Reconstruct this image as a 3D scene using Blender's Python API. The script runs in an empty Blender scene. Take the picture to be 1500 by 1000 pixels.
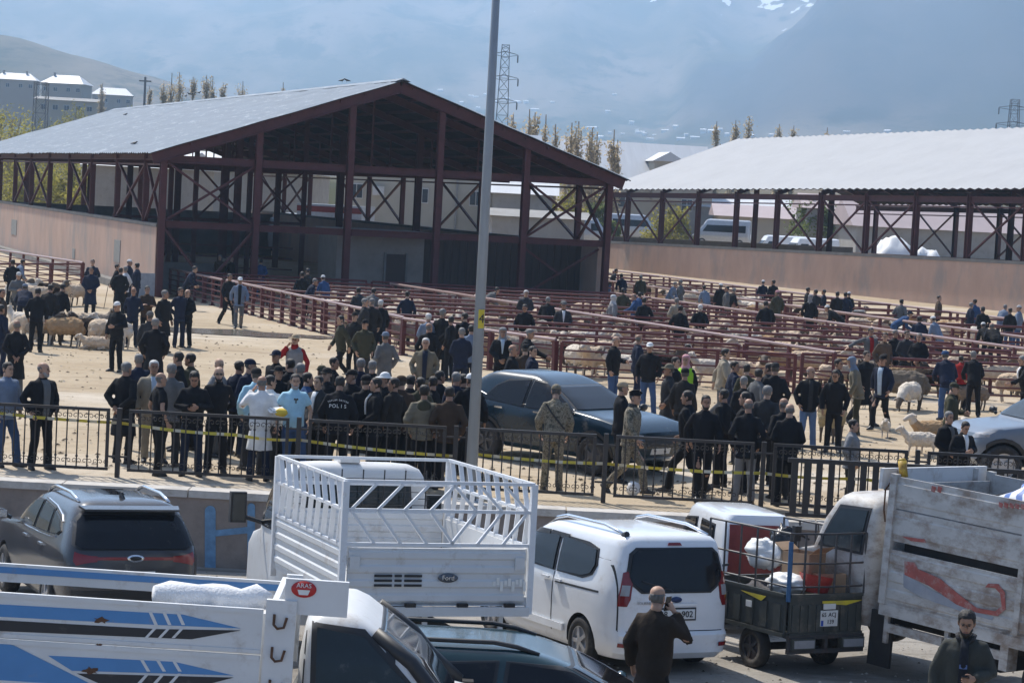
import bpy, bmesh, math, random
from mathutils import Vector, Matrix, noise
R = math.radians
rng = random.Random(11)
scene = bpy.context.scene
col = scene.collection

# ---------------------------------------------------------------- camera
CAM_H, FPX, PITCH, ROLL = 4.9, 3300.0, 3.64, 3.0
cam_data = bpy.data.cameras.new('camera'); cam = bpy.data.objects.new('camera', cam_data); col.objects.link(cam)
cam_data.sensor_width = 36.0; cam_data.lens = 36.0*FPX/1500.0
cam_data.clip_start = 0.5; cam_data.clip_end = 30000.0
CM = Matrix.Translation((0, 0, CAM_H)) @ Matrix.Rotation(R(90-PITCH), 4, 'X') @ Matrix.Rotation(R(ROLL), 4, 'Z')
cam.matrix_world = CM
scene.camera = cam

# ---------------------------------------------------------------- world, sun, exposure
SUN_EL = 52.0
SUN_H = Vector((-0.56, 0.83, 0)).normalized()           # horizontal direction towards the sun
SUN_DIR = (SUN_H*math.cos(R(SUN_EL)) + Vector((0, 0, math.sin(R(SUN_EL))))).normalized()
world = bpy.data.worlds.new('World'); scene.world = world; world.use_nodes = True
wn = world.node_tree; wn.nodes.clear()
sky = wn.nodes.new('ShaderNodeTexSky'); sky.sky_type = 'NISHITA'; sky.sun_disc = False
sky.sun_elevation = R(SUN_EL); sky.sun_rotation = math.atan2(SUN_H.x, SUN_H.y)
sky.altitude = 1700; sky.dust_density = 4.5; sky.ozone_density = 0.3; sky.air_density = 0.75
bg = wn.nodes.new('ShaderNodeBackground'); bg.inputs['Strength'].default_value = 0.135
wo = wn.nodes.new('ShaderNodeOutputWorld')
wn.links.new(sky.outputs[0], bg.inputs[0]); wn.links.new(bg.outputs[0], wo.inputs[0])
sd = bpy.data.lights.new('sun', 'SUN'); sd.energy = 4.3; sd.angle = R(0.55); sd.color = (1.0, 0.95, 0.87)
sun = bpy.data.objects.new('sun', sd); col.objects.link(sun)
sun.rotation_euler = (-SUN_DIR).to_track_quat('-Z', 'Y').to_euler(); sun.location = (-30, 40, 60)
vs = scene.view_settings
vs.view_transform = 'Standard'; vs.look = 'None'; vs.gamma = 1.0; vs.use_curve_mapping = False; vs.exposure = 0.50
scene.cycles.max_bounces = 6; scene.cycles.diffuse_bounces = 3; scene.cycles.volume_bounces = 3
scene.cycles.use_denoising = True

# ---------------------------------------------------------------- where things stand
def ray(px, py):
    return (CM.to_3x3() @ Vector(((px-750)/FPX, -(py-500)/FPX, -1.0)))
def at(px, py, d):
    r = ray(px, py); return Vector((0, 0, CAM_H)) + r*(d/r.y)
def gnd(px, py, z=0.0):
    r = ray(px, py); return Vector((0, 0, CAM_H)) + r*((z-CAM_H)/r.z)
def street_z(x, y):
    return -1.2 + 0.039*(35.6-y)

# ---------------------------------------------------------------- materials
MATS = {}
def _n(nt, kind, **kw):
    n = nt.nodes.new(kind)
    for k, v in kw.items():
        if k in n.inputs: n.inputs[k].default_value = v
        else: setattr(n, k, v)
    return n
def mat(name, color=(.5, .5, .5), rough=.6, metal=0.0, var=0.12, vscale=6.0, bump=0.0, bscale=30.0, objcol=False,
        dirt_sheen=None, dirt_sheen_amt=0.0, dirt_sheen_scale=2.0, spec=0.5, coat=0.0, stretch=(1, 1, 1), emit=None, trans=0.0, alpha=1.0):
    if name in MATS: return MATS[name]
    m = bpy.data.materials.new(name); m.use_nodes = True; MATS[name] = m
    nt = m.node_tree; b = nt.nodes['Principled BSDF']
    b.inputs['Roughness'].default_value = rough; b.inputs['Metallic'].default_value = metal
    b.inputs['Specular IOR Level'].default_value = spec; b.inputs['Coat Weight'].default_value = coat
    b.inputs['Coat Roughness'].default_value = .06
    tc = nt.nodes.new('ShaderNodeTexCoord'); mp = nt.nodes.new('ShaderNodeMapping'); mp.inputs['Scale'].default_value = stretch
    nt.links.new(tc.outputs['Object'], mp.inputs['Vector'])
    nz = _n(nt, 'ShaderNodeTexNoise', Scale=vscale, Detail=5.0, Roughness=.6); nt.links.new(mp.outputs[0], nz.inputs['Vector'])
    mr = nt.nodes.new('ShaderNodeMapRange'); mr.inputs['From Min'].default_value = .25; mr.inputs['From Max'].default_value = .75
    mr.inputs['To Min'].default_value = 1-var; mr.inputs['To Max'].default_value = 1+var
    nt.links.new(nz.outputs['Fac'], mr.inputs['Value'])
    mul = nt.nodes.new('ShaderNodeVectorMath'); mul.operation = 'SCALE'
    if objcol:
        oi = nt.nodes.new('ShaderNodeObjectInfo'); nt.links.new(oi.outputs['Color'], mul.inputs[0])
    else:
        mul.inputs[0].default_value = color[:3]
    nt.links.new(mr.outputs[0], mul.inputs['Scale'])
    out = mul.outputs[0]
    if dirt_sheen is not None:
        dn = _n(nt, 'ShaderNodeTexNoise', Scale=dirt_sheen_scale, Detail=8.0, Roughness=.7); nt.links.new(mp.outputs[0], dn.inputs['Vector'])
        dr = nt.nodes.new('ShaderNodeMapRange'); dr.inputs['From Min'].default_value = .62-dirt_sheen_amt*.4; dr.inputs['From Max'].default_value = .74-dirt_sheen_amt*.25
        dr.inputs['To Max'].default_value = min(1, .35+dirt_sheen_amt)
        nt.links.new(dn.outputs['Fac'], dr.inputs['Value'])
        mx = nt.nodes.new('ShaderNodeMix'); mx.data_type = 'RGBA'
        nt.links.new(dr.outputs[0], mx.inputs['Factor']); nt.links.new(out, mx.inputs['A']); mx.inputs['B'].default_value = (*dirt_sheen, 1)
        out = mx.outputs['Result']
    nt.links.new(out, b.inputs['Base Color'])
    if bump:
        bn = _n(nt, 'ShaderNodeTexNoise', Scale=bscale, Detail=4.0); nt.links.new(mp.outputs[0], bn.inputs['Vector'])
        bp = _n(nt, 'ShaderNodeBump', Strength=bump, Distance=.02); nt.links.new(bn.outputs['Fac'], bp.inputs['Height'])
        nt.links.new(bp.outputs[0], b.inputs['Normal'])
    if trans: b.inputs['Transmission Weight'].default_value = trans
    if alpha < 1: b.inputs['Alpha'].default_value = alpha
    return m

# ---------------------------------------------------------------- mesh building
class MB:
    def __init__(s): s.v = []; s.f = []; s.m = []; s.mi = 0
    def add(s, vs, fs):
        o = len(s.v); s.v += [tuple(v) for v in vs]; s.f += [tuple(i+o for i in f) for f in fs]; s.m += [s.mi]*len(fs); return s
    def box(s, c, size, M=None, taper=1.0):
        x, y, z = size[0]/2, size[1]/2, size[2]/2; c = Vector(c)
        vs = [Vector((sx*x*(taper if sz > 0 else 1), sy*y*(taper if sz > 0 else 1), sz*z)) for sz in (-1, 1) for sx, sy in ((-1, -1), (1, -1), (1, 1), (-1, 1))]
        vs = [(M @ v if M else v)+c for v in vs]
        return s.add(vs, [(3, 2, 1, 0), (4, 5, 6, 7), (0, 1, 5, 4), (1, 2, 6, 5), (2, 3, 7, 6), (3, 0, 4, 7)])
    def bar(s, p, q, w, h=None, up=(0, 0, 1)):
        p = Vector(p); q = Vector(q); d = (q-p); L = d.length; d.normalize(); h = h or w
        u = Vector(up); sd_ = d.cross(u)
        if sd_.length < 1e-4: sd_ = d.cross(Vector((1, 0, 0)))
        sd_.normalize(); u = sd_.cross(d)
        vs = [b + sd_*sx*w/2 + u*sy*h/2 for b in (p, q) for sx, sy in ((-1, -1), (1, -1), (1, 1), (-1, 1))]
        return s.add(vs, [(0, 1, 2, 3), (7, 6, 5, 4), (0, 4, 5, 1), (1, 5, 6, 2), (2, 6, 7, 3), (3, 7, 4, 0)])
    def rings(s, rings, cap=True):
        n = len(rings[0]); vs = [p for r in rings for p in r]; fs = []
        for i in range(len(rings)-1):
            for j in range(n):
                fs.append((i*n+j, i*n+(j+1) % n, (i+1)*n+(j+1) % n, (i+1)*n+j))
        if cap:
            fs.append(tuple(reversed(range(n)))); o = (len(rings)-1)*n; fs.append(tuple(o+j for j in range(n)))
        return s.add(vs, fs)
    def tube(s, pts, rad, n=8, cap=True, front=(0, -1, 0)):
        pts = [Vector(p) for p in pts]
        if not isinstance(rad, list): rad = [rad]*len(pts)
        rs = []; prev = None
        for i, p in enumerate(pts):
            d = (pts[min(i+1, len(pts)-1)]-pts[max(i-1, 0)]).normalized()
            f = Vector(front) if prev is None else prev
            f = f-d*f.dot(d)
            if f.length < 1e-3: f = Vector((1, 0, .01))-d*d.x
            f.normalize(); prev = f; sd_ = d.cross(f)
            r = rad[i]; rx, ry = r if isinstance(r, (list, tuple)) else (r, r)
            rs.append([p + sd_*rx*math.cos(2*math.pi*k/n) + f*ry*math.sin(2*math.pi*k/n) for k in range(n)])
        return s.rings(rs, cap)
    def prism(s, poly, depth):          # poly: 3d points in a plane, depth: vector
        n = len(poly); d = Vector(depth); vs = [Vector(p) for p in poly]+[Vector(p)+d for p in poly]
        fs = [tuple(range(n)), tuple(reversed(range(n, 2*n)))]+[(i, n+i, n+(i+1) % n, (i+1) % n) for i in range(n)]
        return s.add(vs, fs)
    def grid(s, fn, nu, nv):
        vs = [fn(i/nu, j/nv) for j in range(nv+1) for i in range(nu+1)]
        return s.add(vs, [(j*(nu+1)+i, j*(nu+1)+i+1, (j+1)*(nu+1)+i+1, (j+1)*(nu+1)+i) for j in range(nv) for i in range(nu)])
    def ball(s, c, r, nu=10, nv=6):
        c = Vector(c); rx, ry, rz = r if isinstance(r, (list, tuple)) else (r, r, r)
        rs = [[c+Vector((rx*math.sin(t)*math.cos(2*math.pi*k/nu), ry*math.sin(t)*math.sin(2*math.pi*k/nu), -rz*math.cos(t))) for k in range(nu)]
              for t in [math.pi*(.04+.92*j/nv) for j in range(nv+1)]]
        return s.rings(rs)
    def mesh(s, name, mats=None, smooth=False):
        me = bpy.data.meshes.new(name); me.from_pydata(s.v, [], s.f)
        for m in (mats if isinstance(mats, (list, tuple)) else [mats] if mats else []): me.materials.append(m)
        if any(s.m): me.polygons.foreach_set('material_index', s.m)
        bm = bmesh.new(); bm.from_mesh(me); bmesh.ops.recalc_face_normals(bm, faces=bm.faces); bm.to_mesh(me); bm.free()
        if smooth: me.shade_smooth()
        me.update(); return me
    def build(s, name, mats, parent=None, smooth=False, loc=None):
        return link(name, s.mesh(name, mats, smooth), parent, loc)
def link(name, data, parent=None, loc=None, color=None):
    o = bpy.data.objects.new(name, data); col.objects.link(o)
    if parent: o.parent = parent
    if loc is not None: o.location = loc
    if color: o.color = (*color, 1)
    return o
def tag(o, label=None, cat=None, group=None, kind=None):
    if label: o['label'] = label
    if cat: o['category'] = cat
    if group: o['group'] = group
    if kind: o['kind'] = kind
    return o
def thing(name, label, cat, loc=(0, 0, 0), rz=0, group=None):
    o = bpy.data.objects.new(name, None); o.empty_display_size = .3; col.objects.link(o)
    o.location = loc; o.rotation_euler = (0, 0, rz); return tag(o, label, cat, group)
def kids(o): return [c for c in bpy.data.objects if c.parent == o]
CHILDREN = {}
def smooth_by_angle(me, ang=40):
    me.shade_smooth()
    bm = bmesh.new(); bm.from_mesh(me)
    for e in bm.edges:
        if len(e.link_faces) == 2 and e.calc_face_angle(0) > R(ang): e.smooth = False
    bm.to_mesh(me); bm.free()
def remesh(mb, voxel, smooth_iter=2, fold=0.0, fscale=(9, 9, 5), seed=0):
    """fuse overlapping closed lofts into one continuous skin"""
    me = mb.mesh('tmp'); o = bpy.data.objects.new('tmp', me); col.objects.link(o)
    md = o.modifiers.new('r', 'REMESH'); md.mode = 'VOXEL'; md.voxel_size = voxel
    if smooth_iter:
        sm = o.modifiers.new('s', 'SMOOTH'); sm.iterations = smooth_iter; sm.factor = .5
    dg = bpy.context.evaluated_depsgraph_get(); ev = o.evaluated_get(dg)
    res = bpy.data.meshes.new_from_object(ev, depsgraph=dg)
    bpy.data.objects.remove(o); bpy.data.meshes.remove(me)
    if fold:
        res.update()
        off = Vector((seed*3.1, seed*1.7, seed*.9))
        cs = []
        for v in res.vertices:
            c = v.co; q = Vector((c.x*fscale[0], c.y*fscale[1], c.z*fscale[2]))+off
            k = noise.noise(q)+.5*noise.noise(q*2.3)
            cs.append(c+v.normal*k*fold)
        for v, c in zip(res.vertices, cs): v.co = c
    res.shade_smooth(); return res

# ================================================================ SETTING
def ground_mat(name, c1, c2, c3, scale=.25, speck=(.12, .1, .08), wet=None):
    m = bpy.data.materials.new(name); m.use_nodes = True; nt = m.node_tree; b = nt.nodes['Principled BSDF']
    b.inputs['Roughness'].default_value = .9; b.inputs['Specular IOR Level'].default_value = .08
    g = nt.nodes.new('ShaderNodeNewGeometry'); L = nt.links.new
    def nz(s, d=6, r=.6, st=None):
        n = _n(nt, 'ShaderNodeTexNoise', Scale=s, Detail=float(d), Roughness=r)
        if st:
            mp = nt.nodes.new('ShaderNodeMapping'); mp.inputs['Scale'].default_value = st; L(g.outputs['Position'], mp.inputs[0]); L(mp.outputs[0], n.inputs['Vector'])
        else: L(g.outputs['Position'], n.inputs['Vector'])
        return n
    def ramp(src, a, z):
        r = nt.nodes.new('ShaderNodeMapRange'); r.inputs['From Min'].default_value = a; r.inputs['From Max'].default_value = z; L(src, r.inputs['Value']); return r.outputs[0]
    def mix(f, a, bb):
        x = nt.nodes.new('ShaderNodeMix'); x.data_type = 'RGBA'; L(f, x.inputs['Factor'])
        for s, v in (('A', a), ('B', bb)):
            if isinstance(v, tuple): x.inputs[s].default_value = (*v, 1)
            else: L(v, x.inputs[s])
        return x.outputs['Result']
    c = mix(ramp(nz(scale).outputs['Fac'], .38, .62), c1, c2)
    c = mix(ramp(nz(scale*.3, 4, .5, (1, 2.5, 1)).outputs['Fac'], .52, .68), c, c3)
    c = mix(ramp(nz(2.2, 8, .75).outputs['Fac'], .56, .72), c, tuple(x*.66 for x in c1))
    c = mix(ramp(nz(9, 4, .7).outputs['Fac'], .62, .72), c, speck)
    c = mix(ramp(nz(1.0, 5, .65, (.35, 1.6, 1)).outputs['Fac'], .56, .66), c, tuple(x*.78 for x in c1))
    L(c, b.inputs['Base Color'])
    n = nz(14, 6, .7); n2 = nz(1.5, 6, .6)
    bp = _n(nt, 'ShaderNodeBump', Strength=.5, Distance=.05); L(n.outputs['Fac'], bp.inputs['Height'])
    bp2 = _n(nt, 'ShaderNodeBump', Strength=.5, Distance=.15); L(n2.outputs['Fac'], bp2.inputs['Height']); L(bp.outputs[0], bp2.inputs['Normal'])
    L(bp2.outputs[0], b.inputs['Normal'])
    return m
M_DIRT = ground_mat('market_dirt', (.40, .315, .215), (.48, .395, .285), (.55, .48, .39))
M_STREET = ground_mat('street_gravel', (.25, .23, .205), (.33, .305, .27), (.38, .35, .31), .6, (.08, .07, .065))

WALL_Y = 35.6
mb = MB()
def mg(u, v):
    x = -170+340*u; y = WALL_Y-.05+(v**1.6)*235
    return (x, y, .02*noise.noise(Vector((x*.25, y*.25, 0))) if y > 39 else 0)
mb.grid(mg, 136, 100)
tag(mb.build('market_ground', M_DIRT, None, True), kind='structure')
mb = MB(); mb.grid(lambda u, v: (-170+340*u, -60+95.52*v, street_z(0, -60+95.52*v)+.04*noise.noise(Vector((u*100, v*40, 2)))), 90, 60)
tag(mb.build('street', M_STREET, None, True), kind='structure')

# ---- terrain: one sheet to the horizon, with the hills
def lerp_tab(tab, x):
    if x <= tab[0][0]: return tab[0][1]
    for (a, b), (c, d) in zip(tab, tab[1:]):
        if x <= c:
            t = (x-a)/(c-a); t = t*t*(3-2*t)*.5+t*.5; return b+(d-b)*t
    return tab[-1][1]
def sstep(a, b, x):
    t = max(0, min(1, (x-a)/(b-a))); return t*t*(3-2*t)
RIDGE_R = [(.03, 95), (.055, 150), (.075, 215), (.095, 250), (.113, 318), (.125, 372), (.14, 405), (.155, 420), (.18, 465), (.24, 560), (.5, 520)]
HILL_L = [(-.9, 210), (-.4, 170), (-.2275, 124), (-.197, 110), (-.167, 97), (-.148, 88), (-.12, 56), (-.1, 46), (-.05, 40)]
MAIN = [(-1, 640), (-.3, 700), (-.1, 745), (.1, 760), (.2, 745), (.4, 700), (1, 600)]
RIDGE_TONE = []
def terr(x, y, rock=None):
    r = math.hypot(x, y)
    if y <= 0: front = 0.0; s = 9 if x > 0 else -9
    else: s = x/y; front = sstep(1.6, .8, abs(s))
    z = -3+2.6*sstep(140, 270, r)*front
    if front > 0:
        z += front*.029*max(0, min(r, 3200)-240)
        w = noise.noise(Vector((x*.0012, y*.0012, 3)))+.5*noise.noise(Vector((x*.003, y*.003, 8)))+.25*noise.noise(Vector((x*.007, y*.007, 1)))
        rid = 1-abs(noise.noise(Vector((s*16+y*.0002, y*.0005, 5)))); rid2 = 1-abs(noise.noise(Vector((s*40+y*.0006, y*.0009, 9))))
        m = lerp_tab(MAIN, s)*sstep(2900, 7000, r)*front
        z += m*(.80+.17*rid*rid+.07*rid2+.07*w)
        q = sstep(2300, 3750, r)*(1-.85*sstep(3800, 4700, r))
        c = max(0, lerp_tab(RIDGE_R, s+.006*noise.noise(Vector((s*55, 2, r*.0012)))+.003*noise.noise(Vector((s*160, 7, r*.003))))*.825-138)
        if rock is not None: rock.append(min(1, c*q/45)*sstep(2400, 3000, r)*(1-sstep(3850, 4050, r)))
        z += front*c*q*(.88+.16*rid*rid+.10*rid2+.12*w*(1-sstep(3400, 3800, r)))
        q = sstep(1500, 2050, r)*(1-sstep(2100, 2700, r))
        z += front*max(0, lerp_tab(HILL_L, s)-52)*q*(1+.05*w)
    return z
mb = MB()
angs = [-90+a*.35 for a in range(-int(16/.35), int(16/.35)+1)]
A = sorted(set([round(90+a*.3, 3) for a in range(-52, 53)]+[90+s_*k for s_ in (-1, 1) for k in (17, 19, 22, 26, 31, 37, 44, 52, 60, 70, 80, 92, 105, 120, 135, 150, 165, 180)]))
A = [a for a in A if -90 < a <= 270]
RR = [0.5, 60, 110, 140, 180, 220, 260, 330, 420, 550, 700, 900, 1150]+[1300+70*i for i in range(0, 92)]+[7900, 8600, 9600]
vs_ = [(r*math.cos(R(a)), r*math.sin(R(a)), 0) for r in RR for a in A]
ridge_tones = []
for i_, (x, y, _) in enumerate(vs_):
    tone_ = []; vs_[i_] = (x, y, terr(x, y, tone_)); ridge_tones.append(tone_[0] if tone_ else 0.0)
n = len(A); fs = [(i*n+j, i*n+(j+1) % n, (i+1)*n+(j+1) % n, (i+1)*n+j) for i in range(len(RR)-1) for j in range(n)]
mb.add(vs_, fs); mb.add([vs_[j] for j in range(n)], [tuple(range(n))])
m = bpy.data.materials.new('hill_grass'); m.use_nodes = True; nt = m.node_tree; b = nt.nodes['Principled BSDF']; L = nt.links.new
b.inputs['Roughness'].default_value = 1; b.inputs['Specular IOR Level'].default_value = 0
g = nt.nodes.new('ShaderNodeNewGeometry')
def _map(sc):
    mp = nt.nodes.new('ShaderNodeMapping'); mp.inputs['Scale'].default_value = sc; L(g.outputs['Position'], mp.inputs[0]); return mp
def _nz(sc, d=8.0, r=.62):
    q = _n(nt, 'ShaderNodeTexNoise', Scale=1.0, Detail=d, Roughness=r); L(_map(sc).outputs[0], q.inputs['Vector']); return q.outputs['Fac']
def _mr(src, a, z, lo=0, hi=1):
    r = nt.nodes.new('ShaderNodeMapRange'); r.inputs['From Min'].default_value = a; r.inputs['From Max'].default_value = z
    r.inputs['To Min'].default_value = lo; r.inputs['To Max'].default_value = hi; L(src, r.inputs['Value']); return r.outputs[0]
def _mix(f, a, bb):
    x = nt.nodes.new('ShaderNodeMix'); x.data_type = 'RGBA'; L(f, x.inputs['Factor'])
    for s, v in (('A', a), ('B', bb)):
        if isinstance(v, tuple): x.inputs[s].default_value = (*v, 1)
        else: L(v, x.inputs[s])
    return x.outputs['Result']
def _math(op, a, bb):
    x = nt.nodes.new('ShaderNodeMath'); x.operation = op
    for i, v in enumerate((a, bb)):
        if isinstance(v, (int, float)): x.inputs[i].default_value = v
        else: L(v, x.inputs[i])
    return x.outputs[0]
c = _mix(_mr(_nz((.0042, .0013, .0018)), .42, .58), (.075, .074, .042), (.21, .17, .125))
c = _mix(_mr(_nz((.010, .0035, .005)), .53, .62), c, (.045, .052, .028))
c = _mix(_mr(_nz((.0050, .0012, .006)), .62, .70), c, (.19, .155, .115))
sep = nt.nodes.new('ShaderNodeSeparateXYZ'); L(g.outputs['Position'], sep.inputs[0])
snow = _math('ADD', _mr(sep.outputs['Z'], 300, 470, -.12, .075), _mr(sep.outputs['X'], -500, 800, -.16, .07))
sn = _math('ADD', _nz((.024, .010, .024), 5.0, .55), snow)
att = nt.nodes.new('ShaderNodeAttribute'); att.attribute_name = 'rock'; ridge_fac = att.outputs['Fac']
c = _mix(_math('MULTIPLY', ridge_fac, .8), c, (.040, .040, .042))  # darker tone sets the right ridge apart from the mountain behind
fine = _mr(_nz((.022, .012, .03), 8.0, .7), .56, .66)
c = _mix(_math('MULTIPLY', fine, .6), c, (.03, .034, .022))
c = _mix(_mr(sn, .645, .66), c, (.9, .92, .95))
L(c, b.inputs['Base Color'])
tr_o = mb.build('terrain', m, None, True); tag(tr_o, kind='structure')
at_ = tr_o.data.attributes.new('rock', 'FLOAT', 'POINT'); at_.data.foreach_set('value', (ridge_tones+[0.0]*len(tr_o.data.vertices))[:len(tr_o.data.vertices)])

# ---- air between here and the mountains
mb = MB(); HZ = (-9900, -9900, -6, 9900, 9900, 890)
mb.box(((HZ[0]+HZ[3])/2, (HZ[1]+HZ[4])/2, (HZ[2]+HZ[5])/2), (HZ[3]-HZ[0], HZ[4]-HZ[1], HZ[5]-HZ[2]))
m = bpy.data.materials.new('haze_air'); m.use_nodes = True; nt = m.node_tree; nt.nodes.clear()
pv = nt.nodes.new('ShaderNodeVolumePrincipled'); pv.inputs['Color'].default_value = (.50, .72, .98, 1); pv.inputs['Density'].default_value = 2.5e-4
pv.inputs['Density Attribute'].default_value = ''; pv.inputs['Anisotropy'].default_value = .45
om = nt.nodes.new('ShaderNodeOutputMaterial'); nt.links.new(pv.outputs[0], om.inputs['Volume'])
try: m.cycles.homogeneous_volume = True
except Exception: pass
tag(mb.build('haze', m), kind='stuff')

# ---------------------------------------------------------------- retaining wall with its coping
M_CONC = mat('wall_concrete', (.27, .225, .195), .9, var=.22, vscale=2.5, bump=.35, bscale=18, dirt_sheen=(.16, .14, .13), dirt_sheen_amt=.25, dirt_sheen_scale=1.2)
M_COPE = mat('coping_concrete', (.50, .47, .43), .9, var=.15, bump=.4, bscale=25, dirt_sheen=(.28, .25, .22), dirt_sheen_amt=.2)
M_BLUEPAINT = mat('blue_spray_paint', (.14, .27, .42), .7, var=.3, vscale=8)
rw = thing('retaining_wall', 'low concrete retaining wall with blue paint marks below the market fence', 'wall', (0, WALL_Y, 0))
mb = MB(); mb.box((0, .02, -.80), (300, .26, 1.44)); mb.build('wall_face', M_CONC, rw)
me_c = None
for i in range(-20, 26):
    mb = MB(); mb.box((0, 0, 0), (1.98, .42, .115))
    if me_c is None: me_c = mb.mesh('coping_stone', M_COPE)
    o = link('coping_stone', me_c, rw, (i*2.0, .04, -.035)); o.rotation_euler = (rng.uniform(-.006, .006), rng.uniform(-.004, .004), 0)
def wallpaint(name, pts, w):
    mb = MB()
    for p, q in zip(pts, pts[1:]):
        P = [at(*p, WALL_Y-.118), at(*q, WALL_Y-.118)]
        mb.bar(P[0], P[1], w, .012, up=(0, 1, 0))
        mb.tube([P[0]+Vector((0, .004, 0)), P[0]-Vector((0, .009, 0))], w/2, 12, front=(1, 0, 0)); mb.tube([P[1]+Vector((0, .004, 0)), P[1]-Vector((0, .008, 0))], w/2, 12, front=(1, 0, 0))
    o = mb.build(name, M_BLUEPAINT); o.parent = rw; o.matrix_parent_inverse = Matrix.Translation((0, -WALL_Y, 0)); return o
wallpaint('painted_mark', [(308, 748), (308, 832)], .17)
wallpaint('painted_mark', [(312, 781), (362, 776)], .10)
wallpaint('painted_mark', [(368, 742), (368, 832)], .12)

# ---------------------------------------------------------------- near fence
M_IRON = mat('dark_iron', (.045, .04, .038), .5, metal=.3, var=.2, dirt_sheen=(.11, .07, .05), dirt_sheen_amt=.12, dirt_sheen_scale=4)
FY = 36.7
post_px = [-70, 175, 438, 668, 888, 1119, 1344, 1580]
PX = [at(p, 640+.0524*(p-750), FY).x for p in post_px]
def scroll_pts(cx, cz, r, sgn):
    return [(cx+sgn*r*(1-k/11)*math.cos(k*.75), 0, cz+r*(1-k/11)*math.sin(k*.75)) for k in range(9)]
bar_me = None
fence_names = ['dark iron fence panel at the far left beside the black-jacketed man', 'dark iron fence panel in front of the black T-shirt man',
               'dark iron fence panel in front of the police back', 'dark iron fence panel just right of the lamp pole, soldier behind',
               'dark iron fence panel in front of the soldier carrying a white bag', 'dark iron fence panel behind the heavy gate bars, boy in grey behind',
               'dark iron fence panel at the far right before the grey pickup']
fence_group = 'iron fence panels along the retaining wall'
for i, (a, c) in enumerate(zip(PX, PX[1:])):
    x0, x1 = a+.16, c-.16; z0, z1 = .13, 1.10; w = x1-x0
    t = thing('iron_fence', fence_names[i], 'fence', (x0, FY+rng.uniform(-.02, .02), 0), 0, fence_group)
    MB().box((w/2, 0, z1), (w, .05, .05)).build('top_rail', M_IRON, t)
    MB().box((w/2, 0, z0), (w, .045, .045)).build('bottom_rail', M_IRON, t)
    for x in (.025, w-.025): MB().box((x, 0, (z0+z1)/2), (.05, .05, z1-z0-.06)).build('end_bar', M_IRON, t)
    nb = 13
    if bar_me is None: bar_me = MB().tube([(0, 0, z0+.02), (0, 0, z1-.02)], .0115, 6).box((0, 0, .32), (.035, .035, .03)).box((0, 0, .9), (.035, .035, .03)).mesh('bar', M_IRON)
    for k in range(nb): link('bar', bar_me, t, (w*(k+1)/(nb+1), 0, 0))
    mb = MB()
    for k in range(nb+1):
        cx = w*(k+.5)/(nb+1)
        for zz, rr in ((.98, .05), (.24, .045)):
            for sg in (-1, 1): mb.tube(scroll_pts(cx+sg*.045, zz, rr, sg), .006, 4)
    mb.build('scrollwork', M_IRON, t)['kind'] = 'stuff'
    if i % 2 == 0 or True:
        pass
for i, x in enumerate(PX):
    p = thing('fence_post', ['iron fence post farthest left, cut by the edge', 'iron fence post left of the black short-sleeved shirt', 'iron fence post under the light blue polo shirt', 'iron fence post beside the lamp pole', 'iron fence post left of the walking soldier', 'iron fence post between the two bald men in black', 'iron fence post left of the grey-haired man by the pickup', 'iron fence post farthest right, cut by the edge'][i], 'post', (x, FY, 0), 0, 'posts of the iron fence')
    MB().box((0, 0, .46), (.075, .075, 1.36)).build('shaft', M_IRON, p)
    for z in (.34, .95): MB().box((0, 0, z), (.31, .03, .03)).build('bracket', M_IRON, p)

# heavy gate in front, on the wall at the right
hg = thing('heavy_gate', 'heavy dark gate of thick upright bars standing before the thin iron fence', 'gate', (0, 35.75, 0))
gx0 = at(1154, 680, 35.75).x; gx1 = gx0+8.2
MB().box(((gx0+gx1)/2, 0, .97), (gx1-gx0, .07, .07)).build('top_rail', M_IRON, hg)
MB().box(((gx0+gx1)/2, 0, .10), (gx1-gx0, .06, .06)).build('bottom_rail', M_IRON, hg)
k = 0; x = gx0+.12
gb = MB().box((0, 0, .53), (.10, .04, .82)).mesh('upright', M_IRON)
while x < gx1:
    link('upright', gb, hg, (x, 0, 0)); x += .195+(.12 if k % 4 == 3 else 0); k += 1

# barrier tape behind the fence, on the ground-side posts
M_TAPE = bpy.data.materials.new('barrier_tape'); M_TAPE.use_nodes = True; nt = M_TAPE.node_tree; b = nt.nodes['Principled BSDF']; b.inputs['Roughness'].default_value = .4
tc = nt.nodes.new('ShaderNodeTexCoord'); wv = _n(nt, 'ShaderNodeTexWave', Scale=.9, Distortion=1.0); wv.bands_direction = 'X'; nt.links.new(tc.outputs['Object'], wv.inputs['Vector'])
cr = nt.nodes.new('ShaderNodeValToRGB'); cr.color_ramp.elements[0].position = .70; cr.color_ramp.elements[0].color = (.60, .49, .05, 1); cr.color_ramp.elements[1].position = .74; cr.color_ramp.elements[1].color = (.62, .58, .45, 1)
nt.links.new(wv.outputs['Fac'], cr.inputs[0]); nt.links.new(cr.outputs[0], b.inputs['Base Color'])
def tape(name, label, pix, d, w=.05):
    mb = MB(); pts = []
    for (p, q) in zip(pix, pix[1:]):
        P, Q = at(*p, d), at(*q, d); n = 10
        for k in range(n+(q == pix[-1])):
            t = k/n; v = P.lerp(Q, t); v.z -= .03*math.sin(math.pi*t); v.y += .012*math.sin(v.x*5); pts.append(v)
    ring = []
    for i, v in enumerate(pts):
        tw = .35*math.sin(v.x*2.1); dy, dz = math.sin(tw)*w/2, math.cos(tw)*w/2
        ring.append([v+Vector((0, dy-.002, dz)), v+Vector((0, dy+.002, dz)), v+Vector((0, -dy+.002, -dz)), v+Vector((0, -dy-.002, -dz))])
    mb.rings(ring); return tag(mb.build(name, M_TAPE), label, 'tape')
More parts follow.
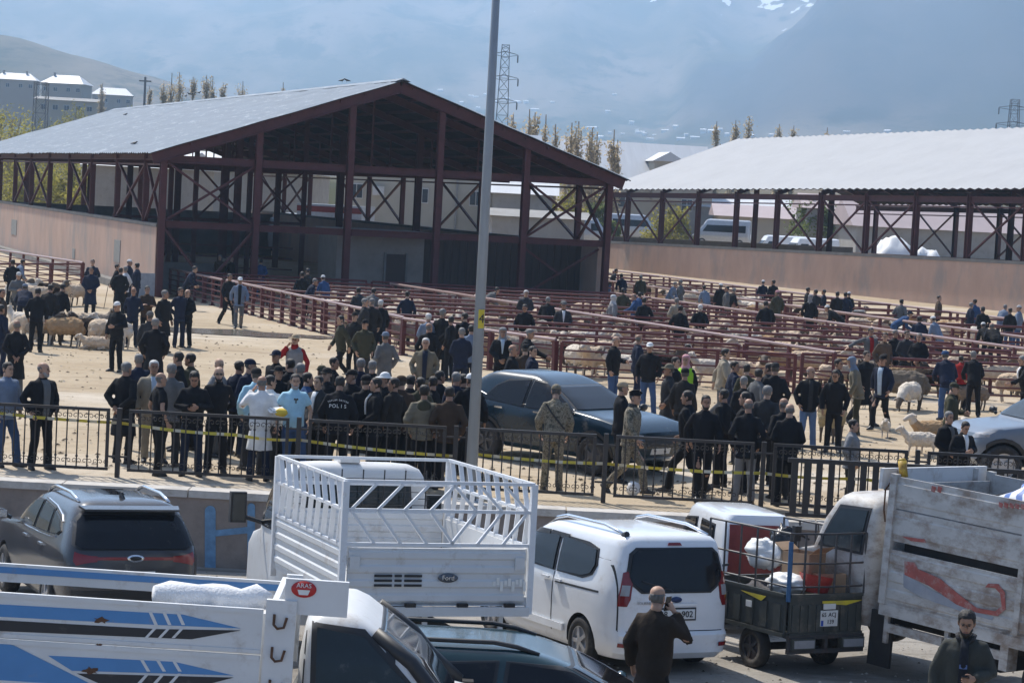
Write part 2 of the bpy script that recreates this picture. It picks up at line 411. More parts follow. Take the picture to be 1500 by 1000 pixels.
tape('barrier_tape', 'yellow barrier tape strung behind the left half of the iron fence', [(-30, 601), (175, 619), (348, 637), (438, 644), (668, 668)], 36.85)
tape('barrier_tape', 'yellow barrier tape strung behind the right half of the iron fence', [(690, 664), (888, 679), (1119, 693), (1262, 701), (1344, 705)], 36.85)

# lamp pole
M_POLE = mat('galvanised_steel', (.27, .30, .33), .5, metal=.25, var=.12, vscale=3, stretch=(1, 1, .2))
M_YEL = mat('yellow_sticker', (.62, .47, .03), .5, var=.05); M_BLK = mat('black_print', (.02, .02, .02), .5, var=0)
pb = at(690, 706, 35.98); lp = thing('lamp_pole', 'tall grey tapered lamp pole with a yellow sticker rising past the roof', 'pole', (pb.x, pb.y, 0))
mb = MB(); mb.tube([(0, 0, 0), (0, 0, 12.5)], [.096, .046], 16); mb.build('shaft', M_POLE, lp, True)
MB().box((0, 0, .015), (.42, .42, .03)).build('base_plate', M_POLE, lp)
MB().tube([(0, 0, 12.4), (.25, -.1, 13.0), (1.2, -.5, 13.2)], .04, 8).build('lamp_arm', M_POLE, lp)
MB().box((1.5, -.62, 13.2), (.75, .28, .12)).build('lamp_head', M_POLE, lp)
zs = at(709, 467, 35.98).z
st = MB()
def rpole(z): return .096+(.046-.096)*z/12.5+.004
st.grid(lambda u, v: (rpole(zs)*math.sin(-.2+u*1.25), -rpole(zs)*math.cos(-.2+u*1.25), zs-.15+.30*v), 8, 1)
sp = st.build('sticker', M_YEL, lp)
FIG = (lp, Matrix.Translation(((rpole(zs)+.004)*math.sin(.42), -(rpole(zs)+.004)*math.cos(.42), zs)) @ Matrix.Rotation(.42, 4, 'Z') @ Matrix.Rotation(R(90), 4, 'X'))

# ================================================================ SHEDS
M_RED = mat('red_oxide_steel', (.085, .022, .024), .6, metal=.1, var=.25, vscale=3, dirt_sheen=(.05, .02, .018), dirt_sheen_amt=.2)
M_PINK = mat('pink_render', (.46, .315, .245), .92, var=.12, vscale=.9, bump=.2, bscale=12, dirt_sheen=(.26, .245, .23), dirt_sheen_amt=.32, dirt_sheen_scale=.55, stretch=(1, 1, .45))
M_CURB = mat('grey_render', (.20, .19, .175), .92, var=.2, vscale=1.3, dirt_sheen=(.16, .15, .14), dirt_sheen_amt=.3)
M_ROOFL = mat('blue_grey_sheet', (.28, .32, .365), .75, spec=.06, var=.08, vscale=.6, dirt_sheen=(.60, .63, .66), dirt_sheen_amt=.16, dirt_sheen_scale=1.2, stretch=(2.2, .5, 1))  # pale flecks: reflections off the bent sheets, put into the colour
M_ROOFR = mat('pale_sheet', (.50, .50, .50), .7, spec=.08, var=.06, vscale=.5, dirt_sheen=(.40, .39, .38), dirt_sheen_amt=.05, dirt_sheen_scale=.5)
M_UNDERSIDE = mat('dark_roof_underside', (.045, .034, .030), .9, var=.3, vscale=1.5, spec=.1)  # dark brown underside; the interior's shade is also put into this colour
M_ROOM = mat('room_render', (.26, .23, .20), .9, var=.15, vscale=1.5, dirt_sheen=(.2, .18, .16), dirt_sheen_amt=.25)
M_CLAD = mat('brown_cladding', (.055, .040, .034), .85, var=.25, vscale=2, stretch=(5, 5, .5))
def ibeam(mb, p, q, w, h, up=(0, 0, 1)):
    p = Vector(p); q = Vector(q); d = (q-p).normalized(); u = Vector(up); sd_ = d.cross(u)
    if sd_.length < .01: sd_ = d.cross(Vector((1, 0, 0)))
    sd_.normalize(); u = sd_.cross(d)
    for s in (-1, 1): mb.bar(p+u*s*(h/2-.02), q+u*s*(h/2-.02), w, .04, u)
    mb.bar(p, q, .05, h-.08, u); return mb
def corrugated(mb, o, along, down, L, W, pitch, amp, up, wob=0.0):
    """sheet with real ribs running down the slope: o ridge corner, along the ridge, down the slope"""
    n = int(L/pitch); rows = []; nr = 9
    for j in range(nr+1):
        row = []
        for i in range(n*2+1):
            s = i*L/(n*2); k = (i % 2)*amp
            h = wob*noise.noise(Vector((s*.35, j*1.3, 4)))+wob*.6*noise.noise(Vector((s*1.7, j*.9, 9)))
            row.append(o+along*s+down*(W*j/nr)+up*(k+h))
        rows.append(row)
    n2 = n*2+1; vs = [p for r in rows for p in r]
    vs += [p-up*.045 for r in rows for p in r]; N = n2*(nr+1)
    fs = [(j*n2+i, j*n2+i+1, (j+1)*n2+i+1, (j+1)*n2+i) for j in range(nr) for i in range(n2-1)]
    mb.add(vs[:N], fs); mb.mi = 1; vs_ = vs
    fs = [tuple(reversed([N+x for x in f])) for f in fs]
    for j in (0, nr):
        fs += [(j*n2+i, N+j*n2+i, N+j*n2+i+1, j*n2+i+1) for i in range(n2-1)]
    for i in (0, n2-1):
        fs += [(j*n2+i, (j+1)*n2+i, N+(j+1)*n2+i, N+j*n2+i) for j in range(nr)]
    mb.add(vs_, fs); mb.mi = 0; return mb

class Frame:
    """plan frame of a shed: a along the front (u), back (v), up"""
    def __init__(s, o, u): s.o = Vector(o); s.u = Vector((*u, 0)).normalized(); s.v = Vector((-s.u.y, s.u.x, 0))
    def __call__(s, u, v, z): return s.o+s.u*u+s.v*v+Vector((0, 0, z))

# ---- left shed, gable towards the market
A0 = at(232, 430, 94); B0 = at(884, 436, 101)
FL = Frame((A0.x, A0.y, 0), (B0.x-A0.x, B0.y-A0.y)); WL = (Vector((B0.x, B0.y, 0))-Vector((A0.x, A0.y, 0))).length; LL = 68.0
ZE, ZR = at(237, 219, 94).z, at(582, 121, 97.5).z
ZB1, ZB2 = at(240, 328, 94).z, at(240, 232, 94).z
S1 = thing('livestock_shed', 'open livestock shed with red steel gable facing the market and blue-grey metal roof', 'shed', FL.o)
S1.rotation_euler = (0, 0, math.atan2(FL.u.y, FL.u.x))
def V3(u, v, z): return Vector((u, v, z))
def roofz(u): return ZE+(ZR-ZE)*(1-abs(u-WL/2)/(WL/2))
for k in range(6):
    u = WL*k/5; mb = MB(); ibeam(mb, V3(u, 0, 0), V3(u, 0, max(ZB2, roofz(u)-.25)), .27, .30, (0, 1, 0)); mb.build('post', M_RED, S1)
for z, h in ((ZB1, .34), (ZB2, .36)):
    for k in range(5):
        if z == ZB1 or True:
            ibeam(MB(), V3(WL*k/5+.18, 0, z), V3(WL*(k+1)/5-.18, 0, z), .18, h*.85).build('beam', M_RED, S1)
for sg in (0, 1):
    u0, u1 = (-.55, WL/2) if sg == 0 else (WL+.55, WL/2)
    z0 = roofz(0)-.55*(ZR-ZE)/(WL/2)
    ibeam(MB(), V3(u0, -.30, z0-.22), V3(u1, -.30, ZR-.22), .2, .46, (0, 0, 1)).build('rafter', M_RED, S1)
def brace(p, q, w=.12): MB().bar(p, q, w, .1).build('brace', M_RED, S1)
def xbay(ua, va, ub, vb, z0, z1, par=None, m=None, w=.12):
    for za, zb in ((z0, z1), (z1, z0)):
        MB().bar(V3(ua, va, za), V3(ub, vb, zb), w, .09).build('brace', m or M_RED, par or S1)
for k in (0, 4): xbay(WL*k/5+.15, .02, WL*(k+1)/5-.15, .02, ZB1+.15, ZB2-.15)
brace(V3(.15, .02, 2.85), V3(WL*.1, .02, .6)); brace(V3(WL*.2-.15, .02, 2.85), V3(WL*.1, .02, .6))
brace(V3(WL*.8+.1, .4, .5), V3(WL-.2, .4, 2.8), .1); brace(V3(WL*.8+.1, .44, 2.8), V3(WL*.9, .44, 1.6), .1)
# side walls with posts and braces
t0 = 3.6; ts = [t0+6.8*i for i in range(10)]
for u, mt in ((0, M_PINK), (WL, M_PINK)):
    y0 = .25 if u == 0 else .6
    MB().box((u, (LL+y0)/2, 1.46), (.3, LL-y0, 2.88)).build('side_wall', mt, S1)
    MB().box((u, (LL+y0)/2, 2.98), (.36, LL-y0+.04, .14)).build('wall_coping', M_CURB, S1)
    MB().box((u-(.42 if u == 0 else -.42), (LL+y0)/2, .16), (.5, LL-y0, .32)).build('plinth', M_CURB, S1)
    for i, t in enumerate(ts):
        ibeam(MB(), V3(u, t, 3.05), V3(u, t, ZE-.1), .24, .24, (0, 1, 0)).build('post', M_RED, S1)
        if i and i not in (2, 4, 7): xbay(u, ts[i-1]+.12, u, t-.12, 3.15, ZE-.55)
    xbay(u, .2, u, t0-.12, 3.15, ZE-.55)
    ibeam(MB(), V3(u, .1, ZE-.28), V3(u, LL, ZE-.28), .2, .3).build('beam', M_RED, S1)
    MB().bar(V3(u, .1, ZE-.62), V3(u, LL, ZE-.62), .08, .08).build('rail', M_RED, S1)
M_PATCH = mat('grey_patch_render', (.25, .25, .235), .9, var=.2)
for t_, z_, w_, h_ in ((9.0, 1.55, 1.5, 1.0), (43, 1.6, 2.2, .9), (21, .95, .8, .5)):
    MB().box((-.16, t_, z_), (.03, w_, h_)).build('repair_patch', M_PATCH, S1)
# back gable, inner columns, trusses, purlins
for k in range(6): ibeam(MB(), V3(WL*k/5, LL, 0), V3(WL*k/5, LL, roofz(WL*k/5)-.25), .3, .3, (0, 1, 0)).build('post', M_RED, S1)
for u in (2.9, 4.1, 5.4, 6.7, 9.4): ibeam(MB(), V3(u, 12.5, 0), V3(u, 12.5, roofz(u)-.3), .20, .24, (0, 1, 0)).build('column', M_RED, S1)
xbay(4.2, 12.5, 6.6, 12.5, 3.2, 5.6, w=.08); xbay(6.8, 12.5, 9.3, 12.5, 3.2, 5.6, w=.08)
MB().bar(V3(.2, 12.5, 5.7), V3(WL-.2, 12.5, 5.7), .1, .14).bar(V3(.2, 12.5, 3.1), V3(9.4, 12.5, 3.1), .1, .14).build('inner_beam', M_RED, S1)
for t in (10.4, 24, 37.6, 51.2):
    for u in (WL*.28, WL*.72): ibeam(MB(), V3(u, t, 0), V3(u, t, roofz(u)-.3), .3, .3, (0, 1, 0)).build('column', M_RED, S1)
for t in [t0+6.8*i for i in range(10)]:
    for uu in (0, WL):
        ibeam(MB(), V3(uu, t, ZE-.2), V3(WL/2, t, ZR-.25), .16, .34).build('rafter', M_RED, S1)
    MB().bar(V3(0, t, ZB2), V3(WL, t, ZB2), .1, .16).build('tie_beam', M_RED, S1)
    for f in (.25, .5, .75): MB().bar(V3(WL*f, t, ZB2), V3(WL*f, t, roofz(WL*f)-.3), .08, .08).build('strut', M_RED, S1)
for i in range(1, 10):
    for sg in (0, 1):
        u = WL/2*i/9.5 if sg == 0 else WL-WL/2*i/9.5
        MB().bar(V3(u, -.4, roofz(u)-.06), V3(u, LL, roofz(u)-.06), .08, .12).build('purlin', M_RED, S1)
sl = Vector((WL/2+.75, 0, -(ZR-ZE)*(WL/2+.75)/(WL/2))); sw = sl.length; dn = sl.normalized(); upn = Vector((-dn.z, 0, dn.x))
for sg in (1, -1):
    d_ = Vector((dn.x*sg, 0, dn.z)); un = Vector((abs(dn.z)*sg, 0, abs(dn.x)))
    mb = MB(); corrugated(mb, V3(WL/2+.02*sg, -.6, ZR+.06), Vector((0, 1, 0)), d_, LL+1.2, sw, .5, .06, un, .05)
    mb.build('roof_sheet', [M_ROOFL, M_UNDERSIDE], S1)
MB().prism([V3(WL/2-.35, -.62, ZR+.02), V3(WL/2, -.62, ZR+.17), V3(WL/2+.35, -.62, ZR+.02), V3(WL/2, -.62, ZR+.11)], (0, LL+1.2, 0)).build('ridge_cap', M_ROOFL, S1)
# room and cladding under the mid beam, set back from the gable
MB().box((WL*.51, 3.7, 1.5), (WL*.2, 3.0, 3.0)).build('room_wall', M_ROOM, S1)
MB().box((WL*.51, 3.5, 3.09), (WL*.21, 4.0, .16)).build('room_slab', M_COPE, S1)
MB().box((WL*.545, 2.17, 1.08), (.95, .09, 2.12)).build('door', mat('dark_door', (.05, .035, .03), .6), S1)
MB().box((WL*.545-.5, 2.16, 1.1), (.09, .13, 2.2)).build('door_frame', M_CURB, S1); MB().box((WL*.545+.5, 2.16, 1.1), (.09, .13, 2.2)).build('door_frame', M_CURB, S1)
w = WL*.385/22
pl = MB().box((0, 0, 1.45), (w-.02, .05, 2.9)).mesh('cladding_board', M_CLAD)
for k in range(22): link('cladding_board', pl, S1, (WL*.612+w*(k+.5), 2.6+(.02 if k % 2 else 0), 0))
MB().box((WL*.5, LL-8, 1.45), (WL-.5, .2, 2.9)).build('back_wall', M_CURB, S1)
# inside the left bays: low stalls and a board
MB().box((WL*.1, 5.0, .7), (WL*.18, .12, 1.2)).build('stall_board', M_CURB, S1)
for k in range(3): MB().bar(V3(.4, 9, 1.0+.5*k), V3(WL*.4, 9, 1.0+.5*k), .07, .07).build('stall_rail', M_RED, S1)
# grey site sheet at the wall corner
tag(MB().box(FL(-.75, -.4, .5), (1.0, .06, 1.0), Matrix.Rotation(math.atan2(FL.u.y, FL.u.x), 3, 'Z')).build('metal_sheet', mat('sheet_grey', (.30, .33, .37), .5, metal=.4, var=.2)), 'grey metal sheet leaning at the corner post of the gabled shed', 'sheet')

# ---- right shed, long side towards the market
PA = at(895, 354, 169); PB = at(1500, 384, 125)
ax = Vector((PB.x-PA.x, PB.y-PA.y, 0)); LR0 = ax.length; ax.normalize()
FR = Frame((PA.x, PA.y, 0), (ax.x, ax.y)); LR = LR0+22
S2 = thing('livestock_shed', 'long livestock shed with pale ribbed roof above a pink wall, right of the gabled shed', 'shed', FR.o)
S2.rotation_euler = (0, 0, math.atan2(ax.y, ax.x))
zwA, zwB = PA.z, PB.z; zeA, zeB = at(895, 277, 169).z, at(1500, 282, 125).z
zo = lambda s, a, b: a+(b-a)*s/LR0
def zw(s): return zo(s, zwA, zwB)
def ze(s): return zo(s, zeA, zeB)
HS = 11.0
zrA = at(1084, 206, 173.6).z; zrB = zrA+.7*LR0/35
def zr(s): return zo(s, zrA, zrB)
s0, s1 = -.4, LR
MB().prism([V3(s0, -.12, -.5), V3(s1, -.12, -.5), V3(s1, -.12, zw(s1)-.14), V3(s0, -.12, zw(s0)-.14)], (0, .24, 0)).build('side_wall', M_PINK, S2)
MB().prism([V3(s0, -.16, zw(s0)-.138), V3(s1, -.16, zw(s1)-.138), V3(s1, -.16, zw(s1)+.05), V3(s0, -.16, zw(s0)+.05)], (0, .32, 0)).build('wall_coping', M_CURB, S2)
MB().prism([V3(s0, 2*HS-.12, -.5), V3(s1, 2*HS-.12, -.5), V3(s1, 2*HS-.12, zw(s1)), V3(s0, 2*HS-.12, zw(s0))], (0, .24, 0)).build('side_wall', M_PINK, S2)
MB().box((s0-.0, HS, 1.1), (.24, 2*HS-.3, 2.6)).build('end_wall', M_CURB, S2)
ps = [2.4+5.15*i for i in range(-0, 14)]; ps = [p for p in ps if p < LR]
for i, s in enumerate(ps):
    for y in (0, 2*HS):
        ibeam(MB(), V3(s, y, zw(s)), V3(s, y, ze(s)-.1), .3, .3, (1, 0, 0)).build('post', M_RED, S2)
        if i and i-1 in ((0, 1, 4, 5, 6, 8, 9, 11) if y == 0 else (1, 3, 6, 7, 10)):
            xbay(ps[i-1]+.15, y, s-.15, y, zw(s)+.1, ze(s)-.6, S2)
    ibeam(MB(), V3(s, HS, 0), V3(s, HS, zr(s)-.4), .3, .3, (1, 0, 0)).build('column', M_RED, S2) if i % 2 == 0 else None
    for y in (0, 2*HS): ibeam(MB(), V3(s, y, ze(s)-.15), V3(s, HS, zr(s)-.2), .16, .32).build('rafter', M_RED, S2)
xbay(.1, 0, ps[0]-.15, 0, zw(0)+.1, ze(0)-.6, S2)
for y in (0, 2*HS):
    ibeam(MB(), V3(s0, y, ze(s0)-.42), V3(s1, y, ze(s1)-.42), .2, .36).build('beam', M_RED, S2)
    MB().bar(V3(s0, y, ze(s0)-.85), V3(s1, y, ze(s1)-.85), .08, .08).build('rail', M_RED, S2)
for sg in (1, -1):
    ridge0 = V3(s0-.6, HS, zr(s0)+.1); ridge1 = V3(s1, HS, zr(s1)+.1)
    al = (ridge1-ridge0); Lr = al.length; al.normalize()
    e0 = V3(s0-.6, HS-sg*(HS+.8), ze(s0)-.10); dv = e0-ridge0; Wd = dv.length; dv.normalize()
    un = al.cross(dv)*(-1 if sg == 1 else 1); un = un if un.z > 0 else -un
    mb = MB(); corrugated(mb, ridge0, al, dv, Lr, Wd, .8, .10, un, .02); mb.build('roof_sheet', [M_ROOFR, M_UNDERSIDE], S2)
for i in range(1, 8):
    f = i/7.5
    for sg in (0, 1):
        y = HS*(1-f) if sg == 0 else HS*(1+f)
        MB().bar(V3(s0, y, zr(s0)+(ze(s0)-zr(s0))*f-.08), V3(s1, y, zr(s1)+(ze(s1)-zr(s1))*f-.08), .08, .1).build('purlin', M_RED, S2)

# ================================================================ VEHICLES
def paint(name, c, rough=.22, dirt_sheen=.06, dcol=(.33, .29, .24), coat=.6, metal=.0):
    return mat(name, c, rough, metal=metal, var=.05, vscale=2, dirt_sheen=dcol, dirt_sheen_amt=dirt_sheen, dirt_sheen_scale=3, coat=coat)
M_GLASS = mat('tinted_glass', (.010, .011, .014), .06, var=.1, spec=.35, dirt_sheen=(.10, .09, .08), dirt_sheen_amt=.03, dirt_sheen_scale=5)
M_GLASSL = mat('dusty_glass', (.02, .027, .03), .10, var=.2, spec=.4, dirt_sheen=(.22, .21, .19), dirt_sheen_amt=.06, dirt_sheen_scale=3)
M_RUBBER = mat('tyre_rubber', (.028, .026, .025), .85, var=.25, dirt_sheen=(.12, .10, .08), dirt_sheen_amt=.25, dirt_sheen_scale=6)
M_TRIM = mat('black_trim', (.022, .022, .024), .5, var=.15, dirt_sheen=(.10, .09, .08), dirt_sheen_amt=.08)
M_ALLOY = mat('alloy_rim', (.42, .42, .43), .35, metal=.6, var=.1, dirt_sheen=(.15, .13, .11), dirt_sheen_amt=.15)
M_DRIM = mat('dark_alloy_rim', (.09, .09, .095), .4, metal=.4, var=.1, dirt_sheen=(.15, .13, .11), dirt_sheen_amt=.15)
M_CHROME = mat('bright_metal', (.75, .76, .78), .15, metal=.9, var=.03)
M_LAMPR = mat('red_lamp', (.20, .008, .01), .12, var=.1, coat=.5); M_LAMPW = mat('clear_lamp', (.32, .32, .33), .1, var=.1, coat=.5)
M_PLATE = mat('white_plate', (.72, .72, .70), .4, var=.05, dirt_sheen=(.3, .28, .25), dirt_sheen_amt=.08)
M_UNDER = mat('underbody', (.03, .028, .027), .9, var=.3)
M_WHITE = paint('white_car_paint', (.78, .79, .80), dirt_sheen=.10, dcol=(.48, .44, .38))
M_WTRUCK = mat('worn_white_truck', (.66, .66, .65), .45, var=.07, vscale=2, dirt_sheen=(.30, .22, .15), dirt_sheen_amt=.15, dirt_sheen_scale=3.5, bump=.08, bscale=9)
M_WRUSTY = mat('rusty_white_truck', (.47, .46, .44), .6, var=.18, vscale=2, dirt_sheen=(.19, .13, .09), dirt_sheen_amt=.44, dirt_sheen_scale=2.6, bump=.15, bscale=9, stretch=(1, 1, 1.6))
M_CAGE = mat('white_cage_paint', (.72, .73, .74), .45, var=.06, dirt_sheen=(.32, .24, .17), dirt_sheen_amt=.10, dirt_sheen_scale=6)

def text_mesh(name, body, size, m, parent, M, depth=.003, align='CENTER', spacing=1.0):
    cu = bpy.data.curves.new('t', 'FONT'); cu.body = body; cu.size = size; cu.align_x = align; cu.align_y = 'CENTER'; cu.extrude = depth; cu.space_character = spacing; cu.resolution_u = 3
    o = bpy.data.objects.new('t', cu); col.objects.link(o); dg = bpy.context.evaluated_depsgraph_get()
    me = bpy.data.meshes.new_from_object(o.evaluated_get(dg), depsgraph=dg); bpy.data.objects.remove(o); bpy.data.curves.remove(cu)
    me.materials.clear(); me.materials.append(m)
    t = link(name, me, parent); t.matrix_local = M; return t

text_mesh('figure', '4', .20, M_BLK, FIG[0], FIG[1])
def place(o, x, y, heading, z=None):
    """heading: degrees counter-clockwise from +X; vehicles on the street follow its slope"""
    on = y < WALL_Y
    zz = (street_z(x, y) if on else 0.0) if z is None else z
    up = Vector((0, .039, 1)).normalized() if on and z is None else Vector((0, 0, 1))
    f = Vector((math.cos(R(heading)), math.sin(R(heading)), 0)); f = (f-up*f.dot(up)).normalized(); l = up.cross(f)
    M = Matrix((f, l, up)).transposed().to_4x4(); M.translation = (x, y, zz)
    o.matrix_world = M; return o

class Hull:
    def __init__(s, levels, n=9): s.lv = [(l if len(l) == 5 else (*l, n)) for l in levels]
    def L(s, z):
        lv = s.lv
        if z <= lv[0][0]: return lv[0]
        for a, b in zip(lv, lv[1:]):
            if z <= b[0]:
                t = (z-a[0])/(b[0]-a[0]); return tuple(p+(q-p)*t for p, q in zip(a, b))
        return lv[-1]
    def loop(s, z, t):
        _, xf, xr, w, n = s.L(z); a = (xf-xr)/2; xc = (xf+xr)/2; c, q = math.cos(t), math.sin(t)
        return Vector((xc+a*math.copysign(abs(c)**(2/n), c), w*math.copysign(abs(q)**(2/n), q), z))
    def side(s, x, z, sg=1, e=.004):
        _, xf, xr, w, n = s.L(z); a = (xf-xr)/2; xc = (xf+xr)/2; x = max(xc-a*.93, min(xc+a*.93, x)); k = abs(x-xc)/a
        return Vector((x, sg*(w*(1-k**n)**(1/n)+e), z))
    def end(s, y, z, sg=-1, e=.004):
        _, xf, xr, w, n = s.L(z); a = (xf-xr)/2; k = min(1, abs(y)/w)
        return Vector(((xf+xr)/2+sg*(a*(1-k**n)**(1/n)+e), y, z))
    def corner(s, t, z, e=.006):
        p = s.loop(z, t); q = s.loop(z, t+.01)-s.loop(z, t-.01); n = Vector((q.y, -q.x, 0)).normalized(); return p+n*e
    def body(s, name, m, parent, wells=(), N=84):
        mb = MB(); ts = []
        for i in range(N):
            ts.append(2*math.pi*(i+.5)/N)
        zs = []
        for a, b in zip(s.lv, s.lv[1:]):
            k = max(1, int((b[0]-a[0])/.08)); zs += [a[0]+(b[0]-a[0])*i/k for i in range(k)]
        zs.append(s.lv[-1][0])
        mb.rings([[s.loop(z, t) for t in ts] for z in zs]); me = mb.mesh(name, [m, M_UNDER])
        if wells:
            o = bpy.data.objects.new('tmp', me); col.objects.link(o); c = MB()
            for x, r, w in wells:
                for sg in (-1, 1): c.tube([(x, sg*(w-.28), r*.98), (x, sg*(w+.3), r*.98)], r+.055, 28, front=(1, 0, 0))
            cm = c.mesh('tmpc', [M_UNDER]); co = bpy.data.objects.new('tmpc', cm); col.objects.link(co)
            md = o.modifiers.new('b', 'BOOLEAN'); md.object = co; md.operation = 'DIFFERENCE'; md.solver = 'EXACT'; md.material_mode = 'TRANSFER'
            dg = bpy.context.evaluated_depsgraph_get(); res = bpy.data.meshes.new_from_object(o.evaluated_get(dg), depsgraph=dg)
            bpy.data.objects.remove(o); bpy.data.objects.remove(co); me = res
        smooth_by_angle(me, 34)
        return link(name, me, parent)
    def panel(s, name, poly, fn, m, parent, e=.006, cuts=5, depth=.012):
        """polygon given in surface coordinates, laid over the hull a few mm proud with real edges"""
        bm = bmesh.new(); big = max(abs(p[0]-q[0])+abs(p[1]-q[1]) for p in poly for q in poly) > .5
        if len(poly) == 4 and big:
            n = 16; a, b, c, d = [Vector(p) for p in poly]
            g = [[bm.verts.new((lambda v: (v.x, 0, v.y))(a.lerp(b, i/n).lerp(d.lerp(c, i/n), j/n))) for i in range(n+1)] for j in range(n+1)]
            for j in range(n):
                for i in range(n): bm.faces.new((g[j][i], g[j][i+1], g[j+1][i+1], g[j+1][i]))
            cuts = 0
        else:
            vs = [bm.verts.new((p[0], 0, p[1])) for p in poly]; bm.faces.new(vs)
            bmesh.ops.triangulate(bm, faces=bm.faces)
        for _ in range(cuts):
            lng = [ed for ed in bm.edges if ed.calc_length() > .075]
            if lng: bmesh.ops.subdivide_edges(bm, edges=lng, cuts=1, use_grid_fill=False); bmesh.ops.triangulate(bm, faces=bm.faces)
        uv = {v: (v.co.x, v.co.z) for v in bm.verts}
        inner = {}
        bed = [ed for ed in bm.edges if len(ed.link_faces) == 1]
        for v in list(uv): v.co = fn(*uv[v], e)
        for ed in bed:
            for v in ed.verts:
                if v not in inner: inner[v] = bm.verts.new(fn(*uv[v], e-depth))
        for ed in bed:
            a, b = ed.verts; bm.faces.new((a, b, inner[b], inner[a]))
        bmesh.ops.recalc_face_normals(bm, faces=bm.faces)
        me = bpy.data.meshes.new(name); bm.to_mesh(me); bm.free(); me.materials.append(m); smooth_by_angle(me, 30)
        return link(name, me, parent)
def sidefn(h, sg): return lambda x, z, e: h.side(x, z, sg, e)
def rearfn(h): return lambda y, z, e: h.end(y, z, -1, e)
def frontfn(h): return lambda y, z, e: h.end(y, z, 1, e)
def cornfn(h): return lambda t, z, e: h.corner(t, z, e)
def inset(poly, d):
    cx = sum(p[0] for p in poly)/len(poly); cz = sum(p[1] for p in poly)/len(poly); out = []
    for x, z in poly:
        v = Vector((x-cx, z-cz)); l = v.length; v *= max(.1, (l-d*1.3)/l); out.append((cx+v.x, cz+v.y))
    return out
def window(h, poly, fn, parent, glass=None, name='window', frame=.03):
    f = h.panel(name, poly, fn, M_TRIM, parent, .012)
    h.panel('pane', inset(poly, frame), fn, glass or M_GLASS, f, .026, depth=.03)
    return f
WH = {}
def wheel(parent, x, y, r, w=.2, rim=None, sp=5, name='wheel'):
    key = (r, w, sp, rim.name if rim else '')
    if key not in WH:
        prof = [(r*.62, -w*.5), (r*.9, -w*.5), (r*.985, -w*.36), (r, -w*.15), (r, w*.15), (r*.985, w*.36), (r*.9, w*.5), (r*.62, w*.5), (r*.6, 0)]
        N = 32; mb = MB(); vs = [(p[0]*math.cos(2*math.pi*k/N), p[1], p[0]*math.sin(2*math.pi*k/N)) for k in range(N) for p in prof]; P = len(prof)
        mb.add(vs, [(k*P+j, k*P+(j+1) % P, ((k+1) % N)*P+(j+1) % P, ((k+1) % N)*P+j) for k in range(N) for j in range(P)])
        ty = mb.mesh('tyre', M_RUBBER, True)
        mb = MB(); mb.tube([(0, -w*.30, 0), (0, w*.30, 0)], r*.6, 24, front=(1, 0, 0)); mb.tube([(0, -w*.47, 0), (0, w*.47, 0)], r*.16, 10, front=(1, 0, 0))
        for k in range(sp):
            a = 2*math.pi*k/sp; q = Vector((math.cos(a), 0, math.sin(a)))
            for sg in (-1, 1): mb.bar(q*r*.1+Vector((0, sg*w*.40, 0)), q*r*.6+Vector((0, sg*w*.36, 0)), r*.17, w*.16, up=(0, 1, 0))
        N = 28
        for sg in (-1, 1):
            mb.rings([[(rr*math.cos(2*math.pi*k/N), yy, rr*math.sin(2*math.pi*k/N)) for k in range(N)] for rr, yy in ((r*.56, sg*w*.3), (r*.58, sg*w*.46), (r*.63, sg*w*.47), (r*.63, sg*w*.3))], cap=False)
        WH[key] = (ty, mb.mesh('rim', rim or M_ALLOY))
    t = link(name, WH[key][0], parent, (x, y, r)); link('rim', WH[key][1], t); return t

def roof_rail(h, parent, x0, x1, y, m, z_end, lift=.07):
    for sg in (-1, 1):
        pts = []
        for k in range(9):
            t = k/8; x = x0+(x1-x0)*t
            # height of the hull roof at (x, y)
            z = z_end
            for i in range(90):
                zz = z_end+.25-i*.005; _, xf, xr, w, n = h.L(zz); a = (xf-xr)/2; kx = abs(x-(xf+xr)/2)/a
                if zz < h.lv[-1][0] and kx < 1 and w*(1-kx**n)**(1/n) >= y: z = zz; break
            pts.append((x, sg*y, z+lift*min(1, 4*t, 4*(1-t))+.012))
        MB().tube(pts, [.018]+[.024]*7+[.018], 8).build('roof_rail', m, parent, True)
def mirror(parent, x, y, z, m, s=1):
    sg = 1 if y > 0 else -1
    o = MB().tube([(x, y-sg*.1, z-.04), (x, y, z)], .03, 8).ball((x, y+sg*.05, z+.02), (.06, .10, .07), 12, 8).build('mirror', m, parent, True)
    MB().box((x-.055, y+sg*.05, z+.02), (.012, .15, .10)).build('mirror_glass', M_CHROME, o)

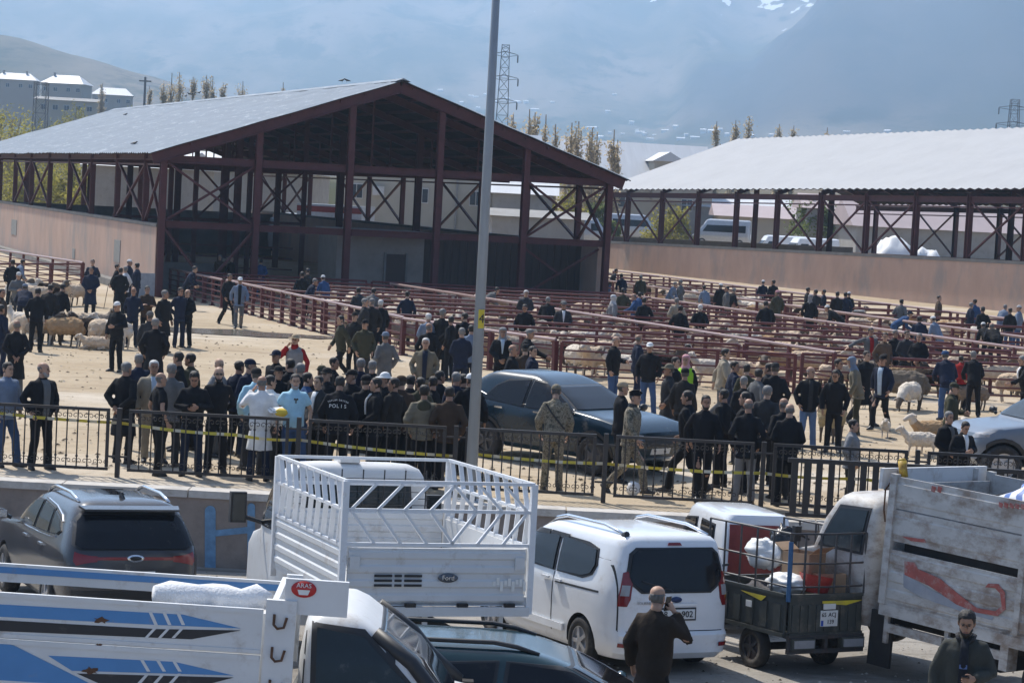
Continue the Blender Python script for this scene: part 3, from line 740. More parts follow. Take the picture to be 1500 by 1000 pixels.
# ---------------------------------------------------------------- white van
def white_van():
    v = thing('parked_van', 'clean white people carrier van with black rear window parked nose to the wall', 'van')
    h = Hull([(.20, 1.98, -2.02, .80), (.28, 2.05, -2.10, .855), (.50, 2.08, -2.12, .88), (.56, 2.08, -2.07, .882), (.80, 2.06, -2.065, .884), (.95, 1.93, -2.055, .878), (1.02, 1.55, -2.05, .868), (1.08, 1.12, -2.045, .855),
              (1.35, .74, -2.01, .80), (1.56, .38, -1.96, .742), (1.64, .2, -1.93, .715), (1.69, .05, -1.88, .66), (1.715, -.15, -1.80, .56), (1.73, -.4, -1.6, .36)])
    h.body('body', M_WHITE, v, [(1.30, .31, .88), (-1.22, .31, .88)])
    rw_ = [(-.55, 1.575), (.55, 1.575), (.64, 1.50), (.70, 1.22), (.67, 1.15), (.50, 1.02), (-.50, 1.02), (-.67, 1.15), (-.70, 1.22), (-.64, 1.50)]
    window(h, rw_, rearfn(h), v, name='rear_window')
    for sg in (1, -1):
        window(h, [(.95, 1.13), (.62, 1.44), (.30, 1.54), (-.42, 1.56), (-.45, 1.10), (.3, 1.11)], sidefn(h, sg), v, name='side_window')
        window(h, [(-.50, 1.10), (-.47, 1.56), (-1.15, 1.55), (-1.42, 1.50), (-1.48, 1.30), (-1.40, 1.17), (-1.18, 1.10)], sidefn(h, sg), v, name='side_window')
        h.panel('wind_deflector', [(.58, 1.50), (.28, 1.575), (-.1, 1.585), (-.1, 1.525), (.28, 1.51)], sidefn(h, sg), M_TRIM, v, .022)
        h.panel('wind_deflector', [(-.14, 1.585), (-.62, 1.58), (-.62, 1.52), (-.14, 1.525)], sidefn(h, sg), M_TRIM, v, .022)
        t0 = math.pi-.62 if sg == 1 else math.pi+.25; t1 = t0+.37
        tl = h.panel('tail_lamp', [(t0+.02, 1.27), (t0+.20, 1.29), (t1, 1.17), (t1, .95), (t1-.08, .86), (t0, .86)] if sg == 1 else [(t1-.02, 1.27), (t1-.20, 1.29), (t0, 1.17), (t0, .95), (t0+.08, .86), (t1, .86)], cornfn(h), M_LAMPR, v, .012)
        h.panel('reverse_lamp', [(t0+.06, 1.12), (t1-.05, 1.12), (t1-.05, .99), (t0+.06, .99)], cornfn(h), M_LAMPW, tl, .016)
        MB().box((0, sg*.895, .42), (1.6, .03, .09)).build('side_trim', M_WHITE, v)
        h.panel('door_seam', [(-.44, .34), (-.455, .34), (-.455, 1.09), (-.44, 1.09)], sidefn(h, sg), M_TRIM, v, .004)
        h.panel('door_rail', [(-.50, .955), (-1.62, .975), (-1.62, 1.0), (-.50, .98)], sidefn(h, sg), M_TRIM, v, .004)
        for x in (-.28, -.62): MB().bar((x-.09, sg*.90, 1.0), (x+.09, sg*.90, 1.0), .035, .03).build('door_handle', M_WHITE, v)
        h.panel('bumper_reflector', [(sg*.62, .36), (sg*.78, .36), (sg*.78, .41), (sg*.62, .41)], rearfn(h), M_LAMPR, v, .022)
    for s_ in (-.78, .775): h.panel('tailgate_seam', [(s_, .56), (s_+.012, .56), (s_+.012, 1.45), (s_, 1.45)], rearfn(h), M_TRIM, v, .004)
    h.panel('tailgate_seam', [(-.78, .548), (.78, .548), (.78, .558), (-.78, .558)], rearfn(h), M_TRIM, v, .003)
    h.panel('brake_lamp', [(-.10, 1.60), (.10, 1.60), (.08, 1.635), (-.08, 1.635)], rearfn(h), M_LAMPR, v, .02)
    MB().tube([(-2.055, 0, .94), (-2.075, 0, .94)], (.075, .036), 20, front=(0, 0, 1)).build('oval_badge', mat('navy_badge', (.02, .04, .12), .3), v, True)
    pl = h.panel('number_plate', [(-.27, .70), (.27, .70), (.27, .82), (-.27, .82)], rearfn(h), M_PLATE, v, .016)
    h.panel('plate_holder', [(-.29, .68), (.29, .68), (.29, .84), (-.29, .84)], rearfn(h), M_TRIM, v, .010)
    RM = Matrix(((0, 0, -1, 0), (-1, 0, 0, 0), (0, 1, 0, 0), (0, 0, 0, 1)))
    text_mesh('plate_text', '38   A 902', .112, M_BLK, pl, Matrix.Translation((-2.088, .0, .757)) @ RM)
    text_mesh('model_text', 'TOURNEO', .05, M_ALLOY, v, Matrix.Translation((-2.068, .44, .90)) @ RM)
    MB().tube([(-2.06, 0, 1.03), (-2.075, .22, 1.10), (-2.06, .50, 1.17)], .012, 6).build('rear_wiper', M_TRIM, v)
    h.panel('tailgate_handle', [(-.3, .86), (.3, .86), (.3, .895), (-.3, .895)], rearfn(h), M_WHITE, v, .02)
    roof_rail(h, v, .25, -1.75, .60, M_CHROME, 1.68)
    MB().tube([(-1.72, .60, 1.70), (-1.80, .60, 1.72)], .04, 8).build('rail_foot', M_TRIM, v)
    MB().tube([(-2.06, 0, .52), (-2.062, 0, .50)], .02, 6).build('tow_cover', M_TRIM, v)
    for x in (1.30, -1.22):
        for sg in (1, -1): wheel(v, x, sg*.79, .31, .19)
    mirror(v, .95, .98, 1.12, M_WHITE); mirror(v, .95, -.98, 1.12, M_WHITE)
    f = Vector((-math.sin(R(27)), math.cos(R(27)), 0)); rc = at(992, 880, 27.6)
    place(v, rc.x+f.x*2.08, rc.y+f.y*2.08, 117); return v
white_van()

# ---------------------------------------------------------------- dark grey suv behind the blue-striped truck
def grey_suv():
    m = paint('dark_grey_paint', (.040, .042, .048), .2, .04, coat=.3)
    v = thing('parked_suv', 'dark grey sport utility car with silver roof rails parked nose to the wall', 'car')
    h = Hull([(.26, 2.20, -2.22, .82), (.36, 2.3, -2.32, .89), (.62, 2.34, -2.35, .925), (.84, 2.30, -2.33, .93), (.98, 2.15, -2.31, .925), (1.05, 1.7, -2.29, .905), (1.10, 1.05, -2.26, .885),
              (1.30, .72, -2.12, .815), (1.46, .42, -1.98, .745), (1.55, .2, -1.90, .70), (1.61, -.0, -1.82, .63), (1.645, -.2, -1.70, .52), (1.665, -.45, -1.45, .34)], )
    h.body('body', m, v, [(1.4, .35, .92), (-1.35, .35, .92)])
    window(h, [(-.66, 1.50), (.66, 1.50), (.735, 1.42), (.80, 1.13), (.72, 1.08), (-.72, 1.08), (-.80, 1.13), (-.735, 1.42)], rearfn(h), v, name='rear_window')
    for sg in (1, -1):
        window(h, [(.92, 1.15), (.55, 1.40), (.2, 1.495), (-.28, 1.51), (-.32, 1.14)], sidefn(h, sg), v, M_GLASSL, 'side_window')
        window(h, [(-.38, 1.14), (-.34, 1.51), (-1.0, 1.47), (-1.15, 1.16)], sidefn(h, sg), v, M_GLASSL, 'side_window')
        window(h, [(-1.21, 1.17), (-1.07, 1.46), (-1.45, 1.41), (-1.72, 1.25), (-1.60, 1.19)], sidefn(h, sg), v, M_GLASSL, 'quarter_window', .02)
        pts = [(1.0, 1.12), (.6, 1.41), (.2, 1.52), (-.4, 1.535), (-1.0, 1.50), (-1.45, 1.43), (-1.62, 1.36)]
        MB().tube([h.side(x, z, sg, .006) for x, z in pts], .013, 6).build('chrome_strip', M_CHROME, v)
        MB().tube([h.side(x, z, sg, .006) for x, z in [(1.0, 1.115), (.2, 1.105), (-.6, 1.11), (-1.3, 1.13), (-1.55, 1.16)]], .011, 6).build('chrome_strip', M_CHROME, v)
        t0 = math.pi-.5 if sg == 1 else math.pi+.06; t1 = t0+.44
        h.panel('tail_lamp', [(t0, 1.05), (t1, 1.0), (t1, .93), (t0+.1, .88), (t0, .93)] if sg == 1 else [(t1, 1.05), (t0, 1.0), (t0, .93), (t1-.1, .88), (t1, .93)], cornfn(h), M_LAMPR, v, .012)
        for x in (.0, -.95): MB().bar((x-.1, sg*.935, 1.0), (x+.1, sg*.935, 1.0), .035, .03).build('door_handle', M_CHROME, v)
        for x in (1.4, -1.35): wheel(v, x, sg*.83, .35, .22)
        mirror(v, .98, sg*1.03, 1.16, m)
    h.panel('lamp_bar', [(-.55, .99), (.55, .99), (.55, .95), (-.55, .95)], rearfn(h), M_LAMPR, v, .006)
    for r_, y0, y1 in ((.045, -.085, .085),):
        MB().tube([(-2.335, y*.1, .975) for y in (0,)]+[(-2.315, 0, .975)], (.11, .048), 20, front=(0, 0, 1)).build('oval_badge', M_CHROME, v, True)
    MB().tube([(-2.338, 0, .975), (-2.33, 0, .975)], (.08, .026), 18, front=(0, 0, 1)).build('badge_centre', M_TRIM, v, True)
    h.panel('plate', [(-.26, .70), (.26, .70), (.26, .81), (-.26, .81)], rearfn(h), M_PLATE, v, .01)
    h.panel('bumper_trim', [(-.8, .38), (.8, .38), (.8, .56), (-.8, .56)], rearfn(h), M_TRIM, v, .01)
    MB().prism([(-1.86, -.66, 1.575), (-2.06, -.62, 1.545), (-2.06, .62, 1.545), (-1.86, .66, 1.575)], (0, 0, .028)).build('spoiler', m, v)
    MB().prism([(-1.35, -.012, 1.655), (-1.55, -.03, 1.65), (-1.52, 0, 1.74), (-1.48, 0, 1.745)], (0, .024, 0)).build('antenna_fin', M_TRIM, v)
    h.panel('sunroof', [(-.3, -.3), (-.3, .3), (-1.1, .3), (-1.1, -.3)], lambda x, y, e: Vector((x, y, 1.662-.02*abs(y)+e)), M_GLASS, v, .006)
    roof_rail(h, v, .15, -1.62, .60, M_CHROME, 1.6)
    f = Vector((-math.sin(R(24)), math.cos(R(24)), 0)); rc = at(198, 800, 28.6)
    place(v, rc.x+f.x*2.3, rc.y+f.y*2.3, 114); return v
grey_suv()

# ---------------------------------------------------------------- dark teal car in the foreground
def teal_car():
    m = paint('dark_teal_paint', (.016, .042, .050), .18, .02, coat=.35)
    v = thing('parked_car', 'dark teal estate car with black roof rails, roof seen at the bottom of the photo', 'car')
    h = Hull([(.26, 2.1, -2.15, .80), (.36, 2.2, -2.22, .86), (.62, 2.24, -2.26, .90), (.84, 2.18, -2.25, .905), (.96, 2.0, -2.23, .90), (1.02, 1.5, -2.2, .885), (1.06, 1.05, -2.16, .87),
              (1.28, .70, -1.98, .80), (1.44, .40, -1.83, .735), (1.53, .16, -1.74, .69), (1.585, -.05, -1.65, .62), (1.615, -.25, -1.52, .52), (1.635, -.5, -1.3, .34)])
    h.body('body', m, v, [(1.35, .33, .9), (-1.3, .33, .9)])
    for sg in (1, -1):
        window(h, [(1.0, 1.10), (.62, 1.36), (.3, 1.47), (-.25, 1.50), (-.29, 1.09)], sidefn(h, sg), v, M_GLASS, 'side_window')
        window(h, [(-.35, 1.09), (-.31, 1.50), (-.95, 1.46), (-1.12, 1.11)], sidefn(h, sg), v, M_GLASS, 'side_window')
        window(h, [(-1.18, 1.12), (-1.02, 1.45), (-1.4, 1.38), (-1.62, 1.2)], sidefn(h, sg), v, M_GLASS, 'quarter_window', .02)
        for x in (1.35, -1.3): wheel(v, x, sg*.81, .33, .21)
        mirror(v, .92, sg*.99, 1.04, m)
        for x in (.0, -.95): MB().bar((x-.1, sg*.91, .98), (x+.1, sg*.91, .98), .035, .03).build('door_handle', m, v)
    window(h, [(-.66, 1.46), (.66, 1.46), (.78, 1.10), (-.78, 1.10)], frontfn(h), v, name='windscreen')
    window(h, [(-.62, 1.44), (.62, 1.44), (.75, 1.12), (-.75, 1.12)], rearfn(h), v, name='rear_window')
    roof_rail(h, v, .05, -1.60, .58, M_TRIM, 1.56, .05)
    MB().prism([(-1.25, -.014, 1.625), (-1.52, -.04, 1.61), (-1.50, 0, 1.715), (-1.46, 0, 1.715)], (0, .028, 0)).build('antenna_fin', M_TRIM, v)
    MB().tube([(.30, -.25, 1.30), (.38, -.25, 1.20)], .06, 10).build('rear_view_mirror', M_TRIM, v)
    c = at(782, 905, 20.7); place(v, c.x, 20.7, 1); v.scale = (1, 1, .895); return v
teal_car()

# ---------------------------------------------------------------- teal suv and grey pickup in the market yard
def yard_suv():
    m = paint('deep_blue_paint', (.005, .022, .038), .2, .03, coat=.25)
    v = thing('parked_suv', 'glossy dark blue sport utility car standing in the market yard behind the soldiers', 'car')
    h = Hull([(.28, 2.0, -2.15, .80), (.38, 2.16, -2.25, .88), (.62, 2.24, -2.30, .93), (.84, 2.20, -2.28, .935), (.97, 2.02, -2.25, .925), (1.05, 1.55, -2.22, .905), (1.10, .95, -2.18, .885),
              (1.30, .55, -2.0, .815), (1.46, .2, -1.82, .745), (1.56, -.05, -1.65, .69), (1.62, -.25, -1.5, .62), (1.655, -.45, -1.35, .52), (1.672, -.65, -1.1, .34)])
    h.body('body', m, v, [(1.38, .36, .93), (-1.33, .36, .93)])
    for sg in (1, -1):
        window(h, [(.90, 1.06), (.48, 1.40), (.12, 1.54), (-.34, 1.575), (-.37, 1.05)], sidefn(h, sg), v, M_GLASS, 'side_window')
        window(h, [(-.40, 1.05), (-.37, 1.575), (-.95, 1.53), (-1.22, 1.40), (-1.50, 1.12)], sidefn(h, sg), v, M_GLASS, 'side_window')
        MB().tube([h.side(x, z, sg, .006) for x, z in [(.85, 1.12), (-.4, 1.11), (-1.2, 1.14), (-1.6, 1.24)]], .011, 6).build('chrome_strip', M_CHROME, v)
        h.panel('wheel_arch', [(1.38+.46*math.cos(a), .36+.46*math.sin(a)) for a in [math.pi*k/10 for k in range(11)]]+[(1.38+.40*math.cos(a), .36+.40*math.sin(a)) for a in [math.pi*k/10 for k in range(10, -1, -1)]], sidefn(h, sg), M_TRIM, v, .012)
        h.panel('wheel_arch', [(-1.33+.46*math.cos(a), .36+.46*math.sin(a)) for a in [math.pi*k/10 for k in range(11)]]+[(-1.33+.40*math.cos(a), .36+.40*math.sin(a)) for a in [math.pi*k/10 for k in range(10, -1, -1)]], sidefn(h, sg), M_TRIM, v, .012)
        for x in (1.38, -1.33): wheel(v, x, sg*.84, .36, .22, M_DRIM)
        mirror(v, .85, sg*1.0, 1.10, M_TRIM)
        for x in (.0, -1.0): MB().bar((x-.1, sg*.94, 1.0), (x+.1, sg*.94, 1.0), .035, .03).build('door_handle', M_CHROME, v)
        h.panel('head_lamp', [(sg*.50, .80), (sg*.84, .84), (sg*.84, .74), (sg*.52, .72)], frontfn(h), M_LAMPW, v, .01)
    window(h, [(-.64, 1.50), (.64, 1.50), (.80, 1.13), (-.80, 1.13)], frontfn(h), v, M_GLASS, name='windscreen')
    h.panel('grille', [(-.45, .78), (.45, .78), (.40, .58), (-.40, .58)], frontfn(h), M_TRIM, v, .01)
    h.panel('number_plate', [(-.26, .44), (.26, .44), (.26, .55), (-.26, .55)], frontfn(h), M_PLATE, v, .014)
    h.panel('bumper_lip', [(-.75, .33), (.75, .33), (.75, .38), (-.75, .38)], frontfn(h), M_CHROME, v, .012)
    c = at(838, 600, 41.9); place(v, c.x, 41.9, -44); return v
yard_suv()
def yard_pickup():
    m = paint('silver_blue_paint', (.15, .18, .225), .3, .06, coat=.25)
    v = thing('parked_pickup', 'silver blue pickup with its front wheel showing at the right edge of the yard', 'pickup')
    h = Hull([(.38, 1.95, -2.45, .80), (.50, 2.06, -2.52, .88), (.78, 2.10, -2.55, .90), (.98, 2.04, -2.55, .905), (1.08, 1.85, -2.54, .895), (1.14, 1.4, -2.5, .88), (1.18, 1.0, -2.45, .87), (1.2, .95, -.9, .86),
              (1.42, .65, -.85, .80), (1.60, .35, -.8, .74), (1.70, .1, -.7, .66), (1.73, -.05, -.55, .5), (1.745, -.15, -.4, .3)])
    h.body('body', m, v, [(1.60, .40, .9), (-1.45, .40, .9)])
    for sg in (1, -1):
        window(h, [(.85, 1.24), (.55, 1.50), (.25, 1.60), (-.15, 1.62), (-.18, 1.24)], sidefn(h, sg), v, M_GLASS, 'side_window')
        window(h, [(-.24, 1.24), (-.21, 1.62), (-.65, 1.60), (-.72, 1.24)], sidefn(h, sg), v, M_GLASS, 'side_window')
        h.panel('head_lamp', [(sg*.52, .88), (sg*.84, .93), (sg*.84, 1.04), (sg*.55, 1.0)], frontfn(h), M_LAMPW, v, .012)
        for c_ in (1.60, -1.45):
            h.panel('wheel_arch', [(c_+.52*math.cos(a), .40+.52*math.sin(a)) for a in [math.pi*k/10 for k in range(11)]]+[(c_+.45*math.cos(a), .40+.45*math.sin(a)) for a in [math.pi*k/10 for k in range(10, -1, -1)]], sidefn(h, sg), M_TRIM, v, .02)
            wheel(v, c_, sg*.82, .40, .24)
        mirror(v, .85, sg*1.06, 1.26, M_TRIM)
    window(h, [(-.66, 1.58), (.66, 1.58), (.8, 1.24), (-.8, 1.24)], frontfn(h), v, M_GLASSL, name='windscreen')
    place(v, 10.55, 43.0, 195); return v
yard_pickup()

# ---------------------------------------------------------------- helpers for dropside trucks
def ribbed_board(name, m, parent, p, q, h, n=4, out=(0, 1, 0), th=.035, rib=.016):
    """a dropside board between two bottom points with pressed ribs"""
    p, q, o = Vector(p), Vector(q), Vector(out); d = q-p; mb = MB()
    up = Vector((0, 0, 1)); z = 0
    prof = [(0, 0)]
    for k in range(n):
        a = h*(k+.18)/n; b = h*(k+.82)/n; prof += [(a, 0), (a+.02, rib), (b-.02, rib), (b, 0)]
    prof.append((h, 0))
    vs = []
    for s in (p, q):
        vs += [s+up*zz+o*oo for zz, oo in prof]+[s+up*h-o*th, s-o*th]
    N = len(prof)+2
    mb.add(vs, [(i, (i+1) % N, N+(i+1) % N, N+i) for i in range(N)]+[tuple(reversed(range(N))), tuple(range(N, 2*N))])
    return mb.build(name, m, parent)
def cab(v, x0, m, W, zb, zt, side_glass, vis=True, low=.45, nose=.75, rake=1.0):
    """rounded truck cab whose back wall stands at x0"""
    xf = x0+1.15+nose
    h = Hull([(low, xf-.05, x0, W*.92, 7), (low+.2, xf+.03, x0, W, 7), (zb-.25, xf, x0, W, 7), (zb-.08, xf-.16-.09*rake, x0, W*.995, 7), (zb, xf-.35-.27*rake, x0, W*.985, 7), (zb+(zt-zb)*.5, xf-.35-.60*rake, x0+.01, W*.94, 7), (zt-.16, xf-.35-.93*rake, x0+.04, W*.88, 7),
              (zt-.07, xf-.35-1.05*rake, x0+.08, W*.82, 6), (zt-.02, xf-.38-1.12*rake, x0+.16, W*.7, 6), (zt, xf-.45-1.15*rake, x0+.3, W*.45, 5)])
    h.body('cab', m, v); return h, xf

# ---------------------------------------------------------------- white truck with the livestock cage
def cage_truck():
    v = thing('dropside_truck', 'white dropside truck with a tall livestock cage of slanted bars over its bed', 'truck')
    W, x0, x1, zf, hb, zc = 1.08, -1.75, 1.25, 1.28, .52, 2.52
    MB().box(((x0+x1)/2, 0, zf-.06), (x1-x0, 2*W-.02, .1)).build('bed_floor', M_WTRUCK, v)
    for y in (-.42, .42): MB().box((.6, y, .72), (4.8, .09, .2)).build('chassis_rail', M_UNDER, v)
    tg = ribbed_board('tailgate', M_WTRUCK, v, (x0, W-.06, zf-.1), (x0, -W+.06, zf-.1), hb+.1, 4, (-1, 0, 0))
    for sg in (1, -1): ribbed_board('side_board', M_WTRUCK, v, (x0+.06, sg*W, zf-.06), (x1-.05, sg*W, zf-.06), hb+.06, 4, (0, sg, 0))
    ribbed_board('headboard', M_WTRUCK, v, (x1, W-.05, zf), (x1, -W+.05, zf), hb+.1, 4, (-1, 0, 0))
    for x in (x0, x1):
        for sg in (1, -1): MB().box((x, sg*(W+.005), (zf+zc)/2-.1), (.07, .07, zc-zf+.2)).build('corner_post', M_CAGE, v)
    # tailgate details: vents, badge, hinges
    for k in range(3):
        for s_ in range(3):
            w_ = (.20, .08, .20)[s_]; y = .62-(0, .17, .34)[s_]
            MB().box((x0-.022, y, zf+.22-.052*k), (.014, w_, .026)).build('vent_slot', M_TRIM, tg)
    MB().tube([(x0-.012, -.12, zf+.20), (x0-.03, -.12, zf+.20)], (.115, .05), 20, front=(0, 0, 1)).build('oval_badge', mat('grey_badge', (.10, .11, .13), .3), tg, True)
    RM = Matrix(((0, 0, -1, 0), (-1, 0, 0, 0), (0, 1, 0, 0), (0, 0, 0, 1)))
    text_mesh('badge_text', 'Ford', .075, M_CHROME, tg, Matrix.Translation((x0-.034, -.12, zf+.20)) @ RM)
    mb = MB()
    for k in range(9): mb.box((x0-.02, -.66-.045*k, zf+.14+.03*math.sin(k*2.2)), (.008, .034, .05+.03*((k*7) % 3)))
    ws = mb.build('worn_lettering', mat('worn_paper', (.8, .79, .74), .7), tg); ws['kind'] = 'stuff'
    for y in (.85, .3, -.3, -.85): MB().box((x0-.03, y, zf-.10), (.05, .12, .04)).build('hinge', M_RUBBER, tg)
    for y in (-.95, .95):
        MB().box((x0-.02, y, zf+.36), (.03, .11, .14)).build('latch', M_WTRUCK, tg)
    MB().box((x0-.02, 0, zf-.17), (.06, 2*W, .1)).build('rear_crossbar', M_WTRUCK, v)
    for y in (-.78, .1, .9): MB().box((x0+.05, y, zf-.45), (.05, .05, .55)).build('bumper_bracket', M_WTRUCK, v)
    MB().box((x0+.03, 0, zf-.75), (.06, 1.9, .12)).build('under_run_bar', M_UNDER, v)
    # cage
    zb = zf+hb+.02; r = .036
    fr = MB(); zm = (zb+zc)/2+.04
    for z in (zb+.02, zm, zc): MB().bar((x0, -W, z), (x0, W, z), r, r).build('cage_rail', M_CAGE, v)
    MB().bar((x0+.01, 0, zb), (x0+.01, 0, zb+.02), r, r)
    for k in range(4):
        for sg in (1, -1):
            ya = sg*(W-.06-.30*k); yb = ya-sg*.28
            if k < 3 or sg == 1:
                MB().bar((x0-.012, ya, zm), (x0-.012, yb, zc-.02), .03, .03, up=(1, 0, 0)).build('chevron_bar', M_CAGE, v)
                MB().bar((x0-.012, ya, zm), (x0-.012, yb, zb+.03), .03, .03, up=(1, 0, 0)).build('chevron_bar', M_CAGE, v)
    for sg in (1, -1):
        y = sg*W
        for z in (zb+.0, zm, zc): MB().bar((x0, y, z), (x1, y, z), r, r).build('cage_rail', M_CAGE, v)
        for k in range(9):
            x = x0+.16+(x1-x0-.25)*k/8.6
            MB().bar((x, y, zm), (x+.16, y, zc), .055, .02, up=(1, 0, 0)).build('cage_slat', M_CAGE, v)
            MB().bar((x+.06, y, zb), (x-.03, y, zm), .055, .02, up=(1, 0, 0)).build('cage_slat', M_CAGE, v)
    for z in (zc, zm): MB().bar((x1, -W, z), (x1, W, z), r, r).build('cage_rail', M_CAGE, v)
    for k in range(1, 8): MB().bar((x1+.04, W-2*W*k/8, zb), (x1+.04, W-2*W*k/8, zc-.14), .014, .014).build('window_guard_bar', M_TRIM, v)
    for k in range(6): MB().bar((x1+.045, -W*.8, zb+.08*k+.05), (x1+.045, W*.8, zb+.08*k+.05), .008, .008).build('window_guard_bar', M_TRIM, v)
    h, xf = cab(v, x1+.16, M_WTRUCK, .98, 1.5, 2.44, None)
    window(h, [(-.66, 2.2), (.66, 2.2), (.70, 1.6), (-.70, 1.6)], rearfn(h), v, M_GLASSL, 'rear_window')
    for sg in (1, -1):
        window(h, [(xf-.85, 1.56), (xf-1.25, 2.2), (x1+.42, 2.22), (x1+.38, 1.56)], sidefn(h, sg), v, M_GLASS, 'side_window')
        MB().tube([(xf-.95, sg*.98, 1.60), (xf-.9, sg*1.2, 1.66)], .03, 8).build('mirror_arm', M_TRIM, v)
        mo = MB().box((xf-.9, sg*1.28, 1.78), (.10, .20, .38)).build('mirror', M_TRIM, v); MB().box((xf-.955, sg*1.28, 1.78), (.012, .16, .33)).build('mirror_glass', M_GLASSL, mo)
        wheel(v, xf-.62, sg*.86, .34, .2, M_WTRUCK); wheel(v, -.75, sg*.86, .34, .2, M_WTRUCK)
    MB().box((x1+.45, .1, 2.455), (.3, .25, .04)).build('roof_vent', M_WTRUCK, v)
    f = Vector((-math.sin(R(20)), math.cos(R(20)), 0)); rc = at(640, 840, 24.4)
    place(v, rc.x-f.x*x0, rc.y-f.y*x0, 110); return v
cage_truck()

# ---------------------------------------------------------------- blue striped truck in the foreground
M_SBLUE = mat('blue_stripe', (.075, .24, .50), .4, var=.06, dirt_sheen=(.25, .2, .15), dirt_sheen_amt=.08, dirt_sheen_scale=6)
M_SBLACK = mat('black_stripe', (.02, .02, .024), .45, var=.1, dirt_sheen=(.16, .14, .12), dirt_sheen_amt=.1, dirt_sheen_scale=6)
M_RUST = mat('rust_patch', (.11, .055, .03), .9, var=.4, vscale=20)
def hit(px, py, P, N):
    r = ray(px, py); o = Vector((0, 0, CAM_H)); N = Vector(N); return o+r*((Vector(P)-o).dot(N)/r.dot(N))
def striped_truck():
    v = thing('dropside_truck', 'white dropside truck with blue and black arrow stripes along its high side boards', 'truck')
    W = 1.0; zt = 2.03; hb = .43
    X1 = 0.0                                             # front end of the bed
    bx = at(392, 900, 17.6)
    f = Vector((math.cos(R(2.5)), math.sin(R(2.5)), 0)); l = Vector((-f.y, f.x, 0))
    o = Vector((bx.x, bx.y, 0))+l*W
    place(v, o.x, o.y, 2.5); v.matrix_world = v.matrix_world @ Matrix.Rotation(R(1.1), 4, 'Y')
    M = v.matrix_world.copy(); Mi = M.inverted()
    zt = (Mi @ at(360, 889, 17.62)).z; zm = (Mi @ at(360, 957, 17.62)).z; hb = zt-zm; zl = zm-hb
    x0 = -5.2
    side = {}
    for k, z in ((0, zm), (1, zl)):
        for sg in (-1, 1):
            if sg == 1 and k == 0: continue
            b = MB(); b.box(((x0+X1)/2, sg*W, z+hb/2-.005), (X1-x0-.16, .035, hb-.014))
            b.box(((x0+X1)/2, sg*(W+.004), z+hb-.03), (X1-x0-.18, .045, .035)); b.box(((x0+X1)/2, sg*(W+.004), z+.02), (X1-x0-.18, .045, .03))
            side[(k, sg)] = b.build('side_board', M_WTRUCK, v)
    pr0, pr1 = Mi @ at(0, 834, 19.75), Mi @ at(365, 861, 19.62); zr_ = (pr0.z+pr1.z)/2
    MB().box(((x0+X1)/2, W, zr_), (X1-x0, .05, .16)).build('top_rail', M_WTRUCK, v)
    MB().box(((x0+X1)/2, W-.03, zr_+.025), (X1-x0, .006, .055)).build('rail_stripe', M_SBLUE, v)
    for xx, ww in ((x0+.1, .06), (-2.9, .06), (-1.0, .17)): MB().box((xx, W, zr_-.2), (ww, .04, .3)).build('rail_support', M_WTRUCK, v)
    MB().box(((x0+X1)/2, 0, zl-.05), (X1-x0, 2*W, .08)).build('bed_floor', M_UNDER, v)
    for z, k in ((zm, 0), (zl, 1)): MB().box((X1-.02, 0, z+hb/2), (.05, 2*W-.1, hb-.02)).build('headboard', M_WTRUCK, v)
    MB().box((X1+.06, -W-.005, (zt+zl)/2+.02), (.24, .07, zt-zl+.10)).build('corner_post', M_WTRUCK, v)
    MB().box((X1+.06, W-.005, (zt+zl)/2), (.14, .07, zt-zl+.02)).build('corner_post', M_WTRUCK, v)
    MB().box((-3.0, -W-.012, (zt+zl)/2), (.06, .05, zt-zl)).build('board_post', M_WTRUCK, v)
    for dz in (.0, .26, .52):
        z = zt-.04-dz; MB().tube([(X1+.01, -W-.05, z), (X1+.01, -W-.07, z-.08), (X1+.04, -W-.07, z-.11), (X1+.09, -W-.07, z-.10), (X1+.11, -W-.06, z-.02)], .011, 6).build('rope_hook', M_RUST, v)
    # flat print on the boards
    P0 = M @ Vector((0, -W-.032, 1)); NN = M.to_3x3() @ Vector((0, -1, 0))
    def pr(name, pix, m, par, e=0.0):
        pts = [Mi @ hit(x, y, P0, NN) for x, y in pix]
        pts = [Vector((p.x, -W-.0175-e, p.z)) for p in pts]
        return MB().prism(pts, (0, .003+e*.0, 0)).build(name, m, par)
    a = side[(0, -1)]
    pr('stripe', [(-260, 860), (0, 885), (268, 900), (352, 920), (230, 915), (0, 903), (-260, 888)], M_SBLUE, a, .004)
    pr('stripe', [(-260, 894), (0, 908), (230, 921), (352, 923), (280, 936), (0, 924), (-260, 915)], M_SBLACK, a, .004)
    for k in range(3):
        x = 217+k*20; pr('white_slash', [(x, 895), (x+5, 895), (x+14, 915), (x+9, 915)], M_WTRUCK, a, .007); pr('white_slash', [(x+9, 918), (x+14, 918), (x-1, 934), (x-6, 934)], M_WTRUCK, a, .007)
    b = side[(1, -1)]
    pr('stripe', [(70, 960), (255, 969), (342, 989), (105, 982)], M_SBLUE, b, .004)
    pr('stripe', [(112, 986), (342, 992), (300, 1003), (150, 1003)], M_SBLACK, b, .004)
    pr('stripe', [(-260, 900+45), (0, 940), (20, 945), (140, 1005), (60, 1010), (-260, 960)], M_SBLUE, b, .006)
    pr('stripe', [(-260, 968), (0, 978), (60, 1003), (0, 1015), (-260, 1000)], M_SBLACK, b, .005)
    for k in range(3):
        x = 205+k*23; pr('white_slash', [(x, 966), (x+5, 966), (x+15, 983), (x+10, 983)], M_WTRUCK, b, .007); pr('white_slash', [(x+9, 986), (x+14, 986), (x+2, 1000), (x-4, 1000)], M_WTRUCK, b, .007)
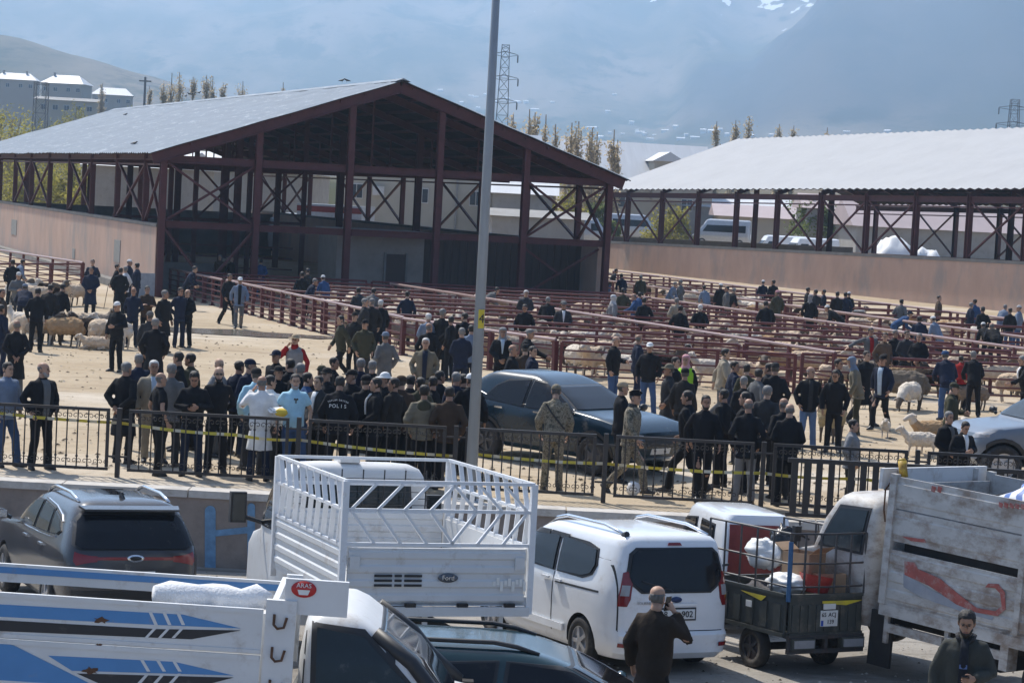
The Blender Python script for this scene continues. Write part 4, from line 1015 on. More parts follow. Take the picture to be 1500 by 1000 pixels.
    for (x, y, r_) in ((148, 908, 11), (133, 982, 12), (154, 882, 3), (145, 944, 5)):
        pr('rust_mark', [(x+r_*(.55+.75*((k*37+int(x)) % 10)/10)*math.cos(k*.37), y+.5*r_*(.4+.9*((k*53+int(y)) % 10)/10)*math.sin(k*.37)) for k in range(17)], M_RUST, a if y < 950 else b, .008)
    # headboard frame and cab
    zg = (Mi @ at(440, 848, 17.7)).z
    MB().box((X1+.33, -W+.02, zg-.14), (.50, .06, .28)).build('gusset_plate', M_WTRUCK, v)
    stx = Mi @ hit(445, 863, P0, NN)
    MB().tube([(stx.x, -W-.018, stx.z), (stx.x, -W-.004, stx.z)], (.100, .066), 24, front=(0, 0, 1)).build('oval_sticker', mat('red_sticker', (.50, .03, .03), .5, var=.05), v, True)
    RM = Matrix(((1, 0, 0, 0), (0, 0, -1, 0), (0, 1, 0, 0), (0, 0, 0, 1)))
    text_mesh('sticker_text', 'ARAS', .05, M_PLATE, v, Matrix.Translation((stx.x, -W-.020, stx.z+.028)) @ RM)
    MB().prism([(stx.x-.05, -W-.022, stx.z-.005), (stx.x+.05, -W-.022, stx.z-.005), (stx.x+.035, -W-.022, stx.z-.045), (stx.x-.035, -W-.022, stx.z-.045)], (0, .002, 0)).build('sticker_shape', M_PLATE, v)
    zc = (Mi @ at(500, 881, 18.4)).z
    zb = zc-.78
    h, xf = cab(v, X1+.20, M_WTRUCK, .97, zb, zc, None, low=.5, nose=.80)
    for sg in (-1, 1):
        window(h, [(xf-.80, zb+.03), (xf-1.16, zb+.40), (xf-1.42, zc-.13), (X1+.30, zc-.10), (X1+.33, zb+.03)], sidefn(h, sg), v, M_GLASSL, 'side_window', .045)
        h.panel('window_divider', [(xf-1.16, zc-.14), (xf-1.24, zc-.14), (xf-1.24, zb), (xf-1.16, zb)], sidefn(h, sg), M_TRIM, v, .014)
        h.panel('door_seam', [(X1+.255, .7), (X1+.267, .7), (X1+.267, zc-.1), (X1+.255, zc-.1)], sidefn(h, sg), M_TRIM, v, .002)
        MB().tube([(h.L(z)[1]-.06, sg*(h.L(z)[3]-.035), z) for z in (zb-.02, zb+.2, zb+.4, zc-.16)], .062, 10).build('door_pillar', M_TRIM, v, True)
        mo = MB().box((xf-.5, sg*1.15, zb-.22), (.10, .18, .34)).build('mirror', M_TRIM, v); MB().bar((xf-.55, sg*.95, zb-.2), (xf-.5, sg*1.1, zb-.2), .03).build('mirror_arm', M_TRIM, v)
        wheel(v, xf-.7, sg*.85, .35, .2, M_WTRUCK); wheel(v, -3.2, sg*.85, .35, .2, M_WTRUCK)
    window(h, [(-.74, zc-.15), (.74, zc-.15), (.84, zb+.04), (-.84, zb+.04)], frontfn(h), v, M_GLASS, 'windscreen')
    stk = [(X1+.74, zc-.19), (X1+.92, zc-.20), (X1+.92, zc-.23), (X1+.74, zc-.23)]
    for k in range(3): h.panel('window_sticker', [(X1+.36+.06*k, zc-.185), (X1+.41+.06*k, zc-.188), (X1+.415+.06*k, zc-.225), (X1+.37+.06*k, zc-.225)], sidefn(h, -1), M_PLATE, v, .014)
    MB().box((xf-1.66, -.55, zc+.015), (.12, .05, .04)).build('roof_marker', M_TRIM, v)
    # white foam roll carried in the bed
    rr = []
    cc = Mi @ at(300, 872, 18.6)
    mb = MB(); mb.tube([(cc.x-.42+.12*k, cc.y+.05*math.sin(k*2), cc.z-.02+.012*math.sin(k*3)) for k in range(9)], [.08]+[.12+.012*math.sin(k*2.3) for k in range(7)]+[.09], 10)
    fo_ = mb.build('foam_roll', mat('white_foam', (.74, .74, .74), .9, var=.08, bump=.6, bscale=40), None, True); fo_.matrix_world = M
    tag(fo_, 'rough white foam roll lying in the bed of the blue striped truck', 'roll')
    MB().box((cc.x+.2, cc.y-.1, zl+.3), (.9, .5, .6)).build('load_box', M_WTRUCK, v)
    return v
striped_truck()

# ---------------------------------------------------------------- cargo tricycle with caged box
def cargo_trike():
    mdk = mat('faded_dark_green', (.055, .06, .055), .55, var=.15, dirt_sheen=(.20, .17, .13), dirt_sheen_amt=.2, dirt_sheen_scale=4)
    mfr = mat('dark_tube', (.05, .048, .05), .5, var=.2, dirt_sheen=(.16, .09, .06), dirt_sheen_amt=.2, dirt_sheen_scale=8)
    v = thing('cargo_tricycle', 'dark cargo motor tricycle with a cage over its box full of junk', 'tricycle')
    x0, x1, W, zf, hb, zc = -1.0, .75, .60, .52, .50, 1.80
    MB().box(((x0+x1)/2, 0, zf), (x1-x0, 2*W-.02, .06)).build('box_floor', mdk, v)
    def vboard(name, p, q, n, out):
        p, q, o = Vector(p), Vector(q), Vector(out); mb = MB(); d = (q-p); L = d.length; d.normalize()
        mb.bar(p+Vector((0, 0, hb/2)), q+Vector((0, 0, hb/2)), .03, hb)
        for k in range(n): c = p+d*L*(k+.5)/n+o*.022; mb.bar(c+Vector((0, 0, .05)), c+Vector((0, 0, hb-.12)), L/n*.5, .02, up=o)
        mb.bar(p+o*.012+Vector((0, 0, hb)), q+o*.012+Vector((0, 0, hb)), .055, .04); mb.bar(p+o*.012, q+o*.012, .05, .05)
        return mb.build(name, mdk, v)
    tg = vboard('tailgate', (x0, W-.03, zf), (x0, -W+.03, zf), 9, (-1, 0, 0))
    for sg in (1, -1): vboard('side_board', (x0+.03, sg*W, zf), (x1, sg*W, zf), 6, (0, sg, 0))
    vboard('headboard', (x1, W, zf), (x1, -W, zf), 8, (1, 0, 0))
    ys = mat('yellow_stripe', (.62, .50, .04), .5, dirt_sheen=(.2, .17, .1), dirt_sheen_amt=.2)
    MB().prism([(x0-.035, .08, zf+.43), (x0-.035, -.56, zf+.43), (x0-.035, -.30, zf+.37), (x0-.035, .08, zf+.40)], (-.003, 0, 0)).build('yellow_flash', ys, tg)
    MB().prism([(x0+.4, W+.036, zf+.44), (x0+.95, W+.036, zf+.44), (x0+.5, W+.036, zf+.37)], (0, .003, 0)).build('yellow_flash', ys, v)
    RM = Matrix(((0, 0, -1, 0), (-1, 0, 0, 0), (0, 1, 0, 0), (0, 0, 0, 1)))
    p = MB().box((x0-.045, -.03, zf+.21), (.012, .27, .20)).build('number_plate', M_PLATE, tg)
    MB().box((x0-.0525, .08, zf+.15), (.004, .035, .07)).build('plate_band', mat('plate_blue', (.03, .09, .40), .4), p)
    [text_mesh('plate_text', c_, .075, M_BLK, p, Matrix.Translation((x0-.053, y_, zf+.255)) @ RM) for c_, y_ in (('65', .055), ('ACJ', -.075))]; text_mesh('plate_text', '139', .075, M_BLK, p, Matrix.Translation((x0-.053, -.05, zf+.165)) @ RM)
    MB().box((x0-.045, -.03, zf+.36), (.012, .19, .07)).build('maker_plate', M_PLATE, tg)
    MB().box((x0+.75, W+.045, zf+.30), (.12, .01, .08)).build('side_plate', M_PLATE, v)
    for y in (.38, -.40):
        b = MB().box((x0-.05, y, zf-.10), (.09, .36, .14)).build('lamp_box', mdk, v); MB().box((x0-.10, y, zf-.10), (.02, .31, .10)).build('tail_lamp', M_LAMPW, b)
    MB().box((x0-.03, 0, zf-.20), (.05, 2*W, .05)).build('rear_bar', mfr, v); MB().box((x0-.03, 0, zf-.02), (.05, 2*W, .05)).build('rear_bar', mfr, v)
    for y in (W-.03, -W+.03, .0): MB().box((x0-.03, y, zf-.11), (.05, .05, .18)).build('rear_strut', mfr, v)
    # cage tubes
    zb = zf+hb+.03
    for z in (zb+.08, (zb+zc)/2, zc):
        for sg in (1, -1): MB().tube([(x0, sg*W, z), (x1, sg*W, z)], .014, 6).build('cage_tube', mfr, v)
        MB().tube([(x0, W, z), (x0, .0, z-.01), (x0, -W+.05, z), (x0+.03, -W, z)], .014, 6).build('cage_tube', mfr, v)
    for k in range(6):
        y = W-2*W*k/5; MB().tube([(x0, y, zb-.02), (x0, y, zc)], .015, 6).build('cage_tube', mfr, v)
    for sg in (1, -1):
        for k in range(1, 6):
            x = x0+(x1-x0)*k/5; MB().tube([(x, sg*W, zb-.02), (x, sg*W, zc)], .014, 6).build('cage_tube', mfr, v)
    MB().tube([(x0-.01, W, zb-.1), (x0-.01, W, zc-.1)], .03, 8).build('blue_corner', mat('blue_wrap', (.03, .10, .22), .6), v)
    # running gear
    for sg in (1, -1): wheel(v, -.30, sg*.55, .27, .15, mfr)
    MB().tube([(-.30, -.6, .27), (-.30, .6, .27)], .05, 8).build('axle', M_UNDER, v)
    for y in (-.3, .3): MB().bar((x0+.1, y, zf-.08), (1.9, y*.3, .55), .06, .08).build('frame_rail', M_UNDER, v)
    wheel(v, 2.0, 0, .27, .11, mfr)
    MB().tube([(2.0, .1, .27), (1.78, .1, .95)], .03, 6).tube([(2.0, -.1, .27), (1.78, -.1, .95)], .03, 6).tube([(1.65, .38, 1.05), (1.78, .1, .98), (1.78, -.1, .98), (1.65, -.38, 1.05)], .018, 6).build('fork', M_TRIM, v)
    MB().box((1.25, 0, .78), (.7, .3, .12)).box((1.55, 0, .72), (.35, .26, .25)).box((1.3, 0, .5), (.5, .25, .35)).build('saddle', M_TRIM, v)
    f = Vector((-math.sin(R(30)), math.cos(R(30)), 0)); rc = at(1209, 900, 28.2)
    place(v, rc.x-f.x*x0, rc.y-f.y*x0, 120)
    M = v.matrix_world.copy()
    # the junk in the box: each a thing of its own
    def junk(name, label, cat, mesh_o, loc, rz=0, tilt=0):
        mesh_o.matrix_world = M @ Matrix.Translation(loc) @ Matrix.Rotation(rz, 4, 'Z') @ Matrix.Rotation(tilt, 4, 'X'); tag(mesh_o, label, cat)
    mcard = mat('cardboard', (.36, .24, .15), .85, var=.15)
    def carton(sx, sy, sz, flap=True):
        mb = MB(); t = .008
        mb.box((0, 0, t), (sx, sy, t*2))
        for s in (-1, 1): mb.box((s*sx/2, 0, sz/2), (t, sy, sz)); mb.box((0, s*sy/2, sz/2), (sx, t, sz))
        if flap:
            for s in (-1, 1): mb.box((s*(sx/2+.07), 0, sz+.05), (.16, sy, t), Matrix.Rotation(s*-.6, 3, 'Y'))
        return mb.build('cardboard_box', mcard)
    def bag(m, rx, ry, rz_, seed):
        mb = MB(); nu, nv = 30, 18
        for_ = []
        for j in range(nv+1):
            t = math.pi*(.03+.94*j/nv); row = []
            for k in range(nu):
                a = 2*math.pi*k/nu; d = Vector((math.sin(t)*math.cos(a), math.sin(t)*math.sin(a), -math.cos(t)))
                q = 1+.34*noise.noise(d*2.0+Vector((seed, 0, 0)))+.14*noise.noise(d*5+Vector((0, seed, 0)))+.05*noise.noise(d*11+Vector((0, 0, seed)))
                row.append(Vector((d.x*rx*q, d.y*ry*q, rz_*(1+max(-.9, d.z)*q))))
            for_.append(row)
        mb.rings(for_); return mb.build('plastic_bag', m, None, True)
    mwb = mat('white_plastic_bag', (.75, .75, .74), .35, var=.06, bump=.5, bscale=14); mbb = mat('black_plastic_bag', (.02, .02, .022), .25, var=.1, bump=.5, bscale=14)
    base = zf+.05
    junk('cardboard_box', 'open brown cardboard box with bright flaps in the tricycle cage', 'box', carton(.42, .36, .36), (-.35, -.12, base+.55), .3)
    junk('cardboard_box', 'flattened red-brown carton on the right of the tricycle box', 'box', carton(.46, .4, .3, False), (-.55, -.30, base+.38), -.2)
    junk('plastic_bag', 'crumpled white plastic bag low at the left of the tricycle box', 'bag', bag(mwb, .30, .24, .13, 3), (-.55, .28, base+.40))
    junk('plastic_bag', 'white sack leaning high against the tricycle cage', 'bag', bag(mwb, .34, .16, .20, 7), (.20, .10, base+.62))
    junk('plastic_bag', 'shiny black plastic bag topmost in the tricycle cage', 'bag', bag(mbb, .2, .18, .24, 11), (.35, -.30, base+.68))
    junk('plastic_tub', 'red plastic tub wedged among the tricycle junk', 'tub', MB().rings([[(r_*math.cos(2*math.pi*k/20), r_*math.sin(2*math.pi*k/20), z) for k in range(20)] for r_, z in ((.17, 0), (.22, .22), (.235, .225), (.205, .22), (.16, .02))]).build('plastic_tub', mat('red_plastic', (.42, .04, .03), .4)), (-.72, -.02, base+.44), 0, .15)
    junk('dark_sack', 'dark sack filling the bottom of the tricycle box', 'sack', bag(mat('dark_sacking', (.05, .045, .05), .8, bump=.4), .55, .42, .24, 15), (.1, 0, base))
    junk('dark_sack', 'dark sack at the rear of the tricycle box', 'sack', bag(MATS['dark_sacking'], .36, .46, .19, 19), (-.6, 0, base))
    return v
cargo_trike()

# ---------------------------------------------------------------- narrow white vehicle with a red back, behind the tricycle
def red_back_van():
    mr = mat('dull_red_panel', (.22, .035, .03), .6, var=.2, dirt_sheen=(.12, .07, .05), dirt_sheen_amt=.25)
    v = thing('small_van', 'narrow white cabin vehicle with a dull red back panel behind the tricycle', 'van')
    h = Hull([(.35, 1.25, -1.2, .50), (.6, 1.3, -1.22, .53), (1.0, 1.25, -1.22, .535), (1.1, 1.1, -1.22, .53), (1.55, .85, -1.21, .51), (1.76, .7, -1.19, .48), (1.83, .6, -1.15, .44), (1.86, .4, -1.05, .33)])
    h.body('body', M_WHITE, v)
    h.panel('red_panel', [(-.45, .55), (.45, .55), (.43, 1.69), (-.43, 1.69)], rearfn(h), mr, v, .02)
    for sg in (1, -1):
        window(h, [(.85, 1.15), (.7, 1.6), (.1, 1.66), (.1, 1.15)], sidefn(h, sg), v, M_GLASS, 'side_window')
        window(h, [(-.1, 1.15), (-.1, 1.66), (-.75, 1.64), (-.75, 1.15)], sidefn(h, sg), v, M_GLASS, 'side_window')
        for x in (.8, -.75): wheel(v, x, sg*.46, .27, .15)
    window(h, [(-.4, 1.68), (.4, 1.68), (.44, 1.18), (-.44, 1.18)], frontfn(h), v, M_GLASS, 'windscreen')
    f = Vector((-math.sin(R(12)), math.cos(R(12)), 0)); rc = at(1112, 800, 31.2)
    place(v, rc.x+f.x*1.2, rc.y+f.y*1.2, 102); v.scale = (1, 1, .92)
red_back_van()

# ---------------------------------------------------------------- rusty white truck at the right
def rusty_truck():
    v = thing('dropside_truck', 'rusty white dropside truck with a red swoosh on its tall boards', 'truck')
    H = 41.0; f = Vector((-math.sin(R(H)), math.cos(R(H)), 0)); W = .98
    # the left front corner of the bed stands at this pixel column
    c = at(1290, 800, 28.2); l = Vector((-f.y, f.x, 0))
    o = Vector((c.x, c.y, 0))-l*W
    place(v, o.x, o.y, 90+H); M = v.matrix_world.copy(); Mi = M.inverted()
    zb = (Mi @ at(1290, 889, 28.2)).z; zm = (Mi @ at(1290, 800, 28.2)).z; zt = (Mi @ at(1290, 704, 28.2)).z
    x0 = -4.0
    gap = .10
    bl = {}
    for sg in (1, -1):
        bl[(0, sg)] = ribbed_board('side_board', M_WRUSTY, v, (x0, sg*W, zb), (-.1, sg*W, zb), zm-zb-gap, 3, (0, sg, 0), .035, .012)
        hh = zt-zm
        for k in range(2):
            bl[(1+k, sg)] = ribbed_board('extension_board', M_WRUSTY, v, (x0, sg*W, zm+hh*k/2+.01), (-.1, sg*W, zm+hh*k/2+.01), hh/2-.02, 1, (0, sg, 0), .035, .010)
    for sg in (1, -1):
        MB().box((-.05, sg*W, (zt+zb)/2), (.10, .08, zt-zb+.04)).build('corner_post', M_WRUSTY, v)
        MB().box((-2.1, sg*(W+.01), (zt+zb)/2), (.08, .06, zt-zb)).build('board_post', M_WRUSTY, v)
        MB().box((x0, sg*W, (zt+zb)/2), (.10, .08, zt-zb)).build('corner_post', M_WRUSTY, v)
    MB().box((-.05, 0, (zt+zb)/2-.05), (.05, 2*W-.1, zt-zb-.1)).build('headboard', M_WRUSTY, v)
    MB().box((x0, 0, (zt+zb)/2-.1), (.05, 2*W-.1, zt-zb-.3)).build('tailgate', M_WRUSTY, v)
    MB().box((x0/2, 0, zb-.02), (-x0, 2*W, .08)).build('bed_floor', M_WRUSTY, v)
    MB().box((x0/2, W-.02, zb-.10), (-x0, .06, .14)).build('bed_sill', M_WRUSTY, v)
    # flat print: the red swoosh and the grey band under it
    P0 = M @ Vector((0, W+.016, 1)); NN = M.to_3x3() @ Vector((0, 1, 0))
    mred = mat('faded_red_paint', (.33, .085, .07), .7, var=.25, dirt_sheen=(.42, .38, .35), dirt_sheen_amt=.34, dirt_sheen_scale=5); mgr = mat('faded_grey_paint', (.28, .30, .34), .6, var=.15, dirt_sheen=(.45, .42, .39), dirt_sheen_amt=.15)
    def pr(name, pix, m, par, e):
        pts = [Mi @ hit(x, y, P0, NN) for x, y in pix]; pts = [Vector((p.x, W+.0135+e, p.z)) for p in pts]
        return MB().prism(pts, (0, .003, 0)).build(name, m, par)
    a = bl[(0, 1)]
    pr('grey_swoosh', [(1316, 846), (1360, 868), (1420, 893), (1450, 901), (1448, 906), (1410, 898), (1345, 880), (1317, 866)], mgr, a, .002)
    pr('swoosh', [(1317, 828), (1332, 829), (1337, 838), (1370, 850), (1405, 876), (1425, 889), (1452, 892), (1461, 884), (1458, 866), (1450, 858), (1436, 858), (1440, 852), (1455, 852), (1465, 864), (1467, 888), (1456, 899), (1425, 896), (1395, 886), (1355, 862), (1318, 848)], mred, a, .005)
    pr('red_patch', [(1311, 792), (1345, 794), (1347, 799), (1325, 798)], mred, bl[(1, 1)], .003)
    for x in (1352, 1361): pr('red_tick', [(x, 715), (x+6, 717), (x+4, 725), (x-1, 723)], mred, bl[(2, 1)], .003)
    for x in (1450, 1458, 1466, 1474, 1482): pr('red_tick', [(x, 732), (x+6, 734), (x+5, 741), (x, 739)], mred, bl[(2, 1)], .003)
    # chassis, mudguard, under-run bar
    for y in (-.4, .4): MB().box((-1.5, y, zb-.25), (6.2, .1, .22)).build('chassis_rail', M_UNDER, v)
    MB().box((-.55, W-.04, zb-.32), (.9, .05, .11)).build('side_guard', M_WRUSTY, v); MB().box((-1.5, W-.04, zb-.30), (.9, .05, .11)).build('side_guard', M_WRUSTY, v)
    MB().box((-.1, W-.06, zb-.30), (.06, .05, .45)).build('guard_bracket', M_WRUSTY, v); MB().box((-1.05, W-.06, zb-.25), (.06, .05, .4)).build('guard_bracket', M_WRUSTY, v)
    MB().box((-1.95, W-.10, zb-.22), (.12, .2, .5)).build('mudguard', M_WRUSTY, v)
    MB().box((.02, W-.12, zb-.5), (.35, .05, .7)).build('mud_flap', M_UNDER, v)
    for sg in (1, -1): wheel(v, -2.55, sg*.80, .38, .24, M_WRUSTY); wheel(v, 1.25, sg*.80, .38, .22, M_WRUSTY)
    MB().box((-1.2, 0, zb-.45), (.7, .9, .35)).build('tank', M_UNDER, v)
    # cab
    zc = (Mi @ at(1262, 733, 29.3)).z
    h, xf = cab(v, .22, M_WRUSTY, .92, zc-.78, zc, None, low=.5, nose=.45, rake=.4)
    for sg in (1, -1):
        window(h, [(h.L(zc-.74)[1]-.17, zc-.74), (h.L(zc-.17)[1]-.17, zc-.17), (.42, zc-.14), (.42, zc-.74)], sidefn(h, sg), v, M_GLASSL, 'side_window', .04)
        MB().bar((xf-.5, sg*.92, zc-.7), (xf-.45, sg*1.1, zc-.62), .025).build('mirror_arm', M_TRIM, v); MB().box((xf-.45, sg*1.12, zc-.62), (.06, .12, .2)).build('mirror', M_TRIM, v)
    window(h, [(-.68, zc-.16), (.68, zc-.16), (.78, zc-.72), (-.78, zc-.72)], frontfn(h), v, M_GLASSL, 'windscreen')
    window(h, [(-.5, zc-.2), (.5, zc-.2), (.5, zc-.55), (-.5, zc-.55)], rearfn(h), v, M_GLASSL, 'rear_window')
    MB().tube([(.02, W, zt-.1), (.05, W+.05, zt-.2), (.05, W+.04, zt-.45), (.03, W+.02, zt-.6)], .012, 6).build('rope_hook', M_RUST, v)
    # things on the load
    t = MB().tube([(0, 0, 0), (0, 0, .21)], .055, 12).tube([(0, 0, .21), (0, 0, .24)], [.055, .035], 12).mesh('paint_can', [mat('yellow_can', (.55, .36, .04), .5, dirt_sheen=(.22, .07, .03), dirt_sheen_amt=.5, dirt_sheen_scale=7)], True)
    o_ = link('paint_can', t); pcn = Mi @ at(1318, 702, 28.4); o_.matrix_world = M @ Matrix.Translation((-.10, W-.10, zt-.02)) @ Matrix.Rotation(.25, 4, 'Y'); tag(o_, 'yellow and brown can standing on the front corner of the rusty truck', 'can')
    mb = MB(); nu, nv = 22, 12
    for_ = []
    for j in range(nv+1):
        tt = math.pi*(.03+.94*j/nv); row = []
        for k in range(nu):
            a = 2*math.pi*k/nu; d = Vector((math.sin(tt)*math.cos(a), math.sin(tt)*math.sin(a), -math.cos(tt))); q = 1+.25*noise.noise(d*2.4)+.1*noise.noise(d*7)
            row.append(Vector((d.x*.75*q, d.y*.6*q, .42*(1+d.z*q))))
        for_.append(row)
    mb.rings(for_); tp = bpy.data.materials.new('blue_white_sheet'); tp.use_nodes = True; nt = tp.node_tree; b = nt.nodes['Principled BSDF']; b.inputs['Roughness'].default_value = .5
    tc = nt.nodes.new('ShaderNodeTexCoord'); wv = _n(nt, 'ShaderNodeTexWave', Scale=1.6, Distortion=3.0, Detail=2.0); nt.links.new(tc.outputs['Object'], wv.inputs['Vector'])
    cr = nt.nodes.new('ShaderNodeValToRGB'); cr.color_ramp.elements[0].position = .45; cr.color_ramp.elements[0].color = (.75, .76, .78, 1); cr.color_ramp.elements[1].position = .6; cr.color_ramp.elements[1].color = (.08, .16, .42, 1)
    nt.links.new(wv.outputs['Fac'], cr.inputs[0]); nt.links.new(cr.outputs[0], b.inputs['Base Color'])
    s = mb.build('bundled_sheet', tp, None, True); s.matrix_world = M @ Matrix.Translation((-2.0, .15, zt-.62)); tag(s, 'bundled blue and white plastic sheet lying in the rusty truck', 'sheet')
    tr = MB(); N = 28
    for k in range(N):
        pass
    wheel_o = wheel(None, 0, 0, .34, .2, M_RUBBER, name='spare_tyre'); wheel_o.matrix_world = M @ Matrix.Translation((-1.25, .3, zt-.26)) @ Matrix.Rotation(R(70), 4, 'X'); tag(wheel_o, 'black spare tyre on the load of the rusty truck', 'tyre')
    MB().box((-1.3, .1, (zb+zt)/2-.25), (2.2, 1.5, .55)).build('load_crates', M_UNDER, v)
    MB().box((.10, .02, zt-.06), (.05, 2*W+.16, .26)).build('cab_guard_board', M_WTRUCK, v)
    for sg in (1, -1): MB().box((.06, sg*(W-.2), zt-.2), (.05, .06, .5)).build('guard_strut', M_WRUSTY, v)
    T = Matrix.Translation((-1.6, 0, 0)) @ Matrix.Rotation(R(-3.2), 4, 'Y') @ Matrix.Translation((1.6, 0, 0)); new = M @ T
    for o in (o_, s, wheel_o): o.matrix_world = new @ Mi @ o.matrix_world
    v.matrix_world = new
rusty_truck()

# ================================================================ PENS, SHEEP
M_RAIL = mat('pen_red_paint', (.105, .020, .021), .5, var=.2, vscale=3, dirt_sheen=(.12, .05, .04), dirt_sheen_amt=.2, dirt_sheen_scale=3)
M_RAILTOP = mat('glint_top_rail', (.30, .20, .18), .4, metal=.2, var=.15, vscale=4)  # sun glint along the top rails, put into a paler colour
_uc = {}; prng0 = random.Random(8)
def ubar(kind, L):
    """unit pieces shared by all pen fences; rails are scaled along their length"""
    return None
def pen_fence(P, Q, label, group, h=1.1, nr=5, pitch=2.0, top=False, post_w=.10):
    P, Q = Vector((*P, 0)), Vector((*Q, 0)); d = Q-P; L = d.length; ang = math.atan2(d.y, d.x)
    t = thing('pen_fence', label, 'fence', P, ang, group)
    if 'rail' not in _uc:
        _uc['rail'] = MB().box((.5, 0, 0), (1, .036, .044)).mesh('rail', M_RAIL); _uc['top'] = MB().tube([(0, 0, 0), (1, 0, 0)], .042, 8).mesh('top_rail', M_RAIL)
        _uc['topw'] = MB().tube([(0, 0, 0), (1, 0, 0)], .05, 8).mesh('top_rail', M_RAILTOP); _uc['post'] = MB().box((0, 0, .57), (.09, .10, 1.14)).box((0, 0, .02), (.2, .2, .04)).mesh('post', M_RAIL)
    for k in range(nr):
        z = .18+(h-.18)*k/(nr-1); last = k == nr-1
        o = link('top_rail' if last else 'rail', _uc['topw' if (last and top) else 'top' if last else 'rail'], t, (0, 0 if last else .055, z)); o.scale = (L, 1, 1); o.rotation_euler = (0, prng0.uniform(-.03, .03)/L, prng0.uniform(-.03, .03)/L)
    n = max(1, round(L/pitch))
    for k in range(n+1):
        o = link('post', _uc['post'], t, (L*k/n, 0, 0)); o.rotation_euler = (prng0.uniform(-.02, .02), prng0.uniform(-.02, .02), 0); o.scale = (post_w/.10, post_w/.10, h/1.14)
    return t
def Lx(d): return -3.3-.398*(d-68)
def Mx(d): return 2.0-.415*(d-75)
def Nx(d): return 11.2-.383*(d-77.4)
def Sx(d): return 16.8-.383*(d-77.4)          # far edge of the aisle
GP = 'red rail fences of the sheep pens'
# long fences running away from the camera
pen_fence((-3.3, 68), (Lx(88), 88), 'red pen fence with pale top rail along the open sandy yard, many posts', GP, 1.12, 5, 1.35, True, .13)
pen_fence((Lx(88)-.2, 88.3), (Lx(97), 97), 'red pen fence running on into the gabled shed', GP, 1.1, 5, 1.6, True)
pen_fence((Mx(58.6), 61.2), (Mx(92), 92), 'long red pen fence whose pale top rail cuts across the middle pens', GP, 1.16, 4, 2.4, True)
pen_fence((Nx(57), 61.1), (Nx(96), 96), 'long red pen fence with pale top rail along the aisle', GP, 1.12, 5, 2.2, True)
pen_fence((-3.3, 67.8), (1.2, 61.1), 'red pen fence corner slanting from the sandy yard to the front row', GP, 1.1, 5, 1.5, True, .14)
# cross fences, front to back
rows = [61.0+3.05*k for k in range(12)]
ORD = ['front', 'second', 'third', 'fourth', 'fifth', 'sixth', 'seventh', 'eighth', 'ninth', 'tenth', 'eleventh', 'twelfth', 'thirteenth']
for k, d in enumerate(rows):
    x0 = max(Lx(d), 1.25 if d < 62 else Lx(d)) + .1
    xm, x1 = Mx(d), Nx(d)
    la = 'front red pen fence facing the parked blue car' if k == 0 else f'{ORD[k]} red cross fence from the front, left of the pale diagonal rail'
    if xm-x0 > 1.5: pen_fence((x0, d), (xm-.1, d+.02), la, GP, 1.08, 5 if k == 0 else 4, 2.3)
    lb = 'front red pen fence facing the walking men at the right' if k == 0 else f'{ORD[k]} red cross fence from the front, right of the pale diagonal rail'
    pen_fence((xm+.1, d+.25), (x1-.1, d+.25+.06*(x1-xm)), lb, GP, 1.08, 5 if k == 0 else 4, 2.3)
# far block before the long pink wall
for off, nm in ((0, 'red pen fence at the near side of the far pens, across the aisle'), (7.6, 'red rail fence along the foot of the long pink wall')):
    pen_fence((Sx(66)+off*1.07, 66), (Sx(128)+off*1.07, 128), nm, GP, 1.1, 4, 2.6, True)
for k in range(12):
    d = 70+4.6*k; pen_fence((Sx(d)+.2, d), (Sx(d)+7.8, d+1.6), f'{ORD[k]} red cross fence among the far pens below the pink wall', GP, 1.05, 4, 2.6)
# pen at the far left
pa, pc = gnd(120, 424), gnd(-60, 392); pb_ = gnd(-60, 425)
pen_fence((pa.x, pa.y), (pc.x, pc.y), 'red rail pen fence at the far left before the pink side wall', GP, 1.15, 5, 2.0, True)
pen_fence((pa.x, pa.y-.1), (pb_.x, pb_.y-2), 'lower red rail pen fence at the far left behind the sheep sellers', GP, 1.1, 5, 2.0)

